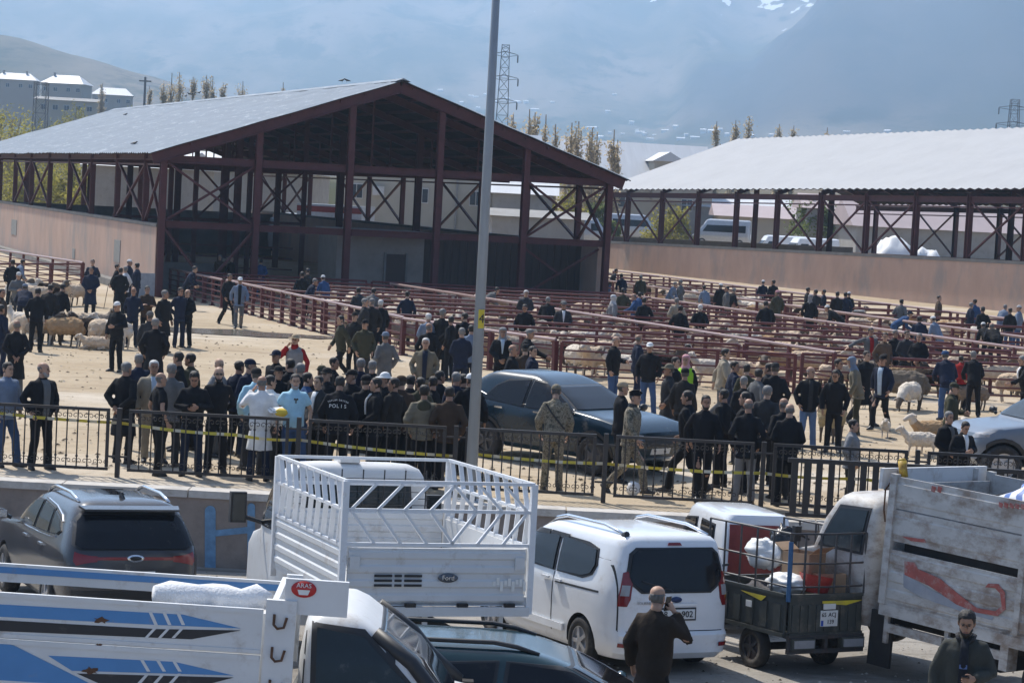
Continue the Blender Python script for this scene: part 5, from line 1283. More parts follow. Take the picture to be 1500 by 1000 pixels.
# ---------------------------------------------------------------- sheep
M_WOOL = mat('wool', rough=1.0, var=.22, vscale=9, bump=1.0, bscale=38, objcol=True, spec=.1, dirt_sheen=(.20, .15, .10), dirt_sheen_amt=.18, dirt_sheen_scale=3)
M_FACE = mat('sheep_face', (.10, .075, .055), .8, var=.3, vscale=8); M_FACEW = mat('sheep_pale_face', (.52, .45, .37), .8, var=.2)
_sh = {}
def sheep_mesh(kind, pale):
    key = (kind, pale)
    if key in _sh: return _sh[key]
    mb = MB(); zb = .56 if kind != 'lie' else .28
    mb.tube([(-.56, 0, zb-.02), (-.50, 0, zb), (-.3, 0, zb+.02), (0, 0, zb+.02), (.28, 0, zb+.01), (.42, 0, zb+.01), (.50, 0, zb+.02)], [(.10, .12), (.20, .20), (.255, .25), (.265, .25), (.235, .24), (.16, .19), (.08, .1)], 16, front=(0, 0, 1))
    mb.ball((-.56, 0, zb-.08), (.10, .13, .15), 10, 8)
    if kind == 'graze': nk = [(.40, 0, zb+.06), (.62, 0, zb-.08), (.74, 0, zb-.24)]; hd = [(.72, 0, zb-.20), (.80, 0, zb-.32), (.86, 0, zb-.43)]
    elif kind == 'lie': nk = [(.38, 0, zb+.06), (.56, 0, zb+.18), (.62, 0, zb+.27)]; hd = [(.58, 0, zb+.28), (.70, 0, zb+.25), (.82, 0, zb+.19)]
    else: nk = [(.38, 0, zb+.08), (.56, 0, zb+.22), (.62, 0, zb+.34)]; hd = [(.56, 0, zb+.37), (.68, 0, zb+.34), (.84, 0, zb+.25)]
    mb.tube(nk, [(.15, .17), (.11, .13), (.09, .10)], 12)
    mb.tube([hd[0], hd[1], hd[2]], [(.085, .095), (.075, .085), (.042, .05)], 12)
    e = Vector(hd[0])*.8+Vector(hd[1])*.2
    for s in (-1, 1): mb.tube([e+Vector((0, s*.06, .03)), e+Vector((-.01, s*.13, .03)), e+Vector((.0, s*.20, -.02))], [.03, .032, .018], 8)
    if kind != 'lie':
        for x in (.34, -.40):
            for s in (-1, 1):
                b = .05 if x < 0 else 0
                mb.tube([(x, s*.14, .52), (x-.03-b*.6, s*.135, .34), (x+.0, s*.13, .18) if b == 0 else (x-.07, s*.13, .24), (x+.01-b, s*.13, .03), (x+.03-b, s*.13, .0)], [.085, .05, .032, .03, .034], 10)
    else:
        for x in (.4, -.35):
            for s in (-1, 1): mb.tube([(x-.1, s*.2, .12), (x+.1, s*.22, .06), (x+.22, s*.18, .04)], [.07, .045, .035], 8)
    me = remesh(mb, .024, 1)
    me.materials.append(M_WOOL); me.materials.append(M_FACEW if pale else M_FACE)
    hx = Vector(hd[0])
    for p in me.polygons:
        c = p.center; leg = c.z < .30 and kind != 'lie'
        if leg or (c-Vector(hd[1])).length < .20 and (c.x > hx.x-.03): p.material_index = 1
    for v in me.vertices:
        c = v.co
        if c.z > .33 and c.x < .5 or kind == 'lie':
            k = noise.noise(c*8)+.8*noise.noise(c*20)+.6*noise.noise(c*38); v.co = c+v.normal*.024*k
    me.shade_smooth(); _sh[key] = me; return me
CREAM, TAN, DARK, GREYW, WHITE_ = (.62, .49, .36), (.42, .28, .16), (.035, .025, .02), (.34, .285, .23), (.70, .62, .52)
def sheep(x, y, ang, kind='stand', colr=CREAM, pale=False, label=None, group=None, s=1.0, name='sheep', cat='sheep'):
    o = link(name, sheep_mesh(kind, pale), None, (x, y, 0), colr); o.rotation_euler = (0, 0, R(ang)); o.scale = (s, s, s)
    return tag(o, label, cat, group)
G1 = 'loose sheep gathered on the sandy yard'
for px, py, ang, kind, c, pale, lb, s in [
    (52, 504, 185, 'graze', CREAM, False, 'cream sheep lowering its head at the left end of the loose flock', 1.05),
    (70, 505, 20, 'stand', GREYW, False, 'cream sheep with a black head behind the tan ram', 1.0),
    (92, 507, 175, 'graze', TAN, True, 'broad tan woolled ram in the middle of the loose flock', 1.02),
    (122, 508, 190, 'stand', DARK, False, 'dark brown sheep in the loose flock on the sand', 1.0),
    (146, 509, 80, 'graze', CREAM, True, 'cream sheep seen from behind beside the dark brown sheep', 1.0),
    (164, 510, 160, 'stand', WHITE_, True, 'pale sheep half hidden by the white-capped man', 1.0),
    (38, 498, 160, 'stand', WHITE_, True, 'white sheep at the very left of the loose flock', 1.0),
    (108, 499, 200, 'stand', CREAM, False, 'cream sheep behind the gap between the tan ram and the dark sheep', 1.0),
    (133, 499, 20, 'stand', GREYW, False, 'grey sheep behind the dark brown sheep', 1.0),
    (139, 512, 180, 'lie', CREAM, True, 'small sheep lying on the sand at the feet of the dark sheep', .7)]:
    p = gnd(px, py); sheep(p.x, p.y, ang, kind, c, pale, lb, G1, s)
G2 = 'sheep held by the sellers at the far left'
for px, py, ang, kind, c, pale, lb in [(52, 452, 0, 'stand', CREAM, False, 'cream sheep standing among the sellers below the left pen'), (108, 448, 250, 'stand', CREAM, False, 'cream sheep with its back to the camera right of the sellers'),
    (30, 446, 30, 'stand', WHITE_, True, 'white sheep behind the sellers at the far left'), (70, 447, 200, 'stand', DARK, False, 'dark sheep between the sellers at the far left')]:
    p = gnd(px, py); sheep(p.x, p.y, ang, kind, c, pale, lb, G2)
G3 = 'animals loose on the sand at the right'
for px, py, ang, kind, c, pale, lb, s, nm in [
    (1216, 646, 250, 'stand', (.36, .30, .19), False, 'shaggy tan sheep held on a lead by a man in black', 1.05, 'sheep'),
    (1330, 602, 240, 'graze', WHITE_, False, 'white sheep grazing beside the red pens', .9, 'sheep'),
    (1316, 598, 170, 'stand', (.17, .14, .11), False, 'large grey-brown sheep behind the white grazing sheep', 1.2, 'sheep'),
    (1296, 640, 260, 'stand', WHITE_, True, 'small white lamb alone on the sand', .45, 'lamb'),
    (1256, 598, 200, 'stand', WHITE_, True, 'tiny white lamb behind the walking men', .42, 'lamb'),
    (1346, 668, 170, 'stand', WHITE_, True, 'white lamb near the iron fence left of the seated man', .62, 'lamb'),
    (1364, 664, 200, 'stand', TAN, True, 'light brown goat between the white lamb and the seated man', .85, 'goat'),
    (1414, 662, 250, 'stand', WHITE_, True, 'white long-haired sheep in front of the silver blue pickup', .8, 'sheep'),
    (1420, 600, 190, 'stand', (.26, .20, .15), False, 'brown sheep behind the man leaning on the pen', .8, 'sheep')]:
    p = gnd(px, py); sheep(p.x, p.y, ang, kind, c, pale, lb, G3, s, nm, nm)
r2 = random.Random(5)
GPN = 'sheep crowded in the red rail pens'
cnt = 0
for k, d in enumerate(rows[:11]):
    for bl, (xa, xb) in enumerate(((Lx(d)+.8, Mx(d)-.8), (Mx(d)+.9, Nx(d)-.8))):
        if k == 0: xa = max(xa, 2.0)
        x = xa+r2.uniform(0, .5)
        while x < xb:
            if r2.random() < (.92 if k < 6 else .55) and cnt < 222:
                c = r2.choice([CREAM, CREAM, CREAM, WHITE_, GREYW, TAN, (.54, .42, .30), DARK])
                y = d+r2.uniform(.75, 2.05); k_ = r2.choice(['stand', 'stand', 'graze', 'stand'])
                nm = {DARK: 'dark brown', TAN: 'tan woolled', GREYW: 'greyish', WHITE_: 'white'}.get(c, 'cream')
                lb = f"{nm} sheep in the {ORD[k]} row of red pens, {'left' if bl == 0 else 'right'} of the pale diagonal rail"
                sheep(x, y, r2.choice([0, 180, 0, 180, 90, 270])+r2.uniform(-30, 30), k_, (lambda f: tuple(v*f for v in c))(r2.uniform(.82, 1.1)), r2.random() < .4, lb, GPN, r2.uniform(.92, 1.08)); cnt += 1
            x += r2.uniform(.62, 1.0) if k < 6 else r2.uniform(.9, 1.5)
GFP = 'sheep in the far pens below the long pink wall'
for k in range(52):
    d = r2.uniform(72, 120); x = Sx(d)+r2.uniform(.8, 7.2)
    c = r2.choice([CREAM, WHITE_, CREAM, TAN, DARK])
    nm = {CREAM: 'cream', WHITE_: 'white', TAN: 'tan', DARK: 'dark brown'}[c]
    sheep(x, d+.8, r2.uniform(0, 360), r2.choice(['stand', 'graze']), c, r2.random() < .5, nm+' sheep in the far pens below the long pink wall', GFP)
p = gnd(850, 571); sheep(p.x, 63.3, 285, 'stand', WHITE_, False, 'white sheep with a dark head at the front rail behind the blue car', GPN, 1.05)

# clods, droppings and straw on the yard
mb = MB(); r3 = random.Random(9); ms = [mat('dung', (.075, .055, .035), .9, var=.3), mat('straw', (.50, .40, .20), .9, var=.2), mat('pale_stone', (.50, .46, .40), .9, var=.2)]
for i in range(3600):
    y = 37.5+r3.random()**1.4*42; x = r3.uniform(-16, 24)*(y/60)
    if y > 60.5 and x > Lx(y)-.5: continue
    mb.mi = 0 if r3.random() < .6 else r3.choice([1, 2]); s = r3.uniform(.010, .030)*(1.5 if mb.mi == 0 else 1)
    a = r3.uniform(0, 6.3); ca, sa = math.cos(a), math.sin(a); L = s*(3.2 if mb.mi == 1 else r3.uniform(.9, 1.8)); w = s*.35 if mb.mi == 1 else s
    c = Vector((x, y, .012)); u = Vector((ca, sa, 0))*L; v_ = Vector((-sa, ca, 0))*w; h = Vector((0, 0, s*.7))
    mb.add([c+u, c+v_, c-u, c-v_, c+h+u*.2], [(0, 1, 4), (1, 2, 4), (2, 3, 4), (3, 0, 4)])
tag(mb.build('yard_litter', ms), 'scattered dung, straw and stones on the sandy yard', None, None, 'stuff')
mb = MB()
for i in range(1500):
    y = 20+r3.random()*15; x = r3.uniform(-8, 10); s = r3.uniform(.008, .026); mb.mi = r3.choice([0, 2, 2]); c = Vector((x, y, street_z(x, y)+.02))
    mb.add([c+Vector((s, 0, 0)), c+Vector((0, s*1.3, 0)), c+Vector((-s*1.1, 0, 0)), c+Vector((0, -s, 0)), c+Vector((0, 0, s*.8))], [(0, 1, 4), (1, 2, 4), (2, 3, 4), (3, 0, 4)])
tag(mb.build('street_gravel_stones', ms), 'loose gravel stones on the street', None, None, 'stuff')
# shallow puddle on the yard
mb = MB(); pc_ = gnd(300, 486); n = 40
mb.add([(pc_.x+(4.6*math.cos(2*math.pi*k/n))*(1+.35*noise.noise(Vector((k*.6, 1, 0)))), pc_.y+1.3*math.sin(2*math.pi*k/n)*(1+.6*noise.noise(Vector((k*.5, 5, 0)))), .028) for k in range(n)], [tuple(range(n))])
tag(mb.build('puddle', mat('puddle_water', (.20, .18, .15), .12, var=.2, spec=.5)), kind='structure')

# ================================================================ PEOPLE
M_SKIN = mat('skin', rough=.55, var=.08, vscale=14, objcol=True, spec=.35); M_EYE = mat('eye_dark', (.02, .014, .01), .3, var=0); M_LIP = mat('lip', (.22, .09, .075), .5, var=.1)
M_CLOTH = mat('cloth', rough=.88, var=.16, vscale=7, bump=.35, bscale=26, objcol=True, spec=.15)
M_LEATH = mat('leather', rough=.42, var=.14, vscale=7, bump=.3, bscale=18, objcol=True, spec=.4)
M_HAIR = mat('hair', rough=.6, var=.35, vscale=40, bump=.6, bscale=90, objcol=True, stretch=(1, 1, .3))
M_CAMO = bpy.data.materials.new('camouflage'); M_CAMO.use_nodes = True
nt = M_CAMO.node_tree; b = nt.nodes['Principled BSDF']; b.inputs['Roughness'].default_value = .9
tc = nt.nodes.new('ShaderNodeTexCoord'); nz = _n(nt, 'ShaderNodeTexNoise', Scale=16.0, Detail=2.0, Roughness=.6); nt.links.new(tc.outputs['Object'], nz.inputs['Vector'])
cr = nt.nodes.new('ShaderNodeValToRGB'); cr.color_ramp.interpolation = 'CONSTANT'
for i, (p, c) in enumerate([(0, (.07, .065, .045)), (.40, (.17, .145, .10)), (.50, (.26, .225, .165)), (.58, (.12, .10, .07)), (.66, (.20, .175, .125))]):
    e = cr.color_ramp.elements[i] if i < 2 else cr.color_ramp.elements.new(p); e.position = p; e.color = (*c, 1)
nt.links.new(nz.outputs['Fac'], cr.inputs[0]); nt.links.new(cr.outputs[0], b.inputs['Base Color'])

HR = [(.0, .026, -.078, -.015), (.018, .043, -.090, .0), (.04, .054, -.092, .03), (.062, .060, -.094, .055), (.085, .065, -.094, .072), (.105, .069, -.088, .084), (.122, .071, -.083, .090), (.140, .073, -.090, .095),
      (.160, .0735, -.090, .097), (.185, .070, -.080, .092), (.207, .060, -.062, .077), (.222, .044, -.042, .058), (.231, .026, -.020, .036), (.235, .008, .0, .014)]
def head_ring(z, rx, f, b, n, off=0.0):
    cy, ry = (f+b)/2, (b-f)/2
    return [Vector(((rx+off)*math.cos(2*math.pi*k/n), cy+(ry+off)*math.sin(2*math.pi*k/n), z)) for k in range(n)]
def head_mb():
    mb = MB(); mb.rings([head_ring(*h, 20) for h in HR])
    mb.add([(-.011, -.090, .128), (.011, -.090, .128), (-.018, -.090, .083), (.018, -.090, .083), (0, -.120, .090), (0, -.098, .128), (0, -.092, .078)], [(0, 5, 4, 2), (5, 1, 3, 4), (2, 4, 6), (4, 3, 6), (0, 2, 6, 3, 1, 5)])
    for s in (-1, 1):
        mb.ball((s*.075, .012, .112), (.012, .020, .032), 8, 6)
        mb.mi = 1; mb.ball((s*.030, -.082, .121), (.013, .009, .006), 8, 5); mb.tube([(s*.014, -.0935, .137), (s*.032, -.0925, .141), (s*.050, -.081, .136)], .0045, 5); mb.mi = 0
    mb.mi = 2; mb.tube([(-.024, -.088, .055), (0, -.0965, .056), (.024, -.088, .055)], .0055, 6); mb.mi = 0
    mb.tube([(0, .012, .075), (0, .02, -.06)], [(.052, .055), (.058, .056)], 14)
    return mb
_hm = head_mb()
def shell(kind):
    """hair and headgear, modelled round the same skull"""
    mb = MB(); n = 20
    def dome(z0, off, extra=0, zt=0):
        rs = [head_ring(*lerp_head(z), n, off) for z in [z0+(.233-z0)*k/8 for k in range(9)]]
        rs = [[p+Vector((0, 0, zt+(off if i > 5 else off*i/6))) for p in r] for i, r in enumerate(rs)]; mb.rings(rs)
    if kind in ('short', 'thick'):
        off = .007 if kind == 'short' else .012; n = 30
        rs = []
        for i in range(15):
            row = []
            for k in range(n):
                a = 2*math.pi*k/n; s = math.sin(a)       # s=-1 front, +1 nape
                fr = max(0, min(1, (-s-.30)/.45)); fr = fr*fr*(3-2*fr); sd_ = max(0, min(1, (s+.12)/.3))
                zlow = (.118-.060*sd_)*(1-fr)+(.193 if kind == 'short' else .186)*fr+.006*noise.noise(Vector((a*2.4, 0, 1)))
                z = zlow+(.234-zlow)*i/14; h = head_ring(*lerp_head(z), n, off*(1 if i > 1 else .45*i))[k]
                kk = noise.noise(Vector((math.cos(a)*5, math.sin(a)*5, z*28)))+.6*noise.noise(Vector((math.cos(a)*13, math.sin(a)*13, z*60)))
                g = (.0035 if kind == 'short' else .0075)*kk*(i > 0); d = Vector((h.x, h.y, (z-.12)*.8)).normalized(); row.append(h+d*g+Vector((0, 0, off*1.1*i/14)))
            rs.append(row)
        mb.rings(rs)
    elif kind == 'bald':
        rs = []
        for i in range(7):
            row = []
            for k in range(n):
                s = math.sin(2*math.pi*k/n); lo = .062 if s > .3 else .10; hi = .165 if s > -.3 else .125
                z = lo+(hi-lo)*i/6; row.append(head_ring(*lerp_head(z), n, .007*(1-abs(i/3-1)*.9) if s > -.3 else -.006)[k])
            rs.append(row)
        mb.rings(rs)
    elif kind == 'cap': dome(.150, .011); mb.prism([(-.062, -.085, .158), (-.058, -.135, .150), (-.03, -.168, .146), (.03, -.168, .146), (.058, -.135, .150), (.062, -.085, .158)], (0, 0, .008))
    elif kind == 'flat':
        dome(.158, .013); mb.tube([(0, .01, .205), (0, -.005, .228)], [(.098, .118), (.070, .085)], 18); mb.prism([(-.06, -.085, .168), (-.05, -.130, .160), (.05, -.130, .160), (.06, -.085, .168)], (0, 0, .012))
    elif kind == 'skull': dome(.158, .007)
    elif kind == 'beret': dome(.155, .008); mb.tube([(0.02, .0, .200), (.035, .005, .232)], [(.105, .115), (.06, .07)], 18)
    elif kind == 'brim': dome(.155, .010, 0, .012); mb.tube([(0, 0, .158), (0, 0, .164), (0, 0, .170)], [(.155, .165), (.158, .168), (.09, .10)], 22)
    elif kind == 'scarf':
        rs = []
        for i in range(15):
            row = []
            for k in range(n):
                a = 2*math.pi*k/n; s = math.sin(a); t = i/14
                if t < .35:
                    zz = -.10+.16*t/.35; w = .13-.055*t/.35; row.append(Vector((w*math.cos(a), .01+w*.85*s, zz)))
                else:
                    z = .06+(.234-.06)*(t-.35)/.65; o = .020 if s > -.55 or z > .17 else -.012; h = head_ring(*lerp_head(min(z, .233)), n, o)[k]; h.z += .018*(t-.35)/.65; row.append(h)
            rs.append(row)
        mb.rings(rs)
    elif kind == 'beard':
        rs = []
        for i in range(6):
            row = []
            for k in range(n):
                s = math.sin(2*math.pi*k/n); hi = .05 if s < -.75 else .085 if s < .1 else .03; lo = -.012
                z = lo+(hi-lo)*i/5; row.append(head_ring(*lerp_head(max(0, z)), n, .007 if s < .1 and 0 < i < 5 else -.004)[k]+Vector((0, 0, min(0, z))))
            rs.append(row)
        mb.rings(rs)
    return mb
def lerp_head(z):
    for a, b in zip(HR, HR[1:]):
        if z <= b[0]:
            t = (z-a[0])/(b[0]-a[0]); return (z, *[p+(q-p)*t for p, q in zip(a[1:], b[1:])])
    return HR[-1]
_shell = {}
def shell_mesh(kind, m):
    if (kind, m.name) not in _shell: _shell[(kind, m.name)] = shell(kind).mesh(kind, m, True)
    return _shell[(kind, m.name)]
def hand_mb(grip):
    """left hand hanging down: fingers along -Z, palm towards -X, thumb forwards (-Y)"""
    mb = MB(); c = .9 if grip else .28
    mb.tube([(0, 0, .02), (0, 0, -.02), (0, .0, -.06), (0, .0, -.092)], [(.024, .028), (.020, .036), (.018, .042), (.013, .040)], 10, front=(0, -1, 0))
    for k, (y, L) in enumerate(((-.030, .070), (-.010, .080), (.011, .075), (.030, .058))):
        p = Vector((0, y, -.085)); pts = [p+Vector((0, 0, .02)), p]; a = .12
        for s in range(3):
            a += c*(.5 if s == 0 else .8); p = p+Vector((-math.sin(a), 0, -math.cos(a)))*L/3; pts.append(p)
        mb.tube(pts, [.0095, .0095, .009, .0082, .006], 6)
    mb.tube([(0, -.022, -.012), (-.012, -.048, -.040), (-.024, -.056, -.066), (-.036, -.052, -.085)], [.014, .0125, .010, .007], 6)
    return remesh(mb, .0065, 1)
HAND = {g: hand_mb(g) for g in (False, True)}

# ---- poses: joints for a 1.75 m figure facing -Y; side +1 is the person's left (+X)
def base_pose(): return dict(lean=0, hp=0, hy=0, knee={1: (.11, -.02, .49), -1: (-.11, -.02, .49)}, ank={1: (.125, .03, .085), -1: (-.125, .03, .085)}, el={1: (.245, .05, 1.14), -1: (-.245, .05, 1.14)}, wr={1: (.245, -.05, .89), -1: (-.245, -.05, .89)}, grip=False, toe={1: .25, -1: -.25})
def P(**k):
    p = base_pose(); p.update(k); return p
POSES = {
 'stand': P(),
 'rest': P(knee={1: (.15, -.07, .48), -1: (-.09, .0, .49)}, ank={1: (.19, -.08, .085), -1: (-.09, .04, .085)}, el={1: (.29, .07, 1.16), -1: (-.275, .05, 1.15)}, wr={1: (.25, -.04, .92), -1: (-.27, -.06, .90)}),
 'pocket': P(el={1: (.275, .10, 1.16), -1: (-.275, .10, 1.16)}, wr={1: (.215, -.06, .94), -1: (-.215, -.06, .94)}, ank={1: (.15, .02, .085), -1: (-.13, .04, .085)}),
 'back': P(el={1: (.265, .13, 1.15), -1: (-.265, .13, 1.15)}, wr={1: (.05, .19, .98), -1: (-.06, .20, .96)}),
 'front': P(el={1: (.255, .02, 1.15), -1: (-.255, .02, 1.15)}, wr={1: (.05, -.19, .97), -1: (-.05, -.20, .95)}, grip=True),
 'fold': P(el={1: (.27, -.06, 1.17), -1: (-.27, -.06, 1.17)}, wr={1: (-.07, -.21, 1.20), -1: (.07, -.20, 1.17)}),
 'ear': P(el={1: (.275, .05, 1.15), -1: (-.30, -.14, 1.22)}, wr={1: (.27, -.05, .90), -1: (-.125, -.13, 1.50)}, grip=True, hy=8),
 'earl': P(el={-1: (-.275, .05, 1.15), 1: (.30, -.14, 1.22)}, wr={-1: (-.27, -.05, .90), 1: (.125, -.13, 1.50)}, grip=True, hy=-8),
 'look': P(el={1: (.27, .0, 1.16), -1: (-.27, .0, 1.16)}, wr={1: (.06, -.27, 1.17), -1: (-.06, -.26, 1.15)}, grip=True, hp=24),
 'look1': P(el={1: (.27, .0, 1.16), -1: (-.27, .03, 1.15)}, wr={1: (.10, -.29, 1.14), -1: (-.26, -.05, .9)}, grip=True, hp=12),
 'walk': P(lean=4, knee={1: (.10, -.20, .50), -1: (-.10, .03, .48)}, ank={1: (.10, -.27, .10), -1: (-.10, .34, .14)}, el={1: (.27, .13, 1.16), -1: (-.27, -.05, 1.15)}, wr={1: (.26, .14, .92), -1: (-.25, -.21, .95)}),
 'walk2': P(lean=4, knee={-1: (-.10, -.19, .50), 1: (.10, .05, .48)}, ank={-1: (-.10, -.25, .10), 1: (.10, .32, .14)}, el={-1: (-.27, .12, 1.16), 1: (.27, -.04, 1.15)}, wr={-1: (-.26, .12, .92), 1: (.25, -.20, .95)}),
 'reach': P(lean=10, el={1: (.30, -.20, 1.20), -1: (-.28, -.02, 1.15)}, wr={1: (.30, -.46, 1.14), -1: (-.25, -.22, 1.05)}, grip=True, hp=8),
 'point': P(el={-1: (-.40, -.10, 1.30), 1: (.28, .06, 1.15)}, wr={-1: (-.62, -.20, 1.22), 1: (.25, -.03, .92)}),
 'armout': P(el={-1: (-.45, .0, 1.30), 1: (.28, .06, 1.15)}, wr={-1: (-.68, -.05, 1.16), 1: (.25, -.03, .92)}),
 'lean': P(lean=28, knee={1: (.12, .0, .49), -1: (-.12, .0, .49)}, ank={1: (.13, .08, .085), -1: (-.13, .12, .085)}, el={1: (.26, -.12, 1.16), -1: (-.26, -.12, 1.16)}, wr={1: (.18, -.32, 1.10), -1: (-.18, -.32, 1.10)}, grip=True, hp=-4),
 'bend': P(lean=58, knee={1: (.13, -.10, .50), -1: (-.13, -.10, .50)}, ank={1: (.15, .06, .085), -1: (-.15, .06, .085)}, el={1: (.25, -.22, 1.25), -1: (-.25, -.22, 1.25)}, wr={1: (.18, -.42, 1.35), -1: (-.18, -.42, 1.35)}, grip=True, hp=-10),
 'hold': P(lean=14, el={1: (.28, -.02, 1.15), -1: (-.28, -.02, 1.15)}, wr={1: (.24, -.20, .94), -1: (-.24, -.16, .92)}, grip=True, hp=10),
}
for k in ('stand', 'rest', 'pocket', 'back', 'front', 'fold', 'walk'):
    for nm, y in (('L', 38), ('R', -38)):
        q = dict(POSES[k]); q['hy'] = y; POSES[k+nm] = q
def joints(p):
    q = POSES[p]; LM = Matrix.Translation((0, 0, .93)) @ Matrix.Rotation(R(q['lean']), 4, 'X') @ Matrix.Translation((0, 0, -.93))
    J = dict(q); J['LM'] = LM
    J['sh'] = {s: LM @ Vector((s*.162, .01, 1.402)) for s in (1, -1)}
    J['elw'] = {s: LM @ Vector(q['el'][s]) for s in (1, -1)}; J['wrw'] = {s: LM @ Vector(q['wr'][s]) for s in (1, -1)}
    J['H'] = LM @ Matrix.Translation((0, -.005, 1.515)) @ Matrix.Rotation(R(q['hy']), 4, 'Z') @ Matrix.Rotation(R(-q['lean']*.55+q['hp']), 4, 'X')
    J['top'] = (J['H'] @ Vector((0, 0, .235))).z
    return J
TOR = [(.86, .13, .10, .012), (.93, .158, .108, .01), (1.00, .152, .105, .0), (1.08, .148, .10, -.004), (1.17, .157, .105, -.006), (1.27, .168, .112, -.004), (1.36, .172, .108, .0), (1.43, .150, .085, .008), (1.475, .075, .062, .014), (1.52, .055, .055, .010)]
def torso_rings(J, grow, z0, z1, n=18, hem=None, belly=0.0):
    rs = []
    zs = [t for t in TOR if z0 <= t[0] <= z1]
    if hem is not None and hem < zs[0][0]:
        b = zs[0]; k = max(1, int((zs[0][0]-hem)/.12)); ext = []
        for i in range(k+1):
            z = hem+(zs[0][0]-hem)*i/(k+1); f = (zs[0][0]-z); ext.append((z, b[1]+.02+f*.11, b[2]+.02+f*.10, b[3]))
        zs = ext+zs
    for z, rx, ry, cy in zs:
        fb = belly*math.exp(-((z-1.06)/.13)**2)
        g = grow*(1 if z < 1.4 else .6)
        ring = [Vector(((rx+g)*math.cos(2*math.pi*k/n), cy-fb*.5+(ry+g+fb*.5)*math.sin(2*math.pi*k/n), z)) for k in range(n)]
        LM = J['LM'] if z > .93 else Matrix()
        rs.append([LM @ v for v in ring])
    return rs
_pm = {}
def cat_mesh(name, parts, mats, smooth=True):
    bm = bmesh.new()
    for me, M in parts:
        t = me.copy(); t.transform(M); 
        if M.determinant() < 0: t.flip_normals()
        bm.from_mesh(t); bpy.data.meshes.remove(t)
    me = bpy.data.meshes.new(name); bm.to_mesh(me); bm.free()
    for m in mats: me.materials.append(m)
    if smooth: me.shade_smooth()
    return me
_head_me = None
def body_mesh(pose):
    global _head_me
    if ('b', pose) in _pm: return _pm[('b', pose)]
    J = joints(pose); mb = MB(); mb.rings(torso_rings(J, -.014, .86, 1.52))
    for s in (1, -1):
        mb.tube([J['sh'][s]*.9+Vector((0, 0, -.01)), J['sh'][s], (J['sh'][s]+J['elw'][s])/2, J['elw'][s], J['elw'][s].lerp(J['wrw'][s], .35), J['wrw'][s]], [.048, .052, .046, .038, .037, .027], 10)
        mb.tube([(s*.085, .01, .92), Vector((s*.09, .0, .80)), Vector(J['knee'][s])+Vector((0, 0, .05)), Vector(J['knee'][s])-Vector((0, 0, .05)), Vector(J['knee'][s]).lerp(Vector(J['ank'][s]), .4), J['ank'][s]], [.07, .078, .055, .048, .05, .036], 10)
    b = remesh(mb, .026, 1)
    if _head_me is None: _head_me = _hm.mesh('head', None, True)
    parts = [(b, Matrix()), (_head_me, J['H'])]
    for s in (1, -1):
        d = (J['wrw'][s]-J['elw'][s]).normalized(); ref = Vector((s, 0, 0)) if abs(d.x) < .7 else Vector((0, 0, 1))
        z = -d; x = (ref-z*ref.dot(z)).normalized(); y = z.cross(x)
        if y.y < 0 and abs(d.z) > .5: pass
        M = Matrix((x, y, z)).transposed().to_4x4(); M.translation = J['wrw'][s]
        if s == -1: M = M @ Matrix.Scale(-1, 4, (0, 1, 0)) if False else M @ Matrix.Scale(-1, 4, Vector((0, 1, 0)))
        parts.append((HAND[J['grip']], M))
    me = cat_mesh('person', parts, [M_SKIN, M_EYE, M_LIP]); _pm[('b', pose)] = me; return me
def top_mesh(pose, kind, m, seed=0):
    key = (kind, pose, m.name, seed)
    if key in _pm: return _pm[key]
    J = joints(pose); mb = MB()
    g, hem, ag = {'jacket': (.030, .80, .020), 'coat': (.034, .48, .022), 'puffy': (.048, .82, .036), 'shirt': (.012, .86, .012), 'tshirt': (.014, .87, .018), 'suit': (.026, .76, .018), 'vest': (.036, .82, 0), 'labcoat': (.03, .52, .022)}[kind]
    mb.rings(torso_rings(J, g, .86, 1.475, hem=hem, belly=.05 if seed == 1 else .015))
    mb.tube([J['LM'] @ Vector((0, .012, 1.44)), J['LM'] @ Vector((0, .006, 1.515))], [(.085, .075), (.066, .066)], 14)
    if kind != 'vest':
        for s in (1, -1):
            a, e, w = J['sh'][s], J['elw'][s], J['wrw'][s]
            inn = J['LM'] @ Vector((s*.10, .008, 1.395))
            if kind == 'tshirt': mb.tube([inn, a, a.lerp(e, .3), a.lerp(e, .62)], [.075, .052+ag, .05+ag, .05+ag], 12)
            else: mb.tube([inn, a, a.lerp(e, .5), e, e.lerp(w, .5), w.lerp(e, .06)], [.072, .048+ag, .047+ag, .043+ag, .040+ag, .036+ag], 12)
    else:
        for s in (1, -1): mb.tube([J['LM'] @ Vector((s*.10, .008, 1.40)), J['sh'][s]*1.0], [.075, .06], 12)
    me = remesh(mb, .021, 2, fold=.010 if kind != 'puffy' else .013, fscale=(11, 11, 6) if kind != 'puffy' else (5, 5, 22), seed=seed+len(pose))
    me.materials.append(m); _pm[key] = me; return me
def trouser_mesh(pose, wide, m):
    key = ('t', pose, wide, m.name)
    if key in _pm: return _pm[key]
    J = joints(pose); mb = MB(); g = .016 if not wide else .034
    mb.rings([[Vector(((rx+.012)*math.cos(2*math.pi*k/16), .008+(ry+.014)*math.sin(2*math.pi*k/16), z)) for k in range(16)] for z, rx, ry in ((.82, .135, .10), (.90, .155, .11), (.99, .152, .106))])
    for s in (1, -1):
        k, a = Vector(J['knee'][s]), Vector(J['ank'][s])
        mb.tube([(s*.085, .01, .93), (s*.092, .004, .80), Vector((s*.092, 0, .80)).lerp(k, .55), k, k.lerp(a, .5), a-Vector((0, 0, .035))], [.075, .084+g*.5, .068+g*.8, .055+g, .052+g, .050+g*1.1], 12)
    me = remesh(mb, .021, 2, fold=.009, fscale=(12, 12, 7), seed=3)
    me.materials.append(m); _pm[key] = me; return me
_shoe = None
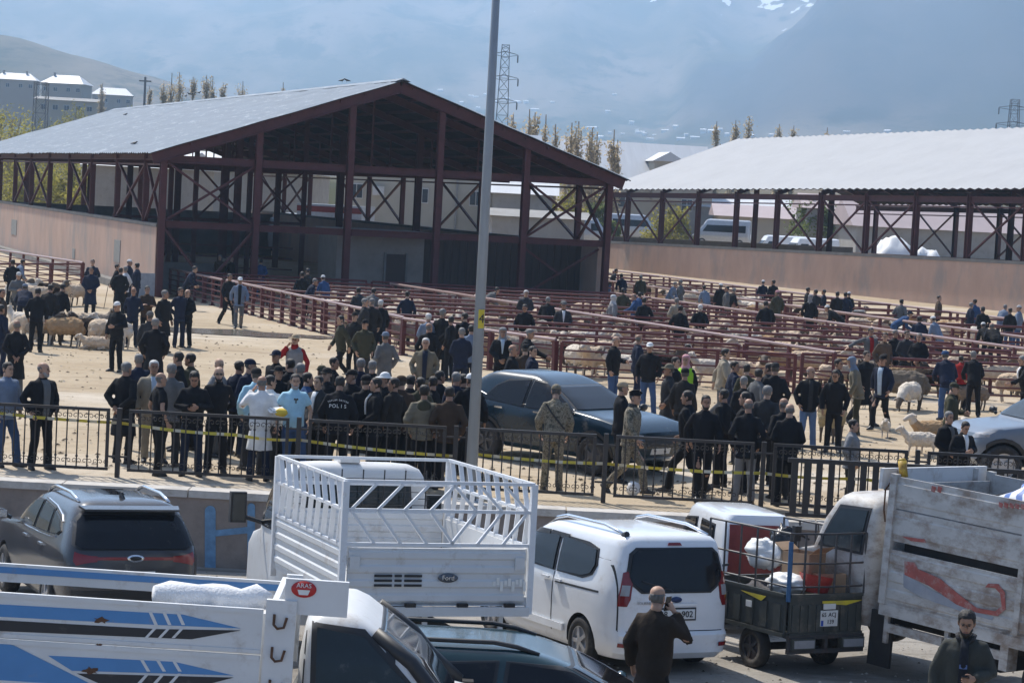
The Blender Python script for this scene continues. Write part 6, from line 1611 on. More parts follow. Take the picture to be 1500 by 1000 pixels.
def shoe_mesh():
    global _shoe
    if _shoe is None:
        mb = MB(); mb.rings([[Vector((rx*math.cos(2*math.pi*k/14), cy+ry*math.sin(2*math.pi*k/14), z)) for k in range(14)] for z, rx, cy, ry in ((-.083, .046, -.055, .135), (-.065, .048, -.055, .137), (-.045, .045, -.05, .125), (-.01, .042, -.01, .07), (.03, .042, .005, .052))])
        _shoe = mb.mesh('shoe', M_LEATH, True)
    return _shoe
def front_mesh(kind):
    """shirt front, tie or inner garment showing in the opening of a jacket"""
    key = ('f', kind)
    if key in _pm: return _pm[key]
    mb = MB(); w0, w1, zl = {'v': (.050, .010, 1.12), 'open': (.058, .042, .84), 'strip': (.040, .046, .84)}[kind]
    rows = 9; n = 6; vs = []
    for i in range(rows):
        z = zl+(1.475-zl)*i/(rows-1); w = w1+(w0-w1)*i/(rows-1)
        t = min(TOR, key=lambda q: abs(q[0]-z))
        for a, b_ in zip(TOR, TOR[1:]):
            if a[0] <= z <= b_[0]:
                f = (z-a[0])/(b_[0]-a[0]); t = tuple(p+(q-p)*f for p, q in zip(a, b_))
        for off in (0,):
            vs.append([Vector((-w+2*w*k/n, t[3]-.012-(t[2]+.030)*math.sqrt(max(.05, 1-((-w+2*w*k/n)/(t[1]+.03))**2))-(.022 if z < 1.40 else .010), z)) for k in range(n+1)])
    F = [v for r in vs for v in r]; B = [v+Vector((0, .03, 0)) for v in F]; N = len(F); c = n+1
    fs = [(i*c+k, i*c+k+1, (i+1)*c+k+1, (i+1)*c+k) for i in range(rows-1) for k in range(n)]
    fs += [tuple(reversed([N+x for x in f])) for f in fs]
    for i in range(rows-1):
        for k in (0, n): fs.append((i*c+k, (i+1)*c+k, N+(i+1)*c+k, N+i*c+k))
    for k in range(n):
        for i in (0, rows-1): fs.append((i*c+k, N+i*c+k, N+i*c+k+1, i*c+k+1))
    mb.add(F+B, fs); me = mb.mesh('front', M_CLOTH, True); _pm[key] = me; return me

COL = dict(K=(.016, .016, .018), N=(.020, .025, .045), G=(.040, .040, .042), g=(.13, .13, .13), s=(.22, .22, .225), O=(.058, .056, .036), B=(.062, .042, .030), b=(.30, .26, .20), k=(.17, .15, .11), W=(.74, .74, .73), L=(.36, .58, .70), l=(.42, .50, .58),
           J=(.055, .095, .19), j=(.12, .19, .33), R=(.28, .02, .02), U=(.035, .075, .17), u=(.17, .21, .28), C=(.2, .18, .14), P=(.55, .30, .32), Y=(.30, .60, .04), D=(.028, .026, .025), w=(.5, .5, .5), y=(.55, .55, .57), t=(.42, .33, .22), h=(.10, .07, .05))
SK = [(.42, .25, .17), (.36, .20, .13), (.46, .29, .20), (.33, .19, .125)]
prng = random.Random(3)
def person(px, py, face, pose, top, tc, trc, hair, label, h=None, front=None, dmin=None, d=None, wide=False, belly=0, extra=None, camo=False, group='people at the livestock market', street=False, leather=False, dmax=None):
    face += prng.uniform(-9, 9)*(d is None)
    if pose == 'stand': pose = prng.choice(['stand', 'rest', 'pocket', 'standL', 'standR', 'restL', 'pocketR', 'front', 'back'])
    h = h or prng.uniform(1.70, 1.78); sc = h/1.75; J = joints(pose)
    if street:
        dd = 12.0
        while at(px, py, dd).z > street_z(0, dd)+J['top']*sc and dd < 34: dd += .02
    elif d is None:
        zt = J['top']*sc; r = ray(px, py); t = (zt-CAM_H)/r.z; dd = r.y*t
        if dmin and dd < dmin: dd = dmin
        if dmax and dd > dmax: dd = dmax
        if dd < 37.12: dd = 37.12+prng.uniform(0, .1)
    else: dd = d
    q = at(px, py, dd); hx = (J['H'] @ Vector((0, 0, .23)))*sc
    a = R(face); x, y = q.x-(hx.x*math.cos(a)-hx.y*math.sin(a)), q.y-(hx.x*math.sin(a)+hx.y*math.cos(a))
    z = street_z(x, y) if street else 0.0
    root = link('person', body_mesh(pose), None, (x, y, z), prng.choice(SK)); root.rotation_euler = (0, 0, a); k_ = prng.uniform(.95, 1.07); root.scale = (sc*k_, sc*k_, sc)
    tag(root, label, 'person', group)
    m = M_CAMO if camo else (M_LEATH if leather else M_CLOTH)
    nm = {'jacket': 'jacket', 'coat': 'coat', 'puffy': 'jacket', 'shirt': 'shirt', 'tshirt': 'shirt', 'suit': 'suit_jacket', 'vest': 'vest', 'labcoat': 'white_coat'}[top]
    if top == 'vest': link('shirt', top_mesh(pose, 'shirt', M_CLOTH), root, None, COL[extra or 'G'])
    link(nm, top_mesh(pose, top, m, belly), root, None, COL[tc])
    link('trousers', trouser_mesh(pose, wide, M_CAMO if camo else M_CLOTH), root, None, COL[trc])
    for s in (1, -1):
        o = link('shoe', shoe_mesh(), root, POSES[pose]['ank'][s], (.03, .026, .024)); o.rotation_euler = (0, 0, POSES[pose]['toe'][s])
        if POSES[pose]['ank'][s][1] > .2: o.rotation_euler = (R(38), 0, POSES[pose]['toe'][s])
    if front:
        fk, fc = front; o = link('shirt_front', front_mesh(fk), root, None, COL[fc]); o.matrix_local = J['LM']
    if hair:
        code = hair.split(':'); k = code[0]
        def put(name, sh, m_, c): o = link(name, shell_mesh(sh, m_), root, None, c); o.matrix_local = J['H']; return o
        if k.endswith('+'): put('beard', 'beard', M_HAIR, (.014, .011, .009)); k = k[:-1]
        if k.endswith('*'): put('beard', 'beard', M_HAIR, (.30, .29, .28)); k = k[:-1]
        if k == 'd': put('hair', 'short', M_HAIR, (.014, .011, .009))
        elif k == 'D': put('hair', 'thick', M_HAIR, (.013, .010, .008))
        elif k == 'y': put('hair', 'short', M_HAIR, (.17, .165, .16))
        elif k == 'w': put('hair', 'short', M_HAIR, (.55, .54, .52))
        elif k == 'b': put('hair', 'bald', M_HAIR, (.12, .115, .11))
        else:
            if k in ('cap', 'flat', 'skull', 'brim', 'beret'): put('hair', 'bald', M_HAIR, (.06, .055, .05))
            put({'cap': 'cap', 'flat': 'flat_cap', 'skull': 'skullcap', 'brim': 'hat', 'scarf': 'headscarf', 'beret': 'beret'}[k], k, M_CLOTH if not camo else (M_CAMO if k != 'beret' else M_CLOTH), COL[code[1]])
    return root

F = 37.15
p = person
# ---- row along the iron fence, left to right
p(12, 532, 60, 'rest', 'jacket', 'u', 'J', 'd', 'man in grey-blue jacket and jeans at the left edge behind the iron fence', dmin=37.3)
p(64, 533, 40, 'pocketL', 'jacket', 'K', 'K', 'b*', 'man in open black jacket over grey shirt standing alone behind the left iron fence', front=('open', 'g'), h=1.78)
p(186, 527, 150, 'back', 'coat', 'K', 'K', 'y', 'old man in long black coat, back to the fence post', d=38.6)
p(204, 510, 200, 'stand', 'jacket', 'N', 'G', 'y', 'grey-haired man in dark jacket turning away behind the black coat', d=40.6)
p(226, 526, 20, 'rest', 'jacket', 'b', 'b', 'w', 'white-haired man in beige jacket and pale shirt facing the fence', d=38.9, front=('open', 'l'))
p(236, 549, 120, 'stand', 'tshirt', 'K', 'K', 'b', 'bald man in black short-sleeved shirt with bare arms at the fence', d=37.2)
p(252, 534, 170, 'pocket', 'suit', 'g', 'G', 'y', 'man in grey tweed jacket seen from behind near the black short-sleeved shirt', d=38.5)
p(262, 509, 285, 'stand', 'jacket', 'K', 'K', 'd', 'tall dark-haired man in black looking left over the group', d=40.8, h=1.8)
p(279, 520, 250, 'stand', 'jacket', 'O', 'K', 'd', 'man in dark olive jacket hidden behind the tall dark-haired man', d=40.9)
p(285, 550, 8, 'look', 'jacket', 'K', 'N', 'D', 'man in black looking down at the phone in his hands', d=37.25, h=1.76)
p(322, 519, 75, 'stand', 'jacket', 's', 'g', 'b', 'bald man in light grey shirt looking right behind the sunglasses man', d=40.2)
rt = p(321, 543, 10, 'back', 'shirt', 'K', 'K', 'b+', 'bearded man in black shirt wearing sunglasses, hands behind his back', d=37.9, h=1.8)
mb = MB(); mb.box((-.031, -.096, .121), (.042, .008, .026)).box((.031, -.096, .121), (.042, .008, .026)).box((0, -.098, .126), (.03, .006, .006)).bar((-.055, -.09, .124), (-.078, .01, .122), .004).bar((.055, -.09, .124), (.078, .01, .122), .004)
sg = mb.build('sunglasses', M_EYE, rt); sg.matrix_local = joints('back')['H']
p(367, 528, 60, 'stand', 'jacket', 'N', 'N', 'cap:N', 'policeman in navy uniform and peaked cap looking right', d=40.3)
p(376, 536, 200, 'stand', 'shirt', 'L', 'G', 'cap:D', 'man in dark cap and light blue shirt behind the white coat', d=38.6)
wc = p(384, 556, 190, 'earl', 'labcoat', 'W', 'N', 'b', 'bald man in long white coat with arm raised', d=37.2)
p(397, 545, 160, 'stand', 'shirt', 'W', 'G', 'd', 'dark-haired man in pale printed shirt just right of the white coat', d=37.7)
p(409, 527, 30, 'stand', 'jacket', 'K', 'K', 'brim:D', 'man in black with dark round hat behind the light blue polo shirt', d=39.8)
po = p(433, 547, 15, 'rest', 'tshirt', 'L', 'J', 'd*', 'bearded man in light blue polo shirt with sunglasses hung at the collar', d=37.25, h=1.8, belly=1)
MB().box((0, -.168, 1.33), (.02, .012, .07)).box((-.02, -.168, 1.36), (.03, .01, .03)).box((.02, -.168, 1.36), (.03, .01, .03)).build('hung_sunglasses', M_EYE, po)
p(452, 533, 110, 'pocket', 'jacket', 'U', 'J', 'd', 'man in blue jacket standing behind the light blue polo shirt', d=38.8)
p(440, 538, 210, 'stand', 'jacket', 'K', 'K', 'y', 'grey-haired man in black half hidden by the light blue polo shirt', d=40.0)
p(472, 527, 250, 'stand', 'jacket', 'O', 'K', 'cap:O', 'man in dark olive cap and jacket in the thick of the crowd', d=40.6)
p(479, 538, 300, 'stand', 'jacket', 'K', 'K', 'cap:D', 'policeman in dark cap facing left beside the lettered police jacket', d=39.2)
p(467, 550, 330, 'front', 'jacket', 'G', 'K', 'd', 'short man in dark grey jacket between the polo shirt and the police jacket', d=38.3, front=('v', 'W'))
pol = p(499, 545, 180, 'hold', 'jacket', 'K', 'K', 'd', 'policeman seen from behind with POLIS lettered on his black jacket', d=37.6, h=1.8)
RB = Matrix(((-1, 0, 0, 0), (0, 0, 1, 0), (0, 1, 0, 0), (0, 0, 0, 1)))
LMh = joints('hold')['LM']
def back_text(body, size, z, y, arc=0):
    n = len(body)
    for i, ch in enumerate(body):
        if ch == ' ': continue
        u = (i-(n-1)/2)*size*.74; zz = z-arc*(u/.2)**2
        text_mesh('back_letter', ch, size, M_PLATE, pol, LMh @ Matrix.Translation((-u, y+.0-.25*u*u/.2, zz)) @ RB @ Matrix.Rotation(-2*arc*u/.04*.5, 4, 'Z'), .012)
back_text('POLIS', .082, 1.235, .158)
back_text('TOPLUM DESTEK', .036, 1.335, .153, .05)
p(516, 536, 330, 'stand', 'jacket', 'K', 'K', 'cap:D', 'policeman in peaked cap facing left behind the lettered police jacket', d=39.4)
p(530, 505, 195, 'back', 'suit', 'N', 'N', 'y', 'grey-haired man in dark navy suit seen from behind above the police', d=42.3)
p(547, 509, 215, 'stand', 'jacket', 'K', 'K', 'y', 'grey-haired man in black jacket beside the dark navy suit', d=42.0)
p(564, 541, 290, 'stand', 'jacket', 'K', 'K', 'brim:W', 'man in black jacket wearing a bright white brimmed hat', d=38.9)
p(551, 556, 275, 'front', 'suit', 'K', 'K', 'd', 'dark-haired man in black suit with pale collar facing left below the white hat', d=38.0, front=('v', 'W'))
p(588, 548, 200, 'stand', 'jacket', 'B', 'K', 'cap:B', 'man in brown cap and dark brown jacket among the crowd behind the fence', d=38.6)
p(602, 551, 170, 'stand', 'jacket', 'K', 'K', 'd', 'dark-haired man in black beside the brown cap', d=39.5)
p(616, 563, 170, 'stand', 'jacket', 'O', 'G', 'd', 'man in dark olive behind the two-tone hooded jacket', d=38.9)
ho = p(622, 567, 185, 'pocket', 'puffy', 'k', 'K', 'D', 'young man in khaki two-tone hooded jacket seen from behind at the fence', d=37.4)
MB().ball((0, .12, 1.40), (.12, .05, .10), 14, 8).build('hood', M_CLOTH, ho, True).color = (*COL['O'], 1)
p(634, 562, 250, 'stand', 'jacket', 'K', 'K', 'd', 'man in black looking left behind the brown jacket', d=39.2)
p(659, 569, 182, 'stand', 'jacket', 'B', 'K', 'd', 'man in plain brown jacket seen from behind beside the lamp pole', d=37.3)
p(680, 531, 190, 'stand', 'jacket', 'K', 'K', 'd', 'dark-haired man in black jacket left of the lamp pole', d=40.2)
p(691, 534, 175, 'stand', 'jacket', 'K', 'K', 'cap:W', 'man in black with white cap half behind the lamp pole', d=39.6)
p(351, 533, 140, 'stand', 'jacket', 'N', 'K', 'd', 'dark-haired man in navy between the light grey shirt and the policeman', d=40.6)
p(425, 534, 190, 'stand', 'jacket', 'K', 'K', 'd', 'man in black just behind the light blue polo shirt', d=41.0)
p(536, 559, 200, 'stand', 'jacket', 'K', 'K', 'cap:K', 'man in black cap right of the lettered police jacket', d=38.2)
p(577, 562, 230, 'stand', 'jacket', 'D', 'K', 'd', 'man in dark brown below the brown cap, behind the fence', d=38.2)
p(645, 548, 160, 'stand', 'jacket', 'K', 'K', 'd', 'man in black between the hooded jacket and the brown jacket, further back', d=40.4)
p(668, 551, 210, 'stand', 'jacket', 'N', 'K', 'y', 'grey-haired man in navy above the plain brown jacket', d=39.8)
p(1060, 585, 230, 'stand', 'jacket', 'K', 'K', 'd', 'dark-haired man in black right behind the bearded man', d=39.6)
p(1124, 577, 160, 'stand', 'jacket', 'G', 'K', 'y', 'grey-haired man in dark grey between the two groups at the right fence', d=40.4)
p(490, 520, 120, 'stand', 'jacket', 'K', 'K', 'd', 'man in black standing behind the police group', d=42.6)
p(405, 512, 330, 'stand', 'jacket', 'K', 'K', 'cap:N', 'man in navy cap behind the dark round hat', d=42.8)
# ---- soldiers and men right of the pole
s1_ = p(815, 565, 180, 'hold', 'jacket', 'C', 'C', 'cap:C', 'soldier in camouflage seen from behind with a black sling across his back', camo=True, h=1.8, d=38.2)
LM2 = joints('hold')['LM']
o = MB().tube([(.16, .13, 1.40), (.06, .155, 1.25), (-.08, .15, 1.10), (-.17, .10, 1.0)], .014, 6).build('sling', M_BLK, s1_); o.matrix_local = LM2
s2_ = p(930, 588, 70, 'walk', 'jacket', 'C', 'C', 'beret:K', 'soldier in camouflage and dark beret walking right', camo=True, d=38.0, h=1.76)
MB().tube([(0, -.02, 1.47), (0, -.03, 1.53)], [(.085, .085), (.075, .075)], 12).build('neck_scarf', M_BLK, s2_)
p(912, 573, 100, 'fold', 'jacket', 'K', 'K', 'cap:t', 'man in tan cap and black gear leaning beside the blue car', d=39.6)
p(1007, 583, 250, 'walk', 'jacket', 'K', 'K', 'd', 'dark-haired man in black jacket walking away left of the bearded man', d=38.5)
p(1034, 592, 5, 'walk2', 'jacket', 'K', 'K', 'd+', 'bearded man in black jacket walking towards the fence', d=37.6, h=1.78)
p(1097, 586, 180, 'pocket', 'suit', 'K', 's', 'b', 'bald man in black suit jacket and grey trousers seen from behind', d=37.5, belly=1)
p(1092, 578, 250, 'stand', 'jacket', 'K', 'K', 'd', 'dark-haired man behind the bald man in the black suit jacket', d=38.9)
p(1157, 601, 170, 'front', 'jacket', 'K', 'K', 'b', 'bald man in black jacket looking right at the heavy gate', d=37.4, belly=1)
p(1148, 592, 195, 'stand', 'jacket', 'K', 'G', 'b', 'second bald man in black standing behind the bald man at the gate', d=38.4)
p(1250, 626, 75, 'pocket', 'jacket', 's', 'G', 'd', 'boy in light grey jacket looking right behind the gate', d=37.4, h=1.52)
p(1390, 616, 30, 'front', 'jacket', 'K', 'K', 'y', 'grey-haired man in black jacket before the silver blue pickup', d=38.8, h=1.62, front=('v', 'g'))
p(1415, 637, 20, 'look', 'jacket', 'K', 'K', 'd', 'dark-haired boy in black beside the grey-haired man by the pickup', d=38.4, h=1.5, front=('v', 'W'))
p(1399, 569, 75, 'look1', 'coat', 'O', 'G', 'cap:O', 'man in long olive coat and cap holding a stick near the pickup', d=44.5)
# ---- middle ground, left part
p(3, 423, 90, 'stand', 'jacket', 'B', 'G', 'd', 'man in brown at the left edge among the sheep sellers')
p(19, 380, 200, 'stand', 'jacket', 'K', 'K', 'd', 'man in black leaning at the red rail of the far left pen', dmax=104)
p(34, 380, 120, 'lean', 'jacket', 'u', 'G', 'd', 'man in pale grey-blue jacket leaning at the far left pen', dmax=104)
p(28, 399, 20, 'look', 'jacket', 'g', 'G', 'skull:w', 'man in grey jacket and white skullcap behind the sheep sellers')
p(37, 416, 190, 'bend', 'jacket', 'N', 'N', 'cap:u', 'man in navy with grey-blue cap bending over the sheep')
p(56, 422, 190, 'hold', 'jacket', 'K', 'K', 'd', 'dark-haired man in black holding a sheep at the left')
p(75, 417, 170, 'hold', 'jacket', 'D', 'K', 'd', 'man in dark brown beside the man holding a sheep')
mk = p(93, 416, 160, 'hold', 'coat', 'K', 'K', 'd', 'man in black coat with a walking stick right of the sheep sellers')
p(136, 380, 10, 'stand', 'jacket', 'N', 'N', 'd', 'man in navy behind the man with folded hands at the pink wall', dmax=104)
p(134, 391, 0, 'front', 'coat', 'N', 'K', 'd', 'man in dark navy coat with hands folded in front of the pink wall')
p(172, 387, 90, 'stand', 'jacket', 'K', 'K', 'd', 'dark-haired man looking right in the group by the pink wall')
p(177, 392, 190, 'pocket', 'coat', 'K', 'K', 'd', 'man in long black coat seen from behind by the pink wall')
p(184, 390, 250, 'stand', 'jacket', 'y', 'K', 'y', 'man in pale grey jacket among black coats by the pink wall')
p(190, 380, 80, 'stand', 'jacket', 'N', 'N', 'skull:W', 'man in navy with white skullcap in the group by the pink wall')
p(201, 385, 260, 'stand', 'jacket', 'N', 'N', 'd', 'man in navy at the right of the group by the pink wall')
p(196, 421, 0, 'back', 'suit', 'N', 'N', 'b', 'bald man in navy suit facing the camera on the sand')
p(171, 442, 330, 'look1', 'jacket', 'K', 'K', 'skull:W', 'man in dark clothes and white skullcap beside the loose flock')
p(216, 419, 20, 'fold', 'jacket', 'B', 'K', 'd', 'man in brown jacket with folded arms on the sand')
p(220, 456, 190, 'stand', 'jacket', 'G', 'K', 'cap:g', 'man in grey cap just behind the broad black jacket')
p(228, 466, 185, 'pocket', 'coat', 'K', 'K', 'y', 'grey-haired man in broad black coat seen from behind on the sand', belly=1)
p(242, 425, 60, 'stand', 'coat', 'K', 'K', 'y', 'man in long black coat right of the brown jacket with folded arms')
p(25, 469, 185, 'back', 'coat', 'K', 'g', 'b', 'bald man in black coat seen from behind left of the loose flock')
p(2, 446, 150, 'stand', 'jacket', 'N', 'N', 'd', 'man in navy cut by the left edge near the loose flock')
p(265, 421, 30, 'stand', 'suit', 'N', 'N', 'd', 'man in dark navy suit at the left of a talking pair on the sand')
p(275, 424, 330, 'front', 'suit', 'K', 'K', 'b', 'bald man in black suit at the right of a talking pair on the sand', front=('v', 'W'))
p(286, 390, 75, 'lean', 'jacket', 'N', 'K', 'd', 'man in navy leaning forward over the red rail by the shed corner post', dmax=92)
p(322, 385, 20, 'stand', 'jacket', 'B', 'K', 'y', 'man in brown in the shade inside the shed', d=98)
p(339, 391, 60, 'stand', 'jacket', 'K', 'K', 'd', 'man in black in the shade inside the shed', d=98)
p(337, 401, 40, 'walk', 'jacket', 'K', 'K', 'd', 'man in black walking behind the man in the white cap')
p(352, 406, 10, 'walk2', 'suit', 'u', 'g', 'cap:W', 'man in white cap and grey-blue jacket walking along the pen fence', front=('open', 'K'))
p(382, 394, 180, 'stand', 'coat', 'U', 'U', 'd', 'figure in bright blue coat inside the shed', d=97)
p(443, 398, 190, 'stand', 'jacket', 'K', 'K', 'd', 'man in black at the back pens under the gable, left of three', dmax=96)
p(451, 393, 200, 'stand', 'jacket', 'D', 'K', 'd', 'man in dark brown behind the black jacket under the gable', dmax=97)
p(462, 408, 100, 'lean', 'jacket', 'N', 'K', 'y', 'grey-haired man in navy bent over the back pen rail', dmax=93)
p(473, 403, 210, 'lean', 'jacket', 'U', 'J', 'cap:W', 'man in white cap and blue jacket leaning over the back pen rail', dmax=93)
hm = p(433, 490, 355, 'ear', 'vest', 's', 'K', 'brim:t', 'man in tan brimmed hat, red shirt and grey vest holding a phone', extra='R')
o = link('neckerchief', MB().tube([(0, -.02, 1.44), (0, -.03, 1.54)], [(.085, .085), (.075, .075)], 12).mesh('neckerchief', M_CLOTH, True), hm, None, COL['R'])
p(499, 462, 300, 'walk', 'jacket', 'O', 'K', 'd', 'man in dark olive jacket walking left across the sand')
p(520, 457, 340, 'front', 'jacket', 'D', 'K', 'cap:D', 'man in dark cap beside the man walking left')
p(535, 468, 20, 'stand', 'jacket', 'O', 'G', 'cap:K', 'man in black cap and olive jacket near the pens')
p(525, 421, 200, 'lean', 'jacket', 'G', 'K', 'd', 'man with pale sleeve leaning on the back rails, left of two', dmax=88)
p(548, 422, 160, 'lean', 'jacket', 'g', 'K', 'd', 'man in grey leaning on the back rails, right of two', dmax=88)
p(535, 437, 100, 'stand', 'jacket', 'G', 'K', 'y', 'grey-haired man in dark jacket behind the black cap')
p(545, 437, 200, 'stand', 'jacket', 'D', 'K', 'y', 'grey-haired man in dark brown beside the long black coat')
p(558, 439, 210, 'stand', 'coat', 'K', 'K', 'w', 'white-haired man in long black coat at the pen corner')
p(597, 429, 180, 'stand', 'suit', 'N', 'K', 'd', 'broad man in navy suit seen from behind inside the pens', d=72)
p(565, 486, 215, 'stand', 'coat', 'g', 'g', 'cap:u', 'man in grey coat and blue-grey cap turning away')
p(628, 459, 190, 'stand', 'jacket', 'u', 'K', 'w', 'white-haired man in grey-blue jacket at the pen corner')
p(629, 473, 175, 'stand', 'suit', 'K', 'K', 'b', 'bald man in black suit behind the beige suit')
p(624, 495, 5, 'stand', 'suit', 'k', 'K', 'w', 'white-haired man in beige suit jacket facing the camera', front=('open', 'N'))
p(649, 452, 140, 'stand', 'coat', 'K', 'K', 'y', 'tall man in long black coat at the pens', h=1.86)
p(661, 463, 240, 'stand', 'jacket', 'K', 'K', 'd', 'man in black right of the tall long black coat')
p(681, 458, 190, 'stand', 'jacket', 'K', 'K', 'd', 'dark-haired man in black above the navy jacket by the pole')
p(677, 480, 185, 'stand', 'suit', 'N', 'N', 'y', 'man in navy jacket seen from behind just left of the pole')
p(691, 476, 170, 'stand', 'jacket', 'u', 'N', 'd', 'man in grey-blue jacket close to the pole, behind the navy jacket')
p(730, 421, 100, 'bend', 'jacket', 'g', 'G', 'd', 'man in grey bending over a pen right of the pole')
p(737, 480, 10, 'front', 'suit', 'K', 'K', 'scarf:s', 'person in grey headscarf and dark jacket right of the pole', front=('v', 'l'))
p(752, 505, 75, 'stand', 'suit', 'K', 'K', 'b', 'man in dark suit with sunlit shoulder above the blue car roof')
p(770, 504, 185, 'stand', 'jacket', 'B', 'K', 'cap:K', 'man in black cap and olive-brown jacket above the blue car roof')
p(778, 482, 80, 'reach', 'jacket', 'K', 'K', 'y', 'grey-haired man in black reaching to the pen rail behind the car')
p(781, 507, 80, 'stand', 'jacket', 'N', 'K', 'd', 'man in navy right of the olive-brown jacket by the car')
p(771, 425, 10, 'front', 'jacket', 'G', 'K', 'w', 'white-haired man in dark grey facing the camera inside the pens')
p(769, 446, 350, 'hold', 'jacket', 'K', 'K', 'd', 'man in black below the white-haired man inside the pens', dmax=72)
p(803, 435, 185, 'lean', 'jacket', 'K', 'K', 'y', 'grey-haired man in broad black jacket seen from behind inside the pens', belly=1)
p(826, 442, 5, 'front', 'suit', 'G', 'K', 'flat:g', 'man in grey flat cap facing the camera inside the pens', front=('v', 'W'))
# ---- middle ground, right part
p(904, 386, 90, 'lean', 'jacket', 'G', 'J', 'd', 'man high on the rails at the corner of the pink wall', d=111)
p(910, 401, 200, 'lean', 'jacket', 'N', 'J', 'd', 'man in navy and jeans at the far rails by the shed corner', d=104)
p(939, 403, 180, 'stand', 'jacket', 'O', 'K', 'y', 'man in dark green standing in the far pens', d=103)
p(990, 411, 60, 'lean', 'jacket', 'u', 'G', 'y', 'grey-haired man in grey-blue leaning in the far pens', d=98)
p(997, 410, 250, 'stand', 'jacket', 'g', 'G', 'y', 'man in grey beside the grey-blue jacket in the far pens', d=99)
p(899, 432, 100, 'stand', 'jacket', 's', 'g', 'scarf:w', 'person in pale grey headscarf at the back pens')
p(913, 422, 190, 'stand', 'jacket', 'O', 'K', 'd', 'broad figure in dark green at the back pens')
p(928, 430, 275, 'reach', 'jacket', 'U', 'J', 'b', 'man in blue reaching left at the back pens')
p(944, 436, 190, 'stand', 'jacket', 'K', 'K', 'd', 'man in black right of the blue jacket at the back pens')
p(938, 428, 150, 'lean', 'jacket', 'U', 'K', 'd', 'man in bright blue bent between the blue and black jackets')
p(992, 436, 190, 'stand', 'jacket', 'b', 'K', 'y', 'man in cream jacket at the pens left of a black jacket')
p(997, 447, 150, 'stand', 'jacket', 'K', 'K', 'd', 'man in black just right of the cream jacket')
p(904, 493, 60, 'look1', 'jacket', 'K', 'J', 'b', 'bald man in black sweater and jeans with hands together by the front pens')
p(936, 490, 100, 'stand', 'jacket', 'N', 'N', 'b', 'bald man in navy behind the man with the white cap by the pens')
p(952, 506, 350, 'rest', 'jacket', 'K', 'J', 'cap:W', 'man in white cap, black jacket and jeans standing by the front pens', d=52.5)
p(980, 540, 270, 'stand', 'coat', 'G', 'G', 'brim:k', 'person in khaki bucket hat and dark grey coat by the car', d=45.5)
p(990, 527, 60, 'stand', 'jacket', 'K', 'K', 'd', 'dark-haired man in black beside the hi-vis vest', d=47.5)
p(1005, 525, 340, 'stand', 'vest', 'Y', 'R', 'scarf:P', 'person in pink headscarf and lime hi-vis vest', d=48.5, extra='K')
p(1003, 554, 150, 'stand', 'jacket', 'D', 'K', 'cap:K', 'man in black cap in front of the hi-vis vest', d=44.5)
p(1063, 519, 90, 'walk', 'jacket', 'b', 'g', 'd', 'man in cream jacket and grey trousers walking right by the front pens', d=51)
p(1077, 529, 100, 'stand', 'jacket', 'N', 'N', 'd', 'man in navy next to the cream jacket')
p(1094, 533, 190, 'stand', 'jacket', 'O', 'G', 'd', 'man in olive jacket seen from behind in the right group')
p(1112, 540, 120, 'stand', 'jacket', 'g', 'G', 'd', 'man in grey jacket turned right in the right group')
p(1090, 551, 185, 'stand', 'jacket', 'K', 'K', 'y', 'grey-haired man in black above the bald man in the suit jacket')
p(1136, 531, 180, 'pocket', 'coat', 'K', 'K', 'cap:G', 'big man in long black coat and grey cap seen from behind', h=1.86)
p(1126, 532, 200, 'stand', 'jacket', 'G', 'K', 'd', 'man in dark grey hidden at the left of the big black coat')
p(1188, 537, 5, 'pocketL', 'jacket', 'K', 'j', 'b', 'man in open black jacket and blue jeans facing the camera', front=('strip', 'G'))
p(1224, 542, 340, 'hold', 'jacket', 'K', 'K', 'd', 'man in black holding the shaggy tan sheep')
p(1228, 535, 100, 'stand', 'jacket', 'D', 'K', 'd', 'man in dark brown behind the man holding the tan sheep', dmin=50)
p(1246, 523, 260, 'hold', 'jacket', 'k', 'O', 'scarf:u', 'person in blue-grey headscarf and khaki coat by the right pens')
p(1270, 519, 30, 'walk', 'coat', 'K', 'K', 'd', 'man in long black coat walking left of the blue-shirted man', d=52.8)
p(1293, 529, 330, 'walk2', 'suit', 'N', 'K', 'flat:K', 'man in black flat cap and dark suit with pale blue shirt walking', d=51.8, front=('open', 'l'))
p(1276, 480, 10, 'armout', 'suit', 'g', 'G', 'd', 'man in grey suit and red waistcoat stretching one arm over the rail', front=('open', 'R'))
p(1297, 487, 20, 'stand', 'jacket', 'h', 'K', 'd', 'man in brown behind the grey suit with the red waistcoat')
p(1312, 483, 30, 'front', 'jacket', 'K', 'K', 'y', 'leftmost of three men in black standing inside the right pens')
p(1329, 484, 10, 'front', 'jacket', 'G', 'K', 'd', 'middle of three men in dark jackets inside the right pens')
p(1347, 488, 330, 'front', 'jacket', 'K', 'K', 'y', 'rightmost of three men in black inside the right pens, looking left')
p(1385, 514, 180, 'lean', 'jacket', 'N', 'J', 'cap:U', 'man in navy jacket and blue cap leaning over the front pen')
p(1426, 514, 190, 'lean', 'jacket', 'K', 'K', 'y', 'man in black jacket leaning over the front pen at the right')
p(1408, 521, 180, 'lean', 'jacket', 'R', 'K', 'd', 'child in red between the two men leaning over the pen', h=1.45)
p(1498, 512, 275, 'reach', 'suit', 'K', 'K', 'y', 'man in black at the right edge reaching towards the pen', front=('v', 'W'), d=55)
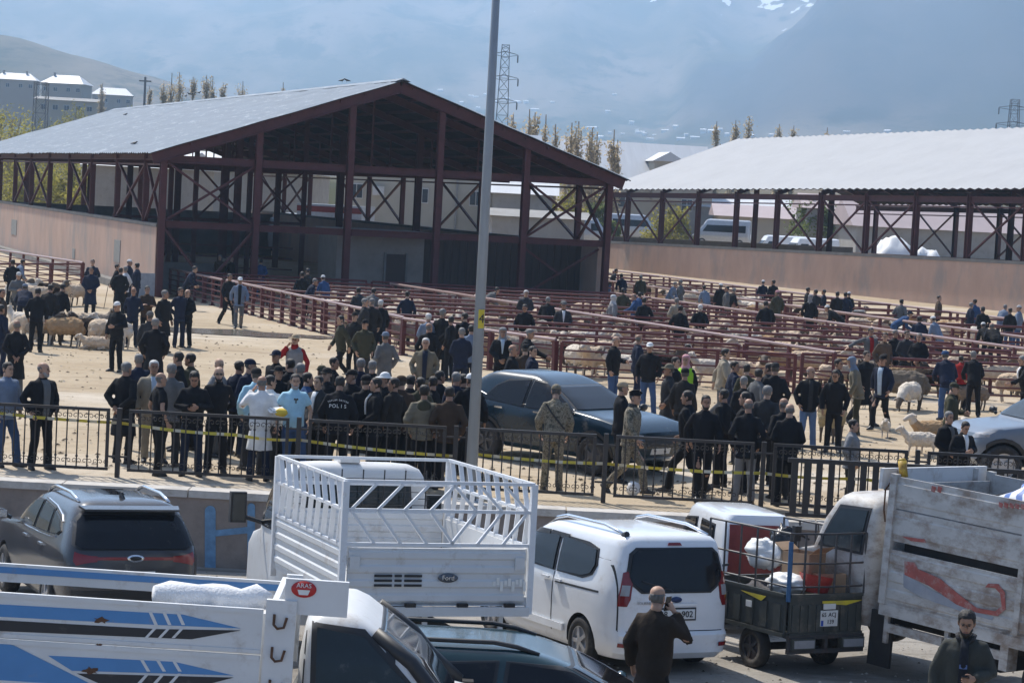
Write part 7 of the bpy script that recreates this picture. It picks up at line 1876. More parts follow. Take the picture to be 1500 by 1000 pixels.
# ---- the aisle and the far pens
for a in [(1031, 418, 200, 'lean', 'jacket', 'u', 'G', 'd', 'man in pale blue-grey jacket bent over the far pens'), (1056, 415, 190, 'stand', 'jacket', 'K', 'K', 'skull:W', 'man in black with pale skullcap in the far pens'),
          (1065, 419, 250, 'stand', 'jacket', 'g', 'K', 'd', 'man in grey between two men in black in the far pens'), (1076, 422, 120, 'lean', 'jacket', 'K', 'K', 'y', 'man in black bending right in the far pens'),
          (1118, 410, 190, 'stand', 'jacket', 'N', 'K', 'skull:W', 'man in navy with white skullcap at the far rail'), (1133, 410, 200, 'stand', 'jacket', 'K', 'K', 'd', 'man in black right of the navy jacket at the far rail'),
          (1139, 425, 200, 'stand', 'coat', 'O', 'G', 'skull:P', 'man in dark coat and pink cap standing in the aisle'), (1122, 441, 190, 'hold', 'jacket', 'K', 'K', 'd', 'man in black left of the pink cap in the aisle'),
          (1026, 446, 185, 'stand', 'jacket', 'K', 'K', 'w', 'white-haired man in black seen from behind in the middle pens'),
          (1184, 421, 90, 'stand', 'jacket', 'K', 'K', 'd', 'man in black looking right at the left of the aisle group'), (1195, 424, 190, 'stand', 'jacket', 'G', 'K', 'd', 'man in dark grey in the aisle group'),
          (1187, 432, 185, 'stand', 'coat', 'K', 'K', 'scarf:s', 'person in grey headscarf and long black coat in the aisle group'), (1207, 424, 260, 'fold', 'jacket', 'N', 'K', 'd', 'man in navy with folded arms in the aisle group'),
          (1212, 447, 250, 'bend', 'jacket', 'K', 'K', 'skull:W', 'man in black with white skullcap crouching in the aisle'), (1227, 427, 180, 'stand', 'jacket', 'K', 'K', 'd', 'man in black seen from behind near the right of the aisle group'),
          (1239, 428, 190, 'stand', 'jacket', 'N', 'K', 'd', 'man in navy seen from behind at the right of the aisle group'), (1244, 427, 150, 'pocket', 'jacket', 'K', 'B', 'skull:W', 'man with white skullcap and brown trousers closing the aisle group'),
          (1321, 438, 150, 'stand', 'coat', 'g', 'J', 'd', 'man in grey-brown coat standing in the aisle at the right'), (1334, 456, 100, 'bend', 'jacket', 'U', 'J', 'cap:N', 'man in blue cap bending in the aisle'),
          (1347, 463, 190, 'lean', 'jacket', 'N', 'N', 'd', 'man in navy bent over the aisle rail'), (1367, 463, 230, 'lean', 'jacket', 'u', 'K', 'skull:W', 'man in grey-blue with white skullcap bent over the aisle rail'),
          (1423, 443, 100, 'stand', 'suit', 'N', 'K', 'y', 'grey-haired man in navy suit seen from the side in the right aisle'), (1428, 438, 190, 'stand', 'jacket', 'U', 'J', 'd', 'man in blue behind the navy suit in the right aisle'),
          (1440, 449, 190, 'stand', 'jacket', 'K', 'K', 'd', 'man in black right of the navy suit in the right aisle'), (1440, 472, 185, 'bend', 'jacket', 'K', 'K', 'skull:W', 'man in black with white skullcap bending in the right aisle'),
          (1453, 473, 190, 'bend', 'jacket', 'K', 'K', 'b', 'bald man in black bending beside the white skullcap'), (1473, 446, 140, 'lean', 'jacket', 'u', 'K', 'y', 'man in light blue-grey jacket leaning at the right aisle'),
          (1480, 451, 200, 'stand', 'jacket', 'K', 'J', 'd', 'man in black and jeans near the right edge of the aisle'), (1493, 447, 230, 'stand', 'jacket', 'u', 'J', 'skull:w', 'man in grey-blue with pale skullcap at the right edge'),
          (1376, 433, 90, 'stand', 'jacket', 'h', 'K', 'd', 'lone small figure at the foot of the long pink wall')]:
    p(*a, dmax=118)
# ---- foreground
fm = p(964, 858, 146, 'ear', 'coat', 'B', 'K', 'b', 'balding man in dark brown coat phoning beside the white van', street=True, h=1.77, d=21.6, belly=1)
fy = p(1417, 895, -14, 'look1', 'jacket', 'O', 'J', 'D+', 'young bearded man in dark grey-green jacket at the bottom right', street=True, h=1.78, d=20.6, front=('strip', 'N'))
for o in fm.children:
    if o.name.startswith('coat'): o.color = (.036, .027, .021, 1)
for o in fy.children:
    if 'jacket' in o.name: o.color = (.050, .052, .046, 1)
    if 'shirt_front' in o.name: o.color = (.022, .024, .03, 1)
M_PHONE = mat('phone_black', (.012, .012, .014), .2, var=0)
def phone(root, pose, side, label, dx=(0, 0, 0), rot=(0, 0, 0)):
    Jp = joints(pose); w = Jp['wrw'][side]; d = (w-Jp['elw'][side]).normalized()
    bpy.context.view_layer.update()
    o = MB().box((0, 0, 0), (.072, .010, .15)).mesh('mobile_phone', M_PHONE); o = link('mobile_phone', o)
    o.matrix_world = root.matrix_world @ Matrix.Translation(w+d*.085+Vector(dx)) @ Matrix.Rotation(rot[2], 4, 'Z') @ Matrix.Rotation(rot[0], 4, 'X'); tag(o, label, 'phone'); return o
phone(fm, 'ear', -1, 'black mobile phone held to the ear of the man in the brown coat', (.012, .03, .0), (-.2, 0, R(80)))
phone(fy, 'look1', 1, 'dark mobile phone in the hand of the young bearded man', (-.02, -.01, .03), (R(70), 0, 0))
ph = [o for o in bpy.data.objects if o.get('label', '').startswith('man in black looking down at the phone')][0]
phone(ph, 'look', 1, 'mobile phone in the hands of the man in black at the fence', (-.05, .0, .02), (R(60), 0, 0))
# collar and badge details on the young man
MB().tube([(-.085, .05, 1.50), (-.075, -.06, 1.49), (-.035, -.085, 1.44)], [.02, .022, .012], 6).tube([(.085, .05, 1.50), (.075, -.06, 1.49), (.035, -.085, 1.44)], [.02, .022, .012], 6).tube([(-.085, .05, 1.50), (0, .085, 1.51), (.085, .05, 1.50)], .02, 6).build('collar', M_CLOTH, fy, True).color = (*COL['G'], 1)
MB().box((0, -.172, 1.23), (.075, .01, .04)).build('shirt_print', mat('print_blue', (.10, .16, .34), .7), fy)
# walking sticks
def stick(label, px, py, d, L=.95, tilt=.15):
    q = at(px, py, d); o = MB().tube([(0, 0, 0), (0, 0, L)], .012, 6).tube([(0, 0, L), (.06, 0, L+.03), (.11, 0, L)], .013, 6).build('walking_stick', mat('dark_wood', (.05, .03, .02), .6)); o.location = (q.x, q.y, 0); o.rotation_euler = (0, -tilt, 0); tag(o, label, 'stick')
g_ = gnd(107, 474); stick('thin walking stick of the man in black coat near the sheep sellers', 107, 474, g_.y)
g_ = gnd(152, 452); stick('thin walking stick beside the man with folded hands at the pink wall', 152, 452, g_.y, tilt=-.15)
g_ = gnd(1428, 640); stick('stick held out by the man in the olive coat', 1428, 640, 44.0, .8, .5)
# white bag carried by the second soldier, white jug on the sand, papers in the white coat's hands
M_BAGW = mat('white_bag', (.72, .72, .72), .5, var=.06, bump=.5, bscale=20)
def blob(name, r, m, seed, label, cat, loc):
    mb = MB(); nu, nv = 14, 9; rs = []
    for j in range(nv+1):
        t = math.pi*(.04+.92*j/nv); row = []
        for k in range(nu):
            a = 2*math.pi*k/nu; d = Vector((math.sin(t)*math.cos(a), math.sin(t)*math.sin(a), -math.cos(t))); q = 1+.3*noise.noise(d*2+Vector((seed, 0, 0))); row.append(Vector((d.x*r[0]*q, d.y*r[1]*q, d.z*r[2]*q)))
        rs.append(row)
    mb.rings(rs); o = mb.build(name, m, None, True); o.location = loc; return tag(o, label, cat)
q = at(928, 716, 37.7); blob('plastic_bag', (.12, .09, .12), M_BAGW, 2, 'white plastic bag held low by the walking soldier', 'bag', (q.x, q.y, max(.13, q.z)))
g_ = gnd(658, 549); jg = MB().tube([(0, 0, 0), (0, 0, .04), (0, 0, .22), (0, 0, .30), (0, 0, .36)], [.11, .13, .13, .08, .04], 14).tube([(.0, 0, .36), (.0, 0, .40)], .045, 8).build('plastic_jug', M_BAGW, None, True); jg.location = g_; jg.scale = (1.3, 1.3, 1.4); tag(jg, 'white plastic jug standing on the sand left of the pole', 'jug')
q = at(405, 601, 36.95); pp = MB().box((0, 0, 0), (.26, .20, .012)).box((.02, .01, .018), (.22, .17, .014)).build('paper_sheets', M_PLATE); pp.location = q; pp.rotation_euler = (.2, -.1, .4); tag(pp, 'white papers held over the fence rail beside the white coat', 'papers')
q2 = at(412, 604, 36.9); o = blob('yellow_cloth', (.10, .07, .07), mat('yellow_fabric', (.72, .50, .05), .7), 4, 'yellow cloth lying on the fence rail by the light blue polo shirt', 'cloth', q2)

# ================================================================ BEHIND THE SHEDS
def tz(x, y): return max(terr(x, y), -.4) if y > 240 else -.05
M_BEIGE = mat('beige_render', (.42, .38, .31), .9, var=.1, vscale=.5, dirt_sheen=(.30, .27, .22), dirt_sheen_amt=.15, dirt_sheen_scale=.5)
M_GREYW = mat('grey_block_wall', (.30, .29, .275), .9, var=.15, vscale=.8, dirt_sheen=(.2, .19, .17), dirt_sheen_amt=.2)
M_DGREY = mat('dull_grey_wall', (.36, .33, .29), .9, var=.15)
M_WROOF = mat('white_metal_roof', (.60, .61, .62), .5, var=.07, vscale=.4, stretch=(6, .5, 1)); M_PROOF = mat('pinkish_roof', (.42, .34, .34), .6, var=.08, vscale=.5)
M_BROOF = mat('slate_blue_roof', (.22, .26, .32), .6, var=.1, vscale=.5)
M_WIN = mat('window_glass', (.04, .05, .06), .15, var=.2); M_FRAME = mat('window_frame', (.55, .54, .52), .6)
def house(name, label, cat, px, d, w, dep, hw, hr, rot=0, wall=None, roof=None, hip=False, wins=(), chim=0, py=None, group=None, z0=None):
    q = at(px, 300, d); x, y = q.x, q.y
    z = tz(x, y) if z0 is None else z0
    if py is not None:                                  # stand it so that its ridge reaches the pixel row
        z = at(px, py, d).z-hw-hr
    t = thing(name, label, cat, (x, y, z), R(rot), group); wall = wall or M_BEIGE; roof = roof or M_WROOF
    MB().box((0, dep/2, hw/2-4), (w, dep, hw+8)).build('wall', wall, t)
    ov = .5; th = .12
    e = [(-w/2-ov, -ov, hw), (w/2+ov, -ov, hw), (w/2+ov, dep+ov, hw), (-w/2-ov, dep+ov, hw)]
    k = dep*.32 if hip else 0
    r = [(-w/2-ov*(not hip)+k*.8, dep/2, hw+hr), (w/2+ov*(not hip)-k*.8, dep/2, hw+hr)]
    v = e+r; mb = MB(); mb.add([(a, b_, c+.02) for a, b_, c in v], [(0, 1, 5, 4), (2, 3, 4, 5), (1, 2, 5), (3, 0, 4), (3, 2, 1, 0)])
    ro = mb.build('roof', roof, t)
    if not hip:
        for s in (-1, 1): MB().prism([(s*(w/2-.05), .05, hw), (s*(w/2-.05), dep-.05, hw), (s*(w/2-.05), dep/2, hw+hr*.96)], (-s*.2, 0, 0)).build('gable_wall', wall, t)
    for i in range(chim):
        cx = (-.3+.55*i)*w; MB().box((cx, dep*.45, hw+hr*.9), (.6, .6, 1.6)).box((cx, dep*.45, hw+hr*.9+.85), (.8, .8, .12)).build('chimney', M_GREYW, ro)
    for (wx, wz, ww, wh) in wins:
        f = MB().box((wx, -.03, wz), (ww, .12, wh)).build('window', M_FRAME, t); MB().box((wx-ww*.24, -.095, wz), (ww*.42, .03, wh*.86)).build('pane', M_WIN, f); MB().box((wx+ww*.24, -.095, wz), (ww*.42, .03, wh*.86)).build('pane', M_WIN, f)
    return t
# top left: three white-roofed houses on the rise
wn_ = [(-5, 4.2, 1.2, 1.3), (-2, 4.2, 1.2, 1.3), (2, 4.2, 1.2, 1.3), (5, 4.2, 1.2, 1.3)]
house('white_roofed_house', 'leftmost white-roofed house on the rise above the willow', 'house', 14, 700, 13, 9, 6, 2.2, 4, M_DGREY, M_WROOF, True, wn_, 2, 106, 'white-roofed houses at the top left')
house('white_roofed_house', 'largest white-roofed house on the rise, behind the lattice mast', 'house', 84, 680, 12.5, 10, 6, 2.7, -6, M_DGREY, M_WROOF, True, wn_, 1, 109, 'white-roofed houses at the top left')
house('white_roofed_house', 'right white-roofed house just above the blue-grey shed roof', 'house', 158, 720, 12.5, 9, 6, 2.4, 8, M_DGREY, M_WROOF, True, wn_, 1, 128, 'white-roofed houses at the top left')
house('apartment_block', 'low grey building below the white-roofed houses at the top left', 'building', 92, 500, 14, 9, 4, .8, 3, M_BEIGE, M_GREYW, False, [(-5+2.5*i, 2.4, 1.2, 1.2) for i in range(5)], 0, 142)
# between the sheds
bb = house('large_building', 'large beige building with bright metal roof and dormer between the two sheds', 'building', 940, 235, 15, 10, 7.5, 4, 10, M_BEIGE, M_WROOF, False, [(-5.0, 5.2, 1.7, 1.2), (-2.6, 5.2, 1.7, 1.2), (4.8, 5.2, 1.2, 1.3)], 0, 208)
MB().box((2.4, .4, 7.6), (3.0, 3.0, 4.0)).build('dormer_wall', M_BEIGE, bb)
MB().prism([(.6, -1.4, 9.6), (4.2, -1.4, 9.6), (2.4, -1.4, 10.6)], (0, 6.5, 0)).build('dormer_roof', M_WROOF, bb)
f_ = MB().box((2.4, -1.13, 8.5), (1.8, .12, .9)).build('window', M_FRAME, bb)
for k in range(2): MB().box((1.98+.84*k, -1.2, 8.5), (.7, .03, .75)).build('pane', M_WIN, f_)
# behind the gabled shed
wh = house('warehouse', 'long beige warehouse wall seen through the gabled shed', 'warehouse', 640, 176, 15.5, 12, 8.3, 2, 3, M_BEIGE, M_BROOF, False, [(-6.3, 5.1, 1.0, 1.2), (-1.2, 5.0, 1.0, 1.2), (3.0, 5.0, 1.0, 1.2)], 0, None, None, -.3)
MB().box((-4.6, -.25, 5.2), (.9, .4, .7)).build('air_conditioner', M_FRAME, wh)
MB().tube([(1.5, -.2, 0), (1.5, -.2, 8.2)], .08, 6).build('downpipe', M_GREYW, wh)
house('grey_shed', 'white-roofed grey shed seen at the left bays of the gabled shed', 'shed', 325, 190, 15, 10, 6.2, 1.6, -4, M_GREYW, M_WROOF, False, [(-3, 3.6, 1.3, 1.2)], 0, None, None, -.3)
house('beige_house', 'pale house high behind the left corner of the gabled shed', 'house', 290, 215, 14, 10, 8.6, 2.6, 6, M_BEIGE, M_WROOF, False, [(-3, 6.6, 1.2, 1.3), (2, 6.6, 1.2, 1.3)], 0, None, None, -.3)
house('beige_house', 'pale shed with white corner seen between the left side posts', 'shed', 190, 170, 7, 8, 6.0, 1.4, -14, M_GREYW, M_WROOF, False, [], 0, None, None, -.3)
house('white_shed', 'small shed with bright white roof seen right of the lamp pole', 'shed', 765, 170, 4.5, 6, 4.2, 1.6, 0, M_GREYW, M_WROOF, False, [], 0, None, None, 1.0)
house('low_shed', 'low grey shed with rubble on its roof behind the gabled shed', 'shed', 790, 158, 6.5, 5, 3.4, .5, 4, M_GREYW, M_GREYW, False, [], 0, None, None, .2)
# behind the long shed
for px, d, w, hw, hr, wl, rf, lb in [(1075, 236, 12, 4.6, 1.4, M_GREYW, M_WROOF, 'white-roofed shed seen under the left end of the long shed roof'), (1120, 225, 9, 3.8, 1.2, M_BEIGE, M_PROOF, 'small shed with pinkish roof behind the long shed'),
        (1245, 214, 8, 5.0, 1.4, M_GREYW, M_PROOF, 'grey gabled shed behind the middle of the long shed'), (1400, 205, 18, 3.6, 2.4, M_GREYW, M_PROOF, 'long pink-roofed barn behind the right end of the long shed'), (930, 262, 12, 5.5, 1.4, M_GREYW, M_WROOF, 'white-roofed shed just right of the gabled shed')]:
    house('far_shed', lb, 'shed', px, d, w, 9, hw, hr, rng.uniform(-6, 6), wl, rf, False, [], 0, None, 'sheds behind the long shed', .4)

# ---- parked vehicles far behind (seen between posts)
def far_vehicle(kind, px, d, rz, m, label, cat, z=.2):
    q = at(px, 300, d)
    v = thing(kind, label, cat, (q.x, q.y, z))
    if kind in ('minibus', 'white_van'):
        h = Hull([(.35, 2.6, -2.6, .9, 8), (.9, 2.65, -2.65, .98, 8), (1.2, 2.3, -2.65, .97, 8), (1.9, 1.7, -2.62, .92, 8), (2.35, 1.4, -2.58, .84, 8), (2.45, 1.1, -2.4, .6, 8)])
        h.body('body', m, v)
        for sg in (1, -1):
            h.panel('side_window', [(1.7, 1.3), (1.3, 1.9), (-2.2, 1.95), (-2.2, 1.3)] if kind == 'minibus' else [(1.7, 1.3), (1.3, 1.9), (.6, 1.9), (.6, 1.3)], sidefn(h, sg), M_GLASS, v, .01)
            for x in (1.7, -1.7): wheel(v, x, sg*.88, .34, .2)
        h.panel('windscreen', [(-.8, 1.95), (.8, 1.95), (.86, 1.28), (-.86, 1.28)], frontfn(h), M_GLASS, v, .01)
    elif kind == 'lorry':
        MB().box((-1.2, 0, 2.2), (5.0, 2.3, 2.5)).build('cargo_box', m, v); [MB().box((-1.2, s_*1.16, 1.5+.8*k), (5.0, .03, .4)).build('red_band', M_REDL, v) for s_ in (1, -1) for k in range(3)]; MB().box((0, 0, .7), (7, .9, .3)).build('chassis', M_UNDER, v)
        h = Hull([(.5, 3.4, 1.5, 1.08, 9), (1.4, 3.45, 1.5, 1.1, 9), (2.2, 3.2, 1.5, 1.05, 9), (2.6, 3.0, 1.55, .95, 9), (2.7, 2.8, 1.7, .7, 9)])
        h.body('cab', M_WHITE, v); h.panel('windscreen', [(-.9, 2.3), (.9, 2.3), (.95, 1.5), (-.95, 1.5)], frontfn(h), M_GLASS, v, .01)
        for sg in (1, -1):
            h.panel('side_window', [(2.9, 1.5), (2.8, 2.3), (2.0, 2.3), (2.0, 1.5)], sidefn(h, sg), M_GLASS, v, .01)
            for x in (2.5, -2.2): wheel(v, x, sg*.98, .48, .28)
    v.rotation_euler = (0, 0, R(rz)); return v
M_REDL = mat('red_lorry_paint', (.17, .025, .025), .4, dirt_sheen=(.2, .1, .08), dirt_sheen_amt=.1); M_SILV = mat('silver_paint', (.45, .47, .5), .3, metal=.4)
far_vehicle('lorry', 470, 160, 160, M_SILV, 'red and white lorry seen through the middle bay of the gabled shed', 'lorry', .3)
far_vehicle('white_van', 440, 158, 60, M_WHITE, 'white van beside the red and white lorry behind the shed', 'van', .3)
far_vehicle('white_van', 1146, 206, 190, M_WHITE, 'white van parked behind the long shed wall near its middle', 'van', .3)
far_vehicle('white_van', 1190, 200, 200, M_WHITE, 'second white van parked behind the long shed, further right', 'van', .3)
far_vehicle('minibus', 925, 215, 20, M_SILV, 'silver minibus seen through the left end of the long shed', 'minibus', 1.5)
far_vehicle('minibus', 1060, 205, 170, M_SILV, 'pale minibus behind the third bay of the long shed', 'minibus', 1.5)
far_vehicle('white_van', 850, 190, 30, M_SILV, 'silver van behind the right bay of the gabled shed', 'van', 1.2)
# white tarpaulins
M_TARP = mat('white_tarpaulin', (.74, .75, .76), .6, var=.06, bump=.4, bscale=3)
def tarp(px, d, w, hgt, label, seed):
    q = at(px, 300, d); mb = MB(); n = 14
    def fn(u, v):
        x = (u-.5)*w; y = (v-.5)*w*.8; r = max(abs(u-.5), abs(v-.5))*2
        z = hgt*(1-r**1.6)*(.8+.35*noise.noise(Vector((u*4, v*4, seed))))+.12*noise.noise(Vector((u*9, v*9, seed)))
        return (x, y, max(0, z))
    mb.grid(fn, n, n); o = mb.build('white_tarpaulin', M_TARP, None, True); o.location = (q.x, q.y, -.1); tag(o, label, 'tarpaulin')
tarp(1316, 186, 5.4, 4.4, 'white tarpaulin tent behind the long shed, left of two', 2); tarp(1362, 186, 4.6, 3.2, 'low white tarpaulin behind the long shed, right of two', 6)
# pale concrete barrier rail behind the gabled shed
bt = thing('white_rail_fence', 'low white rail fence seen through the gabled shed right of centre', 'fence', at(675, 300, 150)); bt.location.z = .2
for k in range(5): MB().box((-3+1.5*k, 0, .9), (.3, .25, 1.8)).build('post', M_FRAME, bt)
for z in (1.0, 1.6): MB().box((0, 0, z), (6.4, .12, .28)).build('rail', M_FRAME, bt)

# ---- pylons and masts
M_MAST = mat('grey_lattice_steel', (.16, .165, .17), .6, metal=.3)
def lattice(name, label, px, py_top, d, H, w0, w1, arms=()):
    q = at(px, py_top, d); t = thing(name, label, 'pylon' if arms else 'mast', (q.x, q.y, q.z-H))
    c = lambda k, z: Vector(((w0+(w1-w0)*z/H)/2*(-1 if k in (0, 3) else 1), (w0+(w1-w0)*z/H)/2*(-1 if k < 2 else 1), z))
    mb = MB()
    for k in range(4): mb.bar(c(k, 0), c(k, H), .075)
    mb.build('leg_frame', M_MAST, t); n = int(H/(w0+w1)*1.3); mb = MB(); z = 0; zs = []
    while z < H-.1: zs.append(z); z += max(.9, (w0+(w1-w0)*z/H)*1.15)
    zs.append(H)
    for a, b_ in zip(zs, zs[1:]):
        for k in range(4): mb.bar(c(k, a), c((k+1) % 4, b_), .035); mb.bar(c((k+1) % 4, a), c(k, b_), .035); mb.bar(c(k, b_), c((k+1) % 4, b_), .035)
    mb.build('lattice_bracing', M_MAST, t)['kind'] = 'stuff'
    for z, L in arms:
        for s in (-1, 1):
            a = Vector((0, 0, z)); MB().bar(a+Vector((0, -w1/2, .5)), a+Vector((s*L, 0, .1)), .07).bar(a+Vector((0, w1/2, .5)), a+Vector((s*L, 0, .1)), .07).bar(a-Vector((0, 0, .3)), a+Vector((s*L, 0, 0)), .07).build('cross_arm', M_MAST, t)
            MB().tube([a+Vector((s*L, 0, 0)), a+Vector((s*L, 0, -1.1))], .10, 6).build('insulator', M_MAST, t)
    return t
lattice('lattice_pylon', 'tall lattice pylon directly behind the lamp pole', 741, 66, 340, 36, 3.2, 1.1, [(34.5, 1.9), (31, 2.1), (27.5, 2.1)])
lattice('lattice_pylon', 'lattice pylon above the ridge of the long shed at the right edge', 1487, 146, 380, 30, 3.4, 1.3, [(28.5, 2.6), (25.8, 2.9), (23, 2.6)])
lattice('lattice_mast', 'short lattice mast before the white-roofed houses at the top left', 61, 121, 262, 12, 1.5, 1.4)
q = at(213, 113, 330); pl_ = thing('power_pole', 'slim power pole with crossbar above the shed roof at the left', 'pole', (q.x, q.y, q.z-13)); MB().tube([(0, 0, 0), (0, 0, 13)], [.25, .16], 8).build('shaft', M_MAST, pl_); MB().box((0, 0, 12.4), (1.8, .15, .2)).build('crossbar', M_MAST, pl_)

# ---- trees
def leaf_mat(name, c, c2):
    m = mat(name, c, .8, var=.35, vscale=.9, spec=.2); nt = m.node_tree; b = nt.nodes['Principled BSDF']
    tr = nt.nodes.new('ShaderNodeBsdfTranslucent'); tr.inputs[0].default_value = (*[min(1, x*1.25) for x in c], 1); mx = nt.nodes.new('ShaderNodeMixShader'); mx.inputs[0].default_value = .5
    out = [n for n in nt.nodes if n.type == 'OUTPUT_MATERIAL'][0]; nt.links.new(b.outputs[0], mx.inputs[1]); nt.links.new(tr.outputs[0], mx.inputs[2]); nt.links.new(mx.outputs[0], out.inputs[0]); return m
M_BARK = mat('grey_bark', (.30, .25, .19), .9, var=.3, vscale=4, stretch=(1, 1, .2)); M_POP = leaf_mat('poplar_buds', (.46, .38, .25), 0); M_WIL = leaf_mat('willow_leaves', (.27, .245, .055), 0); M_GRN = leaf_mat('spring_leaves', (.12, .15, .045), 0)
def tree(name, label, px, d, H, kind, py=None, group=None, seed=1, w=1.0, lm=None, z=None):
    q = at(px, py if py is not None else 300, d)
    zb = q.z-H if py is not None else (tz(q.x, q.y) if z is None else z)
    t = thing(name, label, 'tree', (q.x, q.y, zb), 0, group); tr = random.Random(seed)
    tk = MB(); cr_ = MB()
    def leafs(p, n, spread, s):
        for _ in range(n):
            c = p+Vector((tr.gauss(0, spread), tr.gauss(0, spread), tr.gauss(0, spread*1.2))); a = Vector((tr.uniform(-1, 1), tr.uniform(-1, 1), tr.uniform(-1, 1))).normalized(); b_ = a.cross(Vector((tr.uniform(-1, 1), tr.uniform(-1, 1), 1))).normalized()
            cr_.add([c-a*s, c+b_*s*.55, c+a*s, c-b_*s*.55], [(0, 1, 2, 3)])
    if kind == 'poplar':
        tk.tube([(0, 0, 0), (.1, 0, H*.5), (0, 0, H)], [.035*H*.5, .02*H*.5, .05], 6)
        for i in range(34):
            z0 = H*tr.uniform(.12, .85); a = tr.uniform(0, 6.28); L = H*tr.uniform(.14, .30)*(1-z0/H*.55); r = L*tr.uniform(.13, .24)*w
            p = Vector((0, 0, z0)); e = p+Vector((r*math.cos(a), r*math.sin(a), L)); m_ = p.lerp(e, .5)+Vector((math.cos(a)*r*.25, math.sin(a)*r*.25, 0))
            tk.tube([p, m_, e], [.07, .05, .025], 4, cap=False)
            for k in range(4): leafs(p.lerp(e, .3+.2*k), 12, .27*w, .17)
    else:
        tk.tube([(0, 0, 0), (.15, 0, H*.25), (0, .1, H*.5)], [.03*H, .025*H, .018*H], 8)
        for i in range(int(26*w)):
            a = tr.uniform(0, 6.28); r = H*.42*w*math.sqrt(tr.random()); zz = H*(.35+.6*(1-(r/(H*.45*w+.01))**2)*tr.uniform(.35, 1)); e = Vector((r*math.cos(a), r*math.sin(a), zz)); p = Vector((0, 0, H*tr.uniform(.22, .5)))
            tk.tube([p, p.lerp(e, .5)+Vector((0, 0, H*.05)), e], [.012*H, .008*H, .03], 5, cap=False)
            for k in range(7):
                c = e+Vector((tr.gauss(0, H*.06), tr.gauss(0, H*.06), tr.gauss(0, H*.04)))
                if kind == 'willow':
                    for s in range(6): leafs(c-Vector((0, 0, s*H*.035)), 4, .16, .16)
                else: leafs(c, 20, H*.035, .17)
    tk.build('trunk', M_BARK, t); c = cr_.build('crown', lm or {'poplar': M_POP, 'willow': M_WIL}.get(kind, M_GRN), t); c['kind'] = 'stuff'; return t
gp = 'bare poplars above the roof of the gabled shed'
for i, (px, py, w) in enumerate([(240, 122, .9), (252, 107, 1.3), (263, 106, 1.2), (283, 113, .7), (303, 110, 1.1), (312, 112, .9), (327, 122, .8), (356, 119, 1.3), (415, 121, .6), (219, 126, .8), (150, 122, .8)]):
    tree('poplar_tree', ['leftmost of the bare poplars above the shed roof', 'tall bare poplar in the dense clump above the shed roof', 'bare poplar at the right of the dense clump above the shed roof', 'thin bare poplar between the clumps above the shed roof', 'bare poplar at the left of the second clump above the roof', 'bare poplar at the right of the second clump above the roof', 'short bare poplar right of the second clump', 'broad bare poplar alone above the shed roof', 'lone faint poplar top near the ridge of the shed', 'low bare poplar beside the power pole', 'thin bare tree behind the right white-roofed house'][i], px, 330+7*i, 15+w*2, 'poplar', py, gp, 20+i, w)
gp2 = 'bare poplars between the two sheds'
for i, (px, py, w) in enumerate([(752, 168, .8), (776, 160, 1.1), (784, 165, .8), (800, 168, .8), (814, 182, .7), (838, 180, 1.1), (848, 178, 1.0), (868, 188, .9), (875, 195, .7), (900, 190, .9), (905, 205, .6)]):
    tree('poplar_tree', 'bare poplar between the two sheds, '+['first right of the lamp pole', 'tall one of the pair right of the pole', 'shorter one of the pair right of the pole', 'fourth from the lamp pole', 'smallest left of the middle clump', 'left trunk of the middle clump', 'right trunk of the middle clump', 'before the left end of the bright roof', 'small one before the bright roof', 'before the middle of the bright roof', 'lowest one before the bright roof'][i], px, 222+(4*i) % 9, 14+w*2, 'poplar', py, gp2, 50+i, w)
for i, (px, py, d, H, w, lb) in enumerate([(18, 112, 232, 17, 1.1, 'large yellow-green willow at the left edge above the shed roof'), (-25, 110, 236, 17, 1.0, 'yellow-green willow cut by the left edge'), (66, 140, 300, 14, .9, 'yellow-green willow seen through the left side posts below the mast'),
        (112, 146, 330, 10, 1.2, 'dull yellow tree before the largest white-roofed house'), (150, 150, 340, 9, 1.1, 'dull yellow tree before the right white-roofed house'), (185, 150, 345, 7, .8, 'small pale tree right of the right white-roofed house'),
        (110, 212, 205, 9, 1.0, 'low willow behind the third left side bay'), (150, 225, 190, 8.5, .9, 'low willow behind the fourth left side bay'), (40, 205, 200, 10, 1.0, 'willow behind the first left side bays')]):
    tree('willow_tree', lb, px, d, H, 'willow', py, 'yellow-green willows behind the gabled shed', 80+i, w)
for i, (px, py, d, H, w, lb) in enumerate([(828, 262, 196, 9, .8, 'willow behind the right bay of the gabled shed'), (985, 285, 205, 6.5, .7, 'round willow behind the second bay of the long shed'), (870, 268, 225, 8, .7, 'willow at the gap between the two sheds')]):
    tree('willow_tree', lb, px, d, H, 'willow', py, 'willows seen between the sheds', 90+i, w)
for i, (px, py, d, w, lb) in enumerate([(1050, 178, 300, .9, 'bare tree at the left above the long shed roof'), (1078, 176, 310, 1.0, 'second bare tree above the long shed roof'), (1098, 172, 305, 1.1, 'tallest bare tree above the long shed roof'), (1142, 182, 320, .8, 'yellowish tree above the long shed roof'), (1163, 184, 325, .8, 'small bare tree right of the yellowish tree'), (1212, 187, 330, .7, 'lone yellowish tree top over the long shed ridge')]):
    tree('bare_tree', lb, px, d, 14, 'poplar', py, 'bare trees above the long shed roof', 110+i, w)
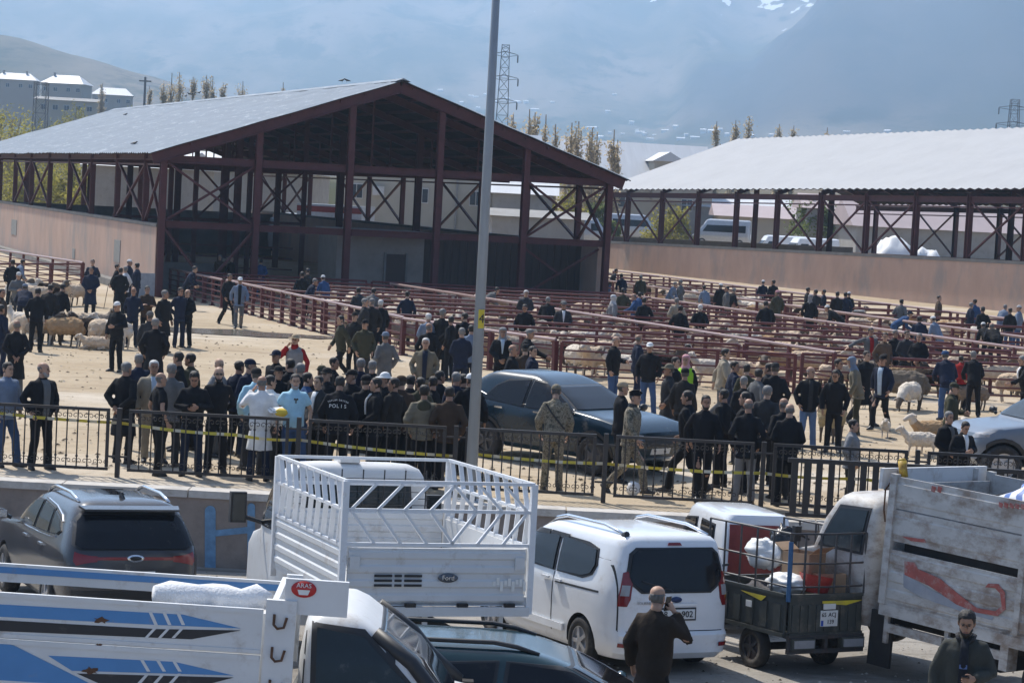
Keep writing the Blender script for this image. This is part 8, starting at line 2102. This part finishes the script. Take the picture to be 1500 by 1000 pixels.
for i, (px, d, H, lb) in enumerate([(1205, 215, 7, 'green tree behind the middle of the long shed'), (1222, 222, 6.5, 'green tree right of the first one behind the long shed'), (1170, 230, 6, 'small green tree behind the long shed'), (250, 205, 5, 'green bush behind the left bay of the gabled shed'), (880, 200, 4.5, 'green shrub at the corner between the sheds'), (820, 165, 3, 'green shrub behind the right bay of the gabled shed')]):
    tree('green_tree', lb, px, d, H, 'leafy', None, 'green trees behind the sheds', 130+i, .9, None, .3)

# ---- village at the foot of the mountain
def terr_hit(px, py):
    r = ray(px, py); r = r/r.y; d = 1200.0
    while d < 6800:
        q = Vector((0, 0, CAM_H))+r*d
        if terr(q.x, q.y) > q.z: return q
        d += 12
    return None
vm = [mat('village_white_wall', (.70, .69, .66), .9), mat('village_white_roof', (.80, .80, .81), .6)]
vr = random.Random(4); hm_ = []
for k in range(3):
    mb = MB(); w, dp, h_, r_ = [(11, 8, 5, 2.5), (16, 9, 4, 2.2), (9, 9, 8, 2.0)][k]
    mb.box((0, 0, h_/2-2), (w, dp, h_+4)); mb.mi = 1; mb.add([(-w/2-.6, -dp/2-.6, h_), (w/2+.6, -dp/2-.6, h_), (w/2+.6, dp/2+.6, h_), (-w/2-.6, dp/2+.6, h_), (-w/2, 0, h_+r_), (w/2, 0, h_+r_)], [(0, 1, 5, 4), (2, 3, 4, 5), (1, 2, 5), (3, 0, 4), (3, 2, 1, 0)]); hm_.append(mb.mesh('village_house', vm))
vp = [(645, 134), (690, 141), (697, 144), (712, 141), (722, 150), (757, 151), (770, 152), (676, 152), (862, 191), (870, 189), (893, 197), (912, 198), (933, 193), (937, 196), (944, 199), (960, 199), (975, 193), (990, 187), (1018, 203), (1030, 196), (1042, 195), (1055, 193), (997, 205), (925, 183), (890, 166), (840, 205), (1100, 202), (1240, 195), (1300, 198), (783, 163), (809, 151), (900, 140), (1005, 200), (1065, 200), (880, 203), (655, 158), (700, 160), (742, 146), (952, 205), (1130, 200)]
for i, (px, py) in enumerate(vp):
    q = terr_hit(px, py)
    if q is None: continue
    o = link('village_house', hm_[vr.randrange(3)], None, (q.x, q.y, terr(q.x, q.y)-.3)); o.rotation_euler = (0, 0, vr.uniform(-.6, .6)); s = vr.uniform(.4, .7); o.scale = (s*1.2, s*1.1, s*.9)
    tag(o, 'tiny white village house at the foot of the mountain', 'house', 'village houses at the foot of the mountain')
# ---- crows on the shed roof
M_CROW = mat('crow_black', (.015, .015, .017), .5)
mb = MB(); mb.tube([(-.30, 0, .10), (-.18, 0, .14), (0, 0, .17), (.12, 0, .22), (.17, 0, .24)], [(.035, .012), (.06, .05), (.085, .08), (.055, .055), (.02, .02)], 10, front=(0, 0, 1)); mb.ball((.16, 0, .27), .05, 8, 6); mb.tube([(.19, 0, .27), (.27, 0, .25)], [.02, .005], 6)
for s in (-1, 1): mb.tube([(0, s*.03, .12), (.02, s*.03, 0)], .01, 5)
crow = mb.mesh('crow', M_CROW, True)
S1.matrix_basis = Matrix.Translation(FL.o) @ Matrix.Rotation(math.atan2(FL.u.y, FL.u.x), 4, 'Z'); MS = S1.matrix_basis.copy()
pr_o = MS @ Vector((WL/2, 0, ZR+.1)); pn = (MS.to_3x3() @ Vector((-(ZR-ZE), 0, WL/2))).normalized()
for i, (px, py, rz) in enumerate([(184, 170, 40), (197, 213, 10), (267, 142, 100), (277, 140, 200), (285, 139, 20), (292, 138, 330), (299, 136, 120), (501, 121, 0), (508, 121, 180), (272, 143, 60)]):
    q = hit(px, py, pr_o, pn); o = link('crow', crow, None, q+Vector((0, 0, -.0))); o.rotation_euler = (0, 0, R(rz)); o.scale = (.62,)*3
    tag(o, ['lone crow in the middle of the blue-grey shed roof', 'crow at the lower edge of the blue-grey shed roof', 'leftmost crow of the row along the back of the roof', 'second crow of the row along the back of the roof', 'third crow of the row along the back of the roof', 'fourth crow of the row along the back of the roof', 'rightmost crow of the row along the back of the roof', 'left crow of two near the roof ridge', 'right crow of two near the roof ridge', 'crow a little below the row at the back of the roof'][i], 'bird', 'crows on the shed roof')
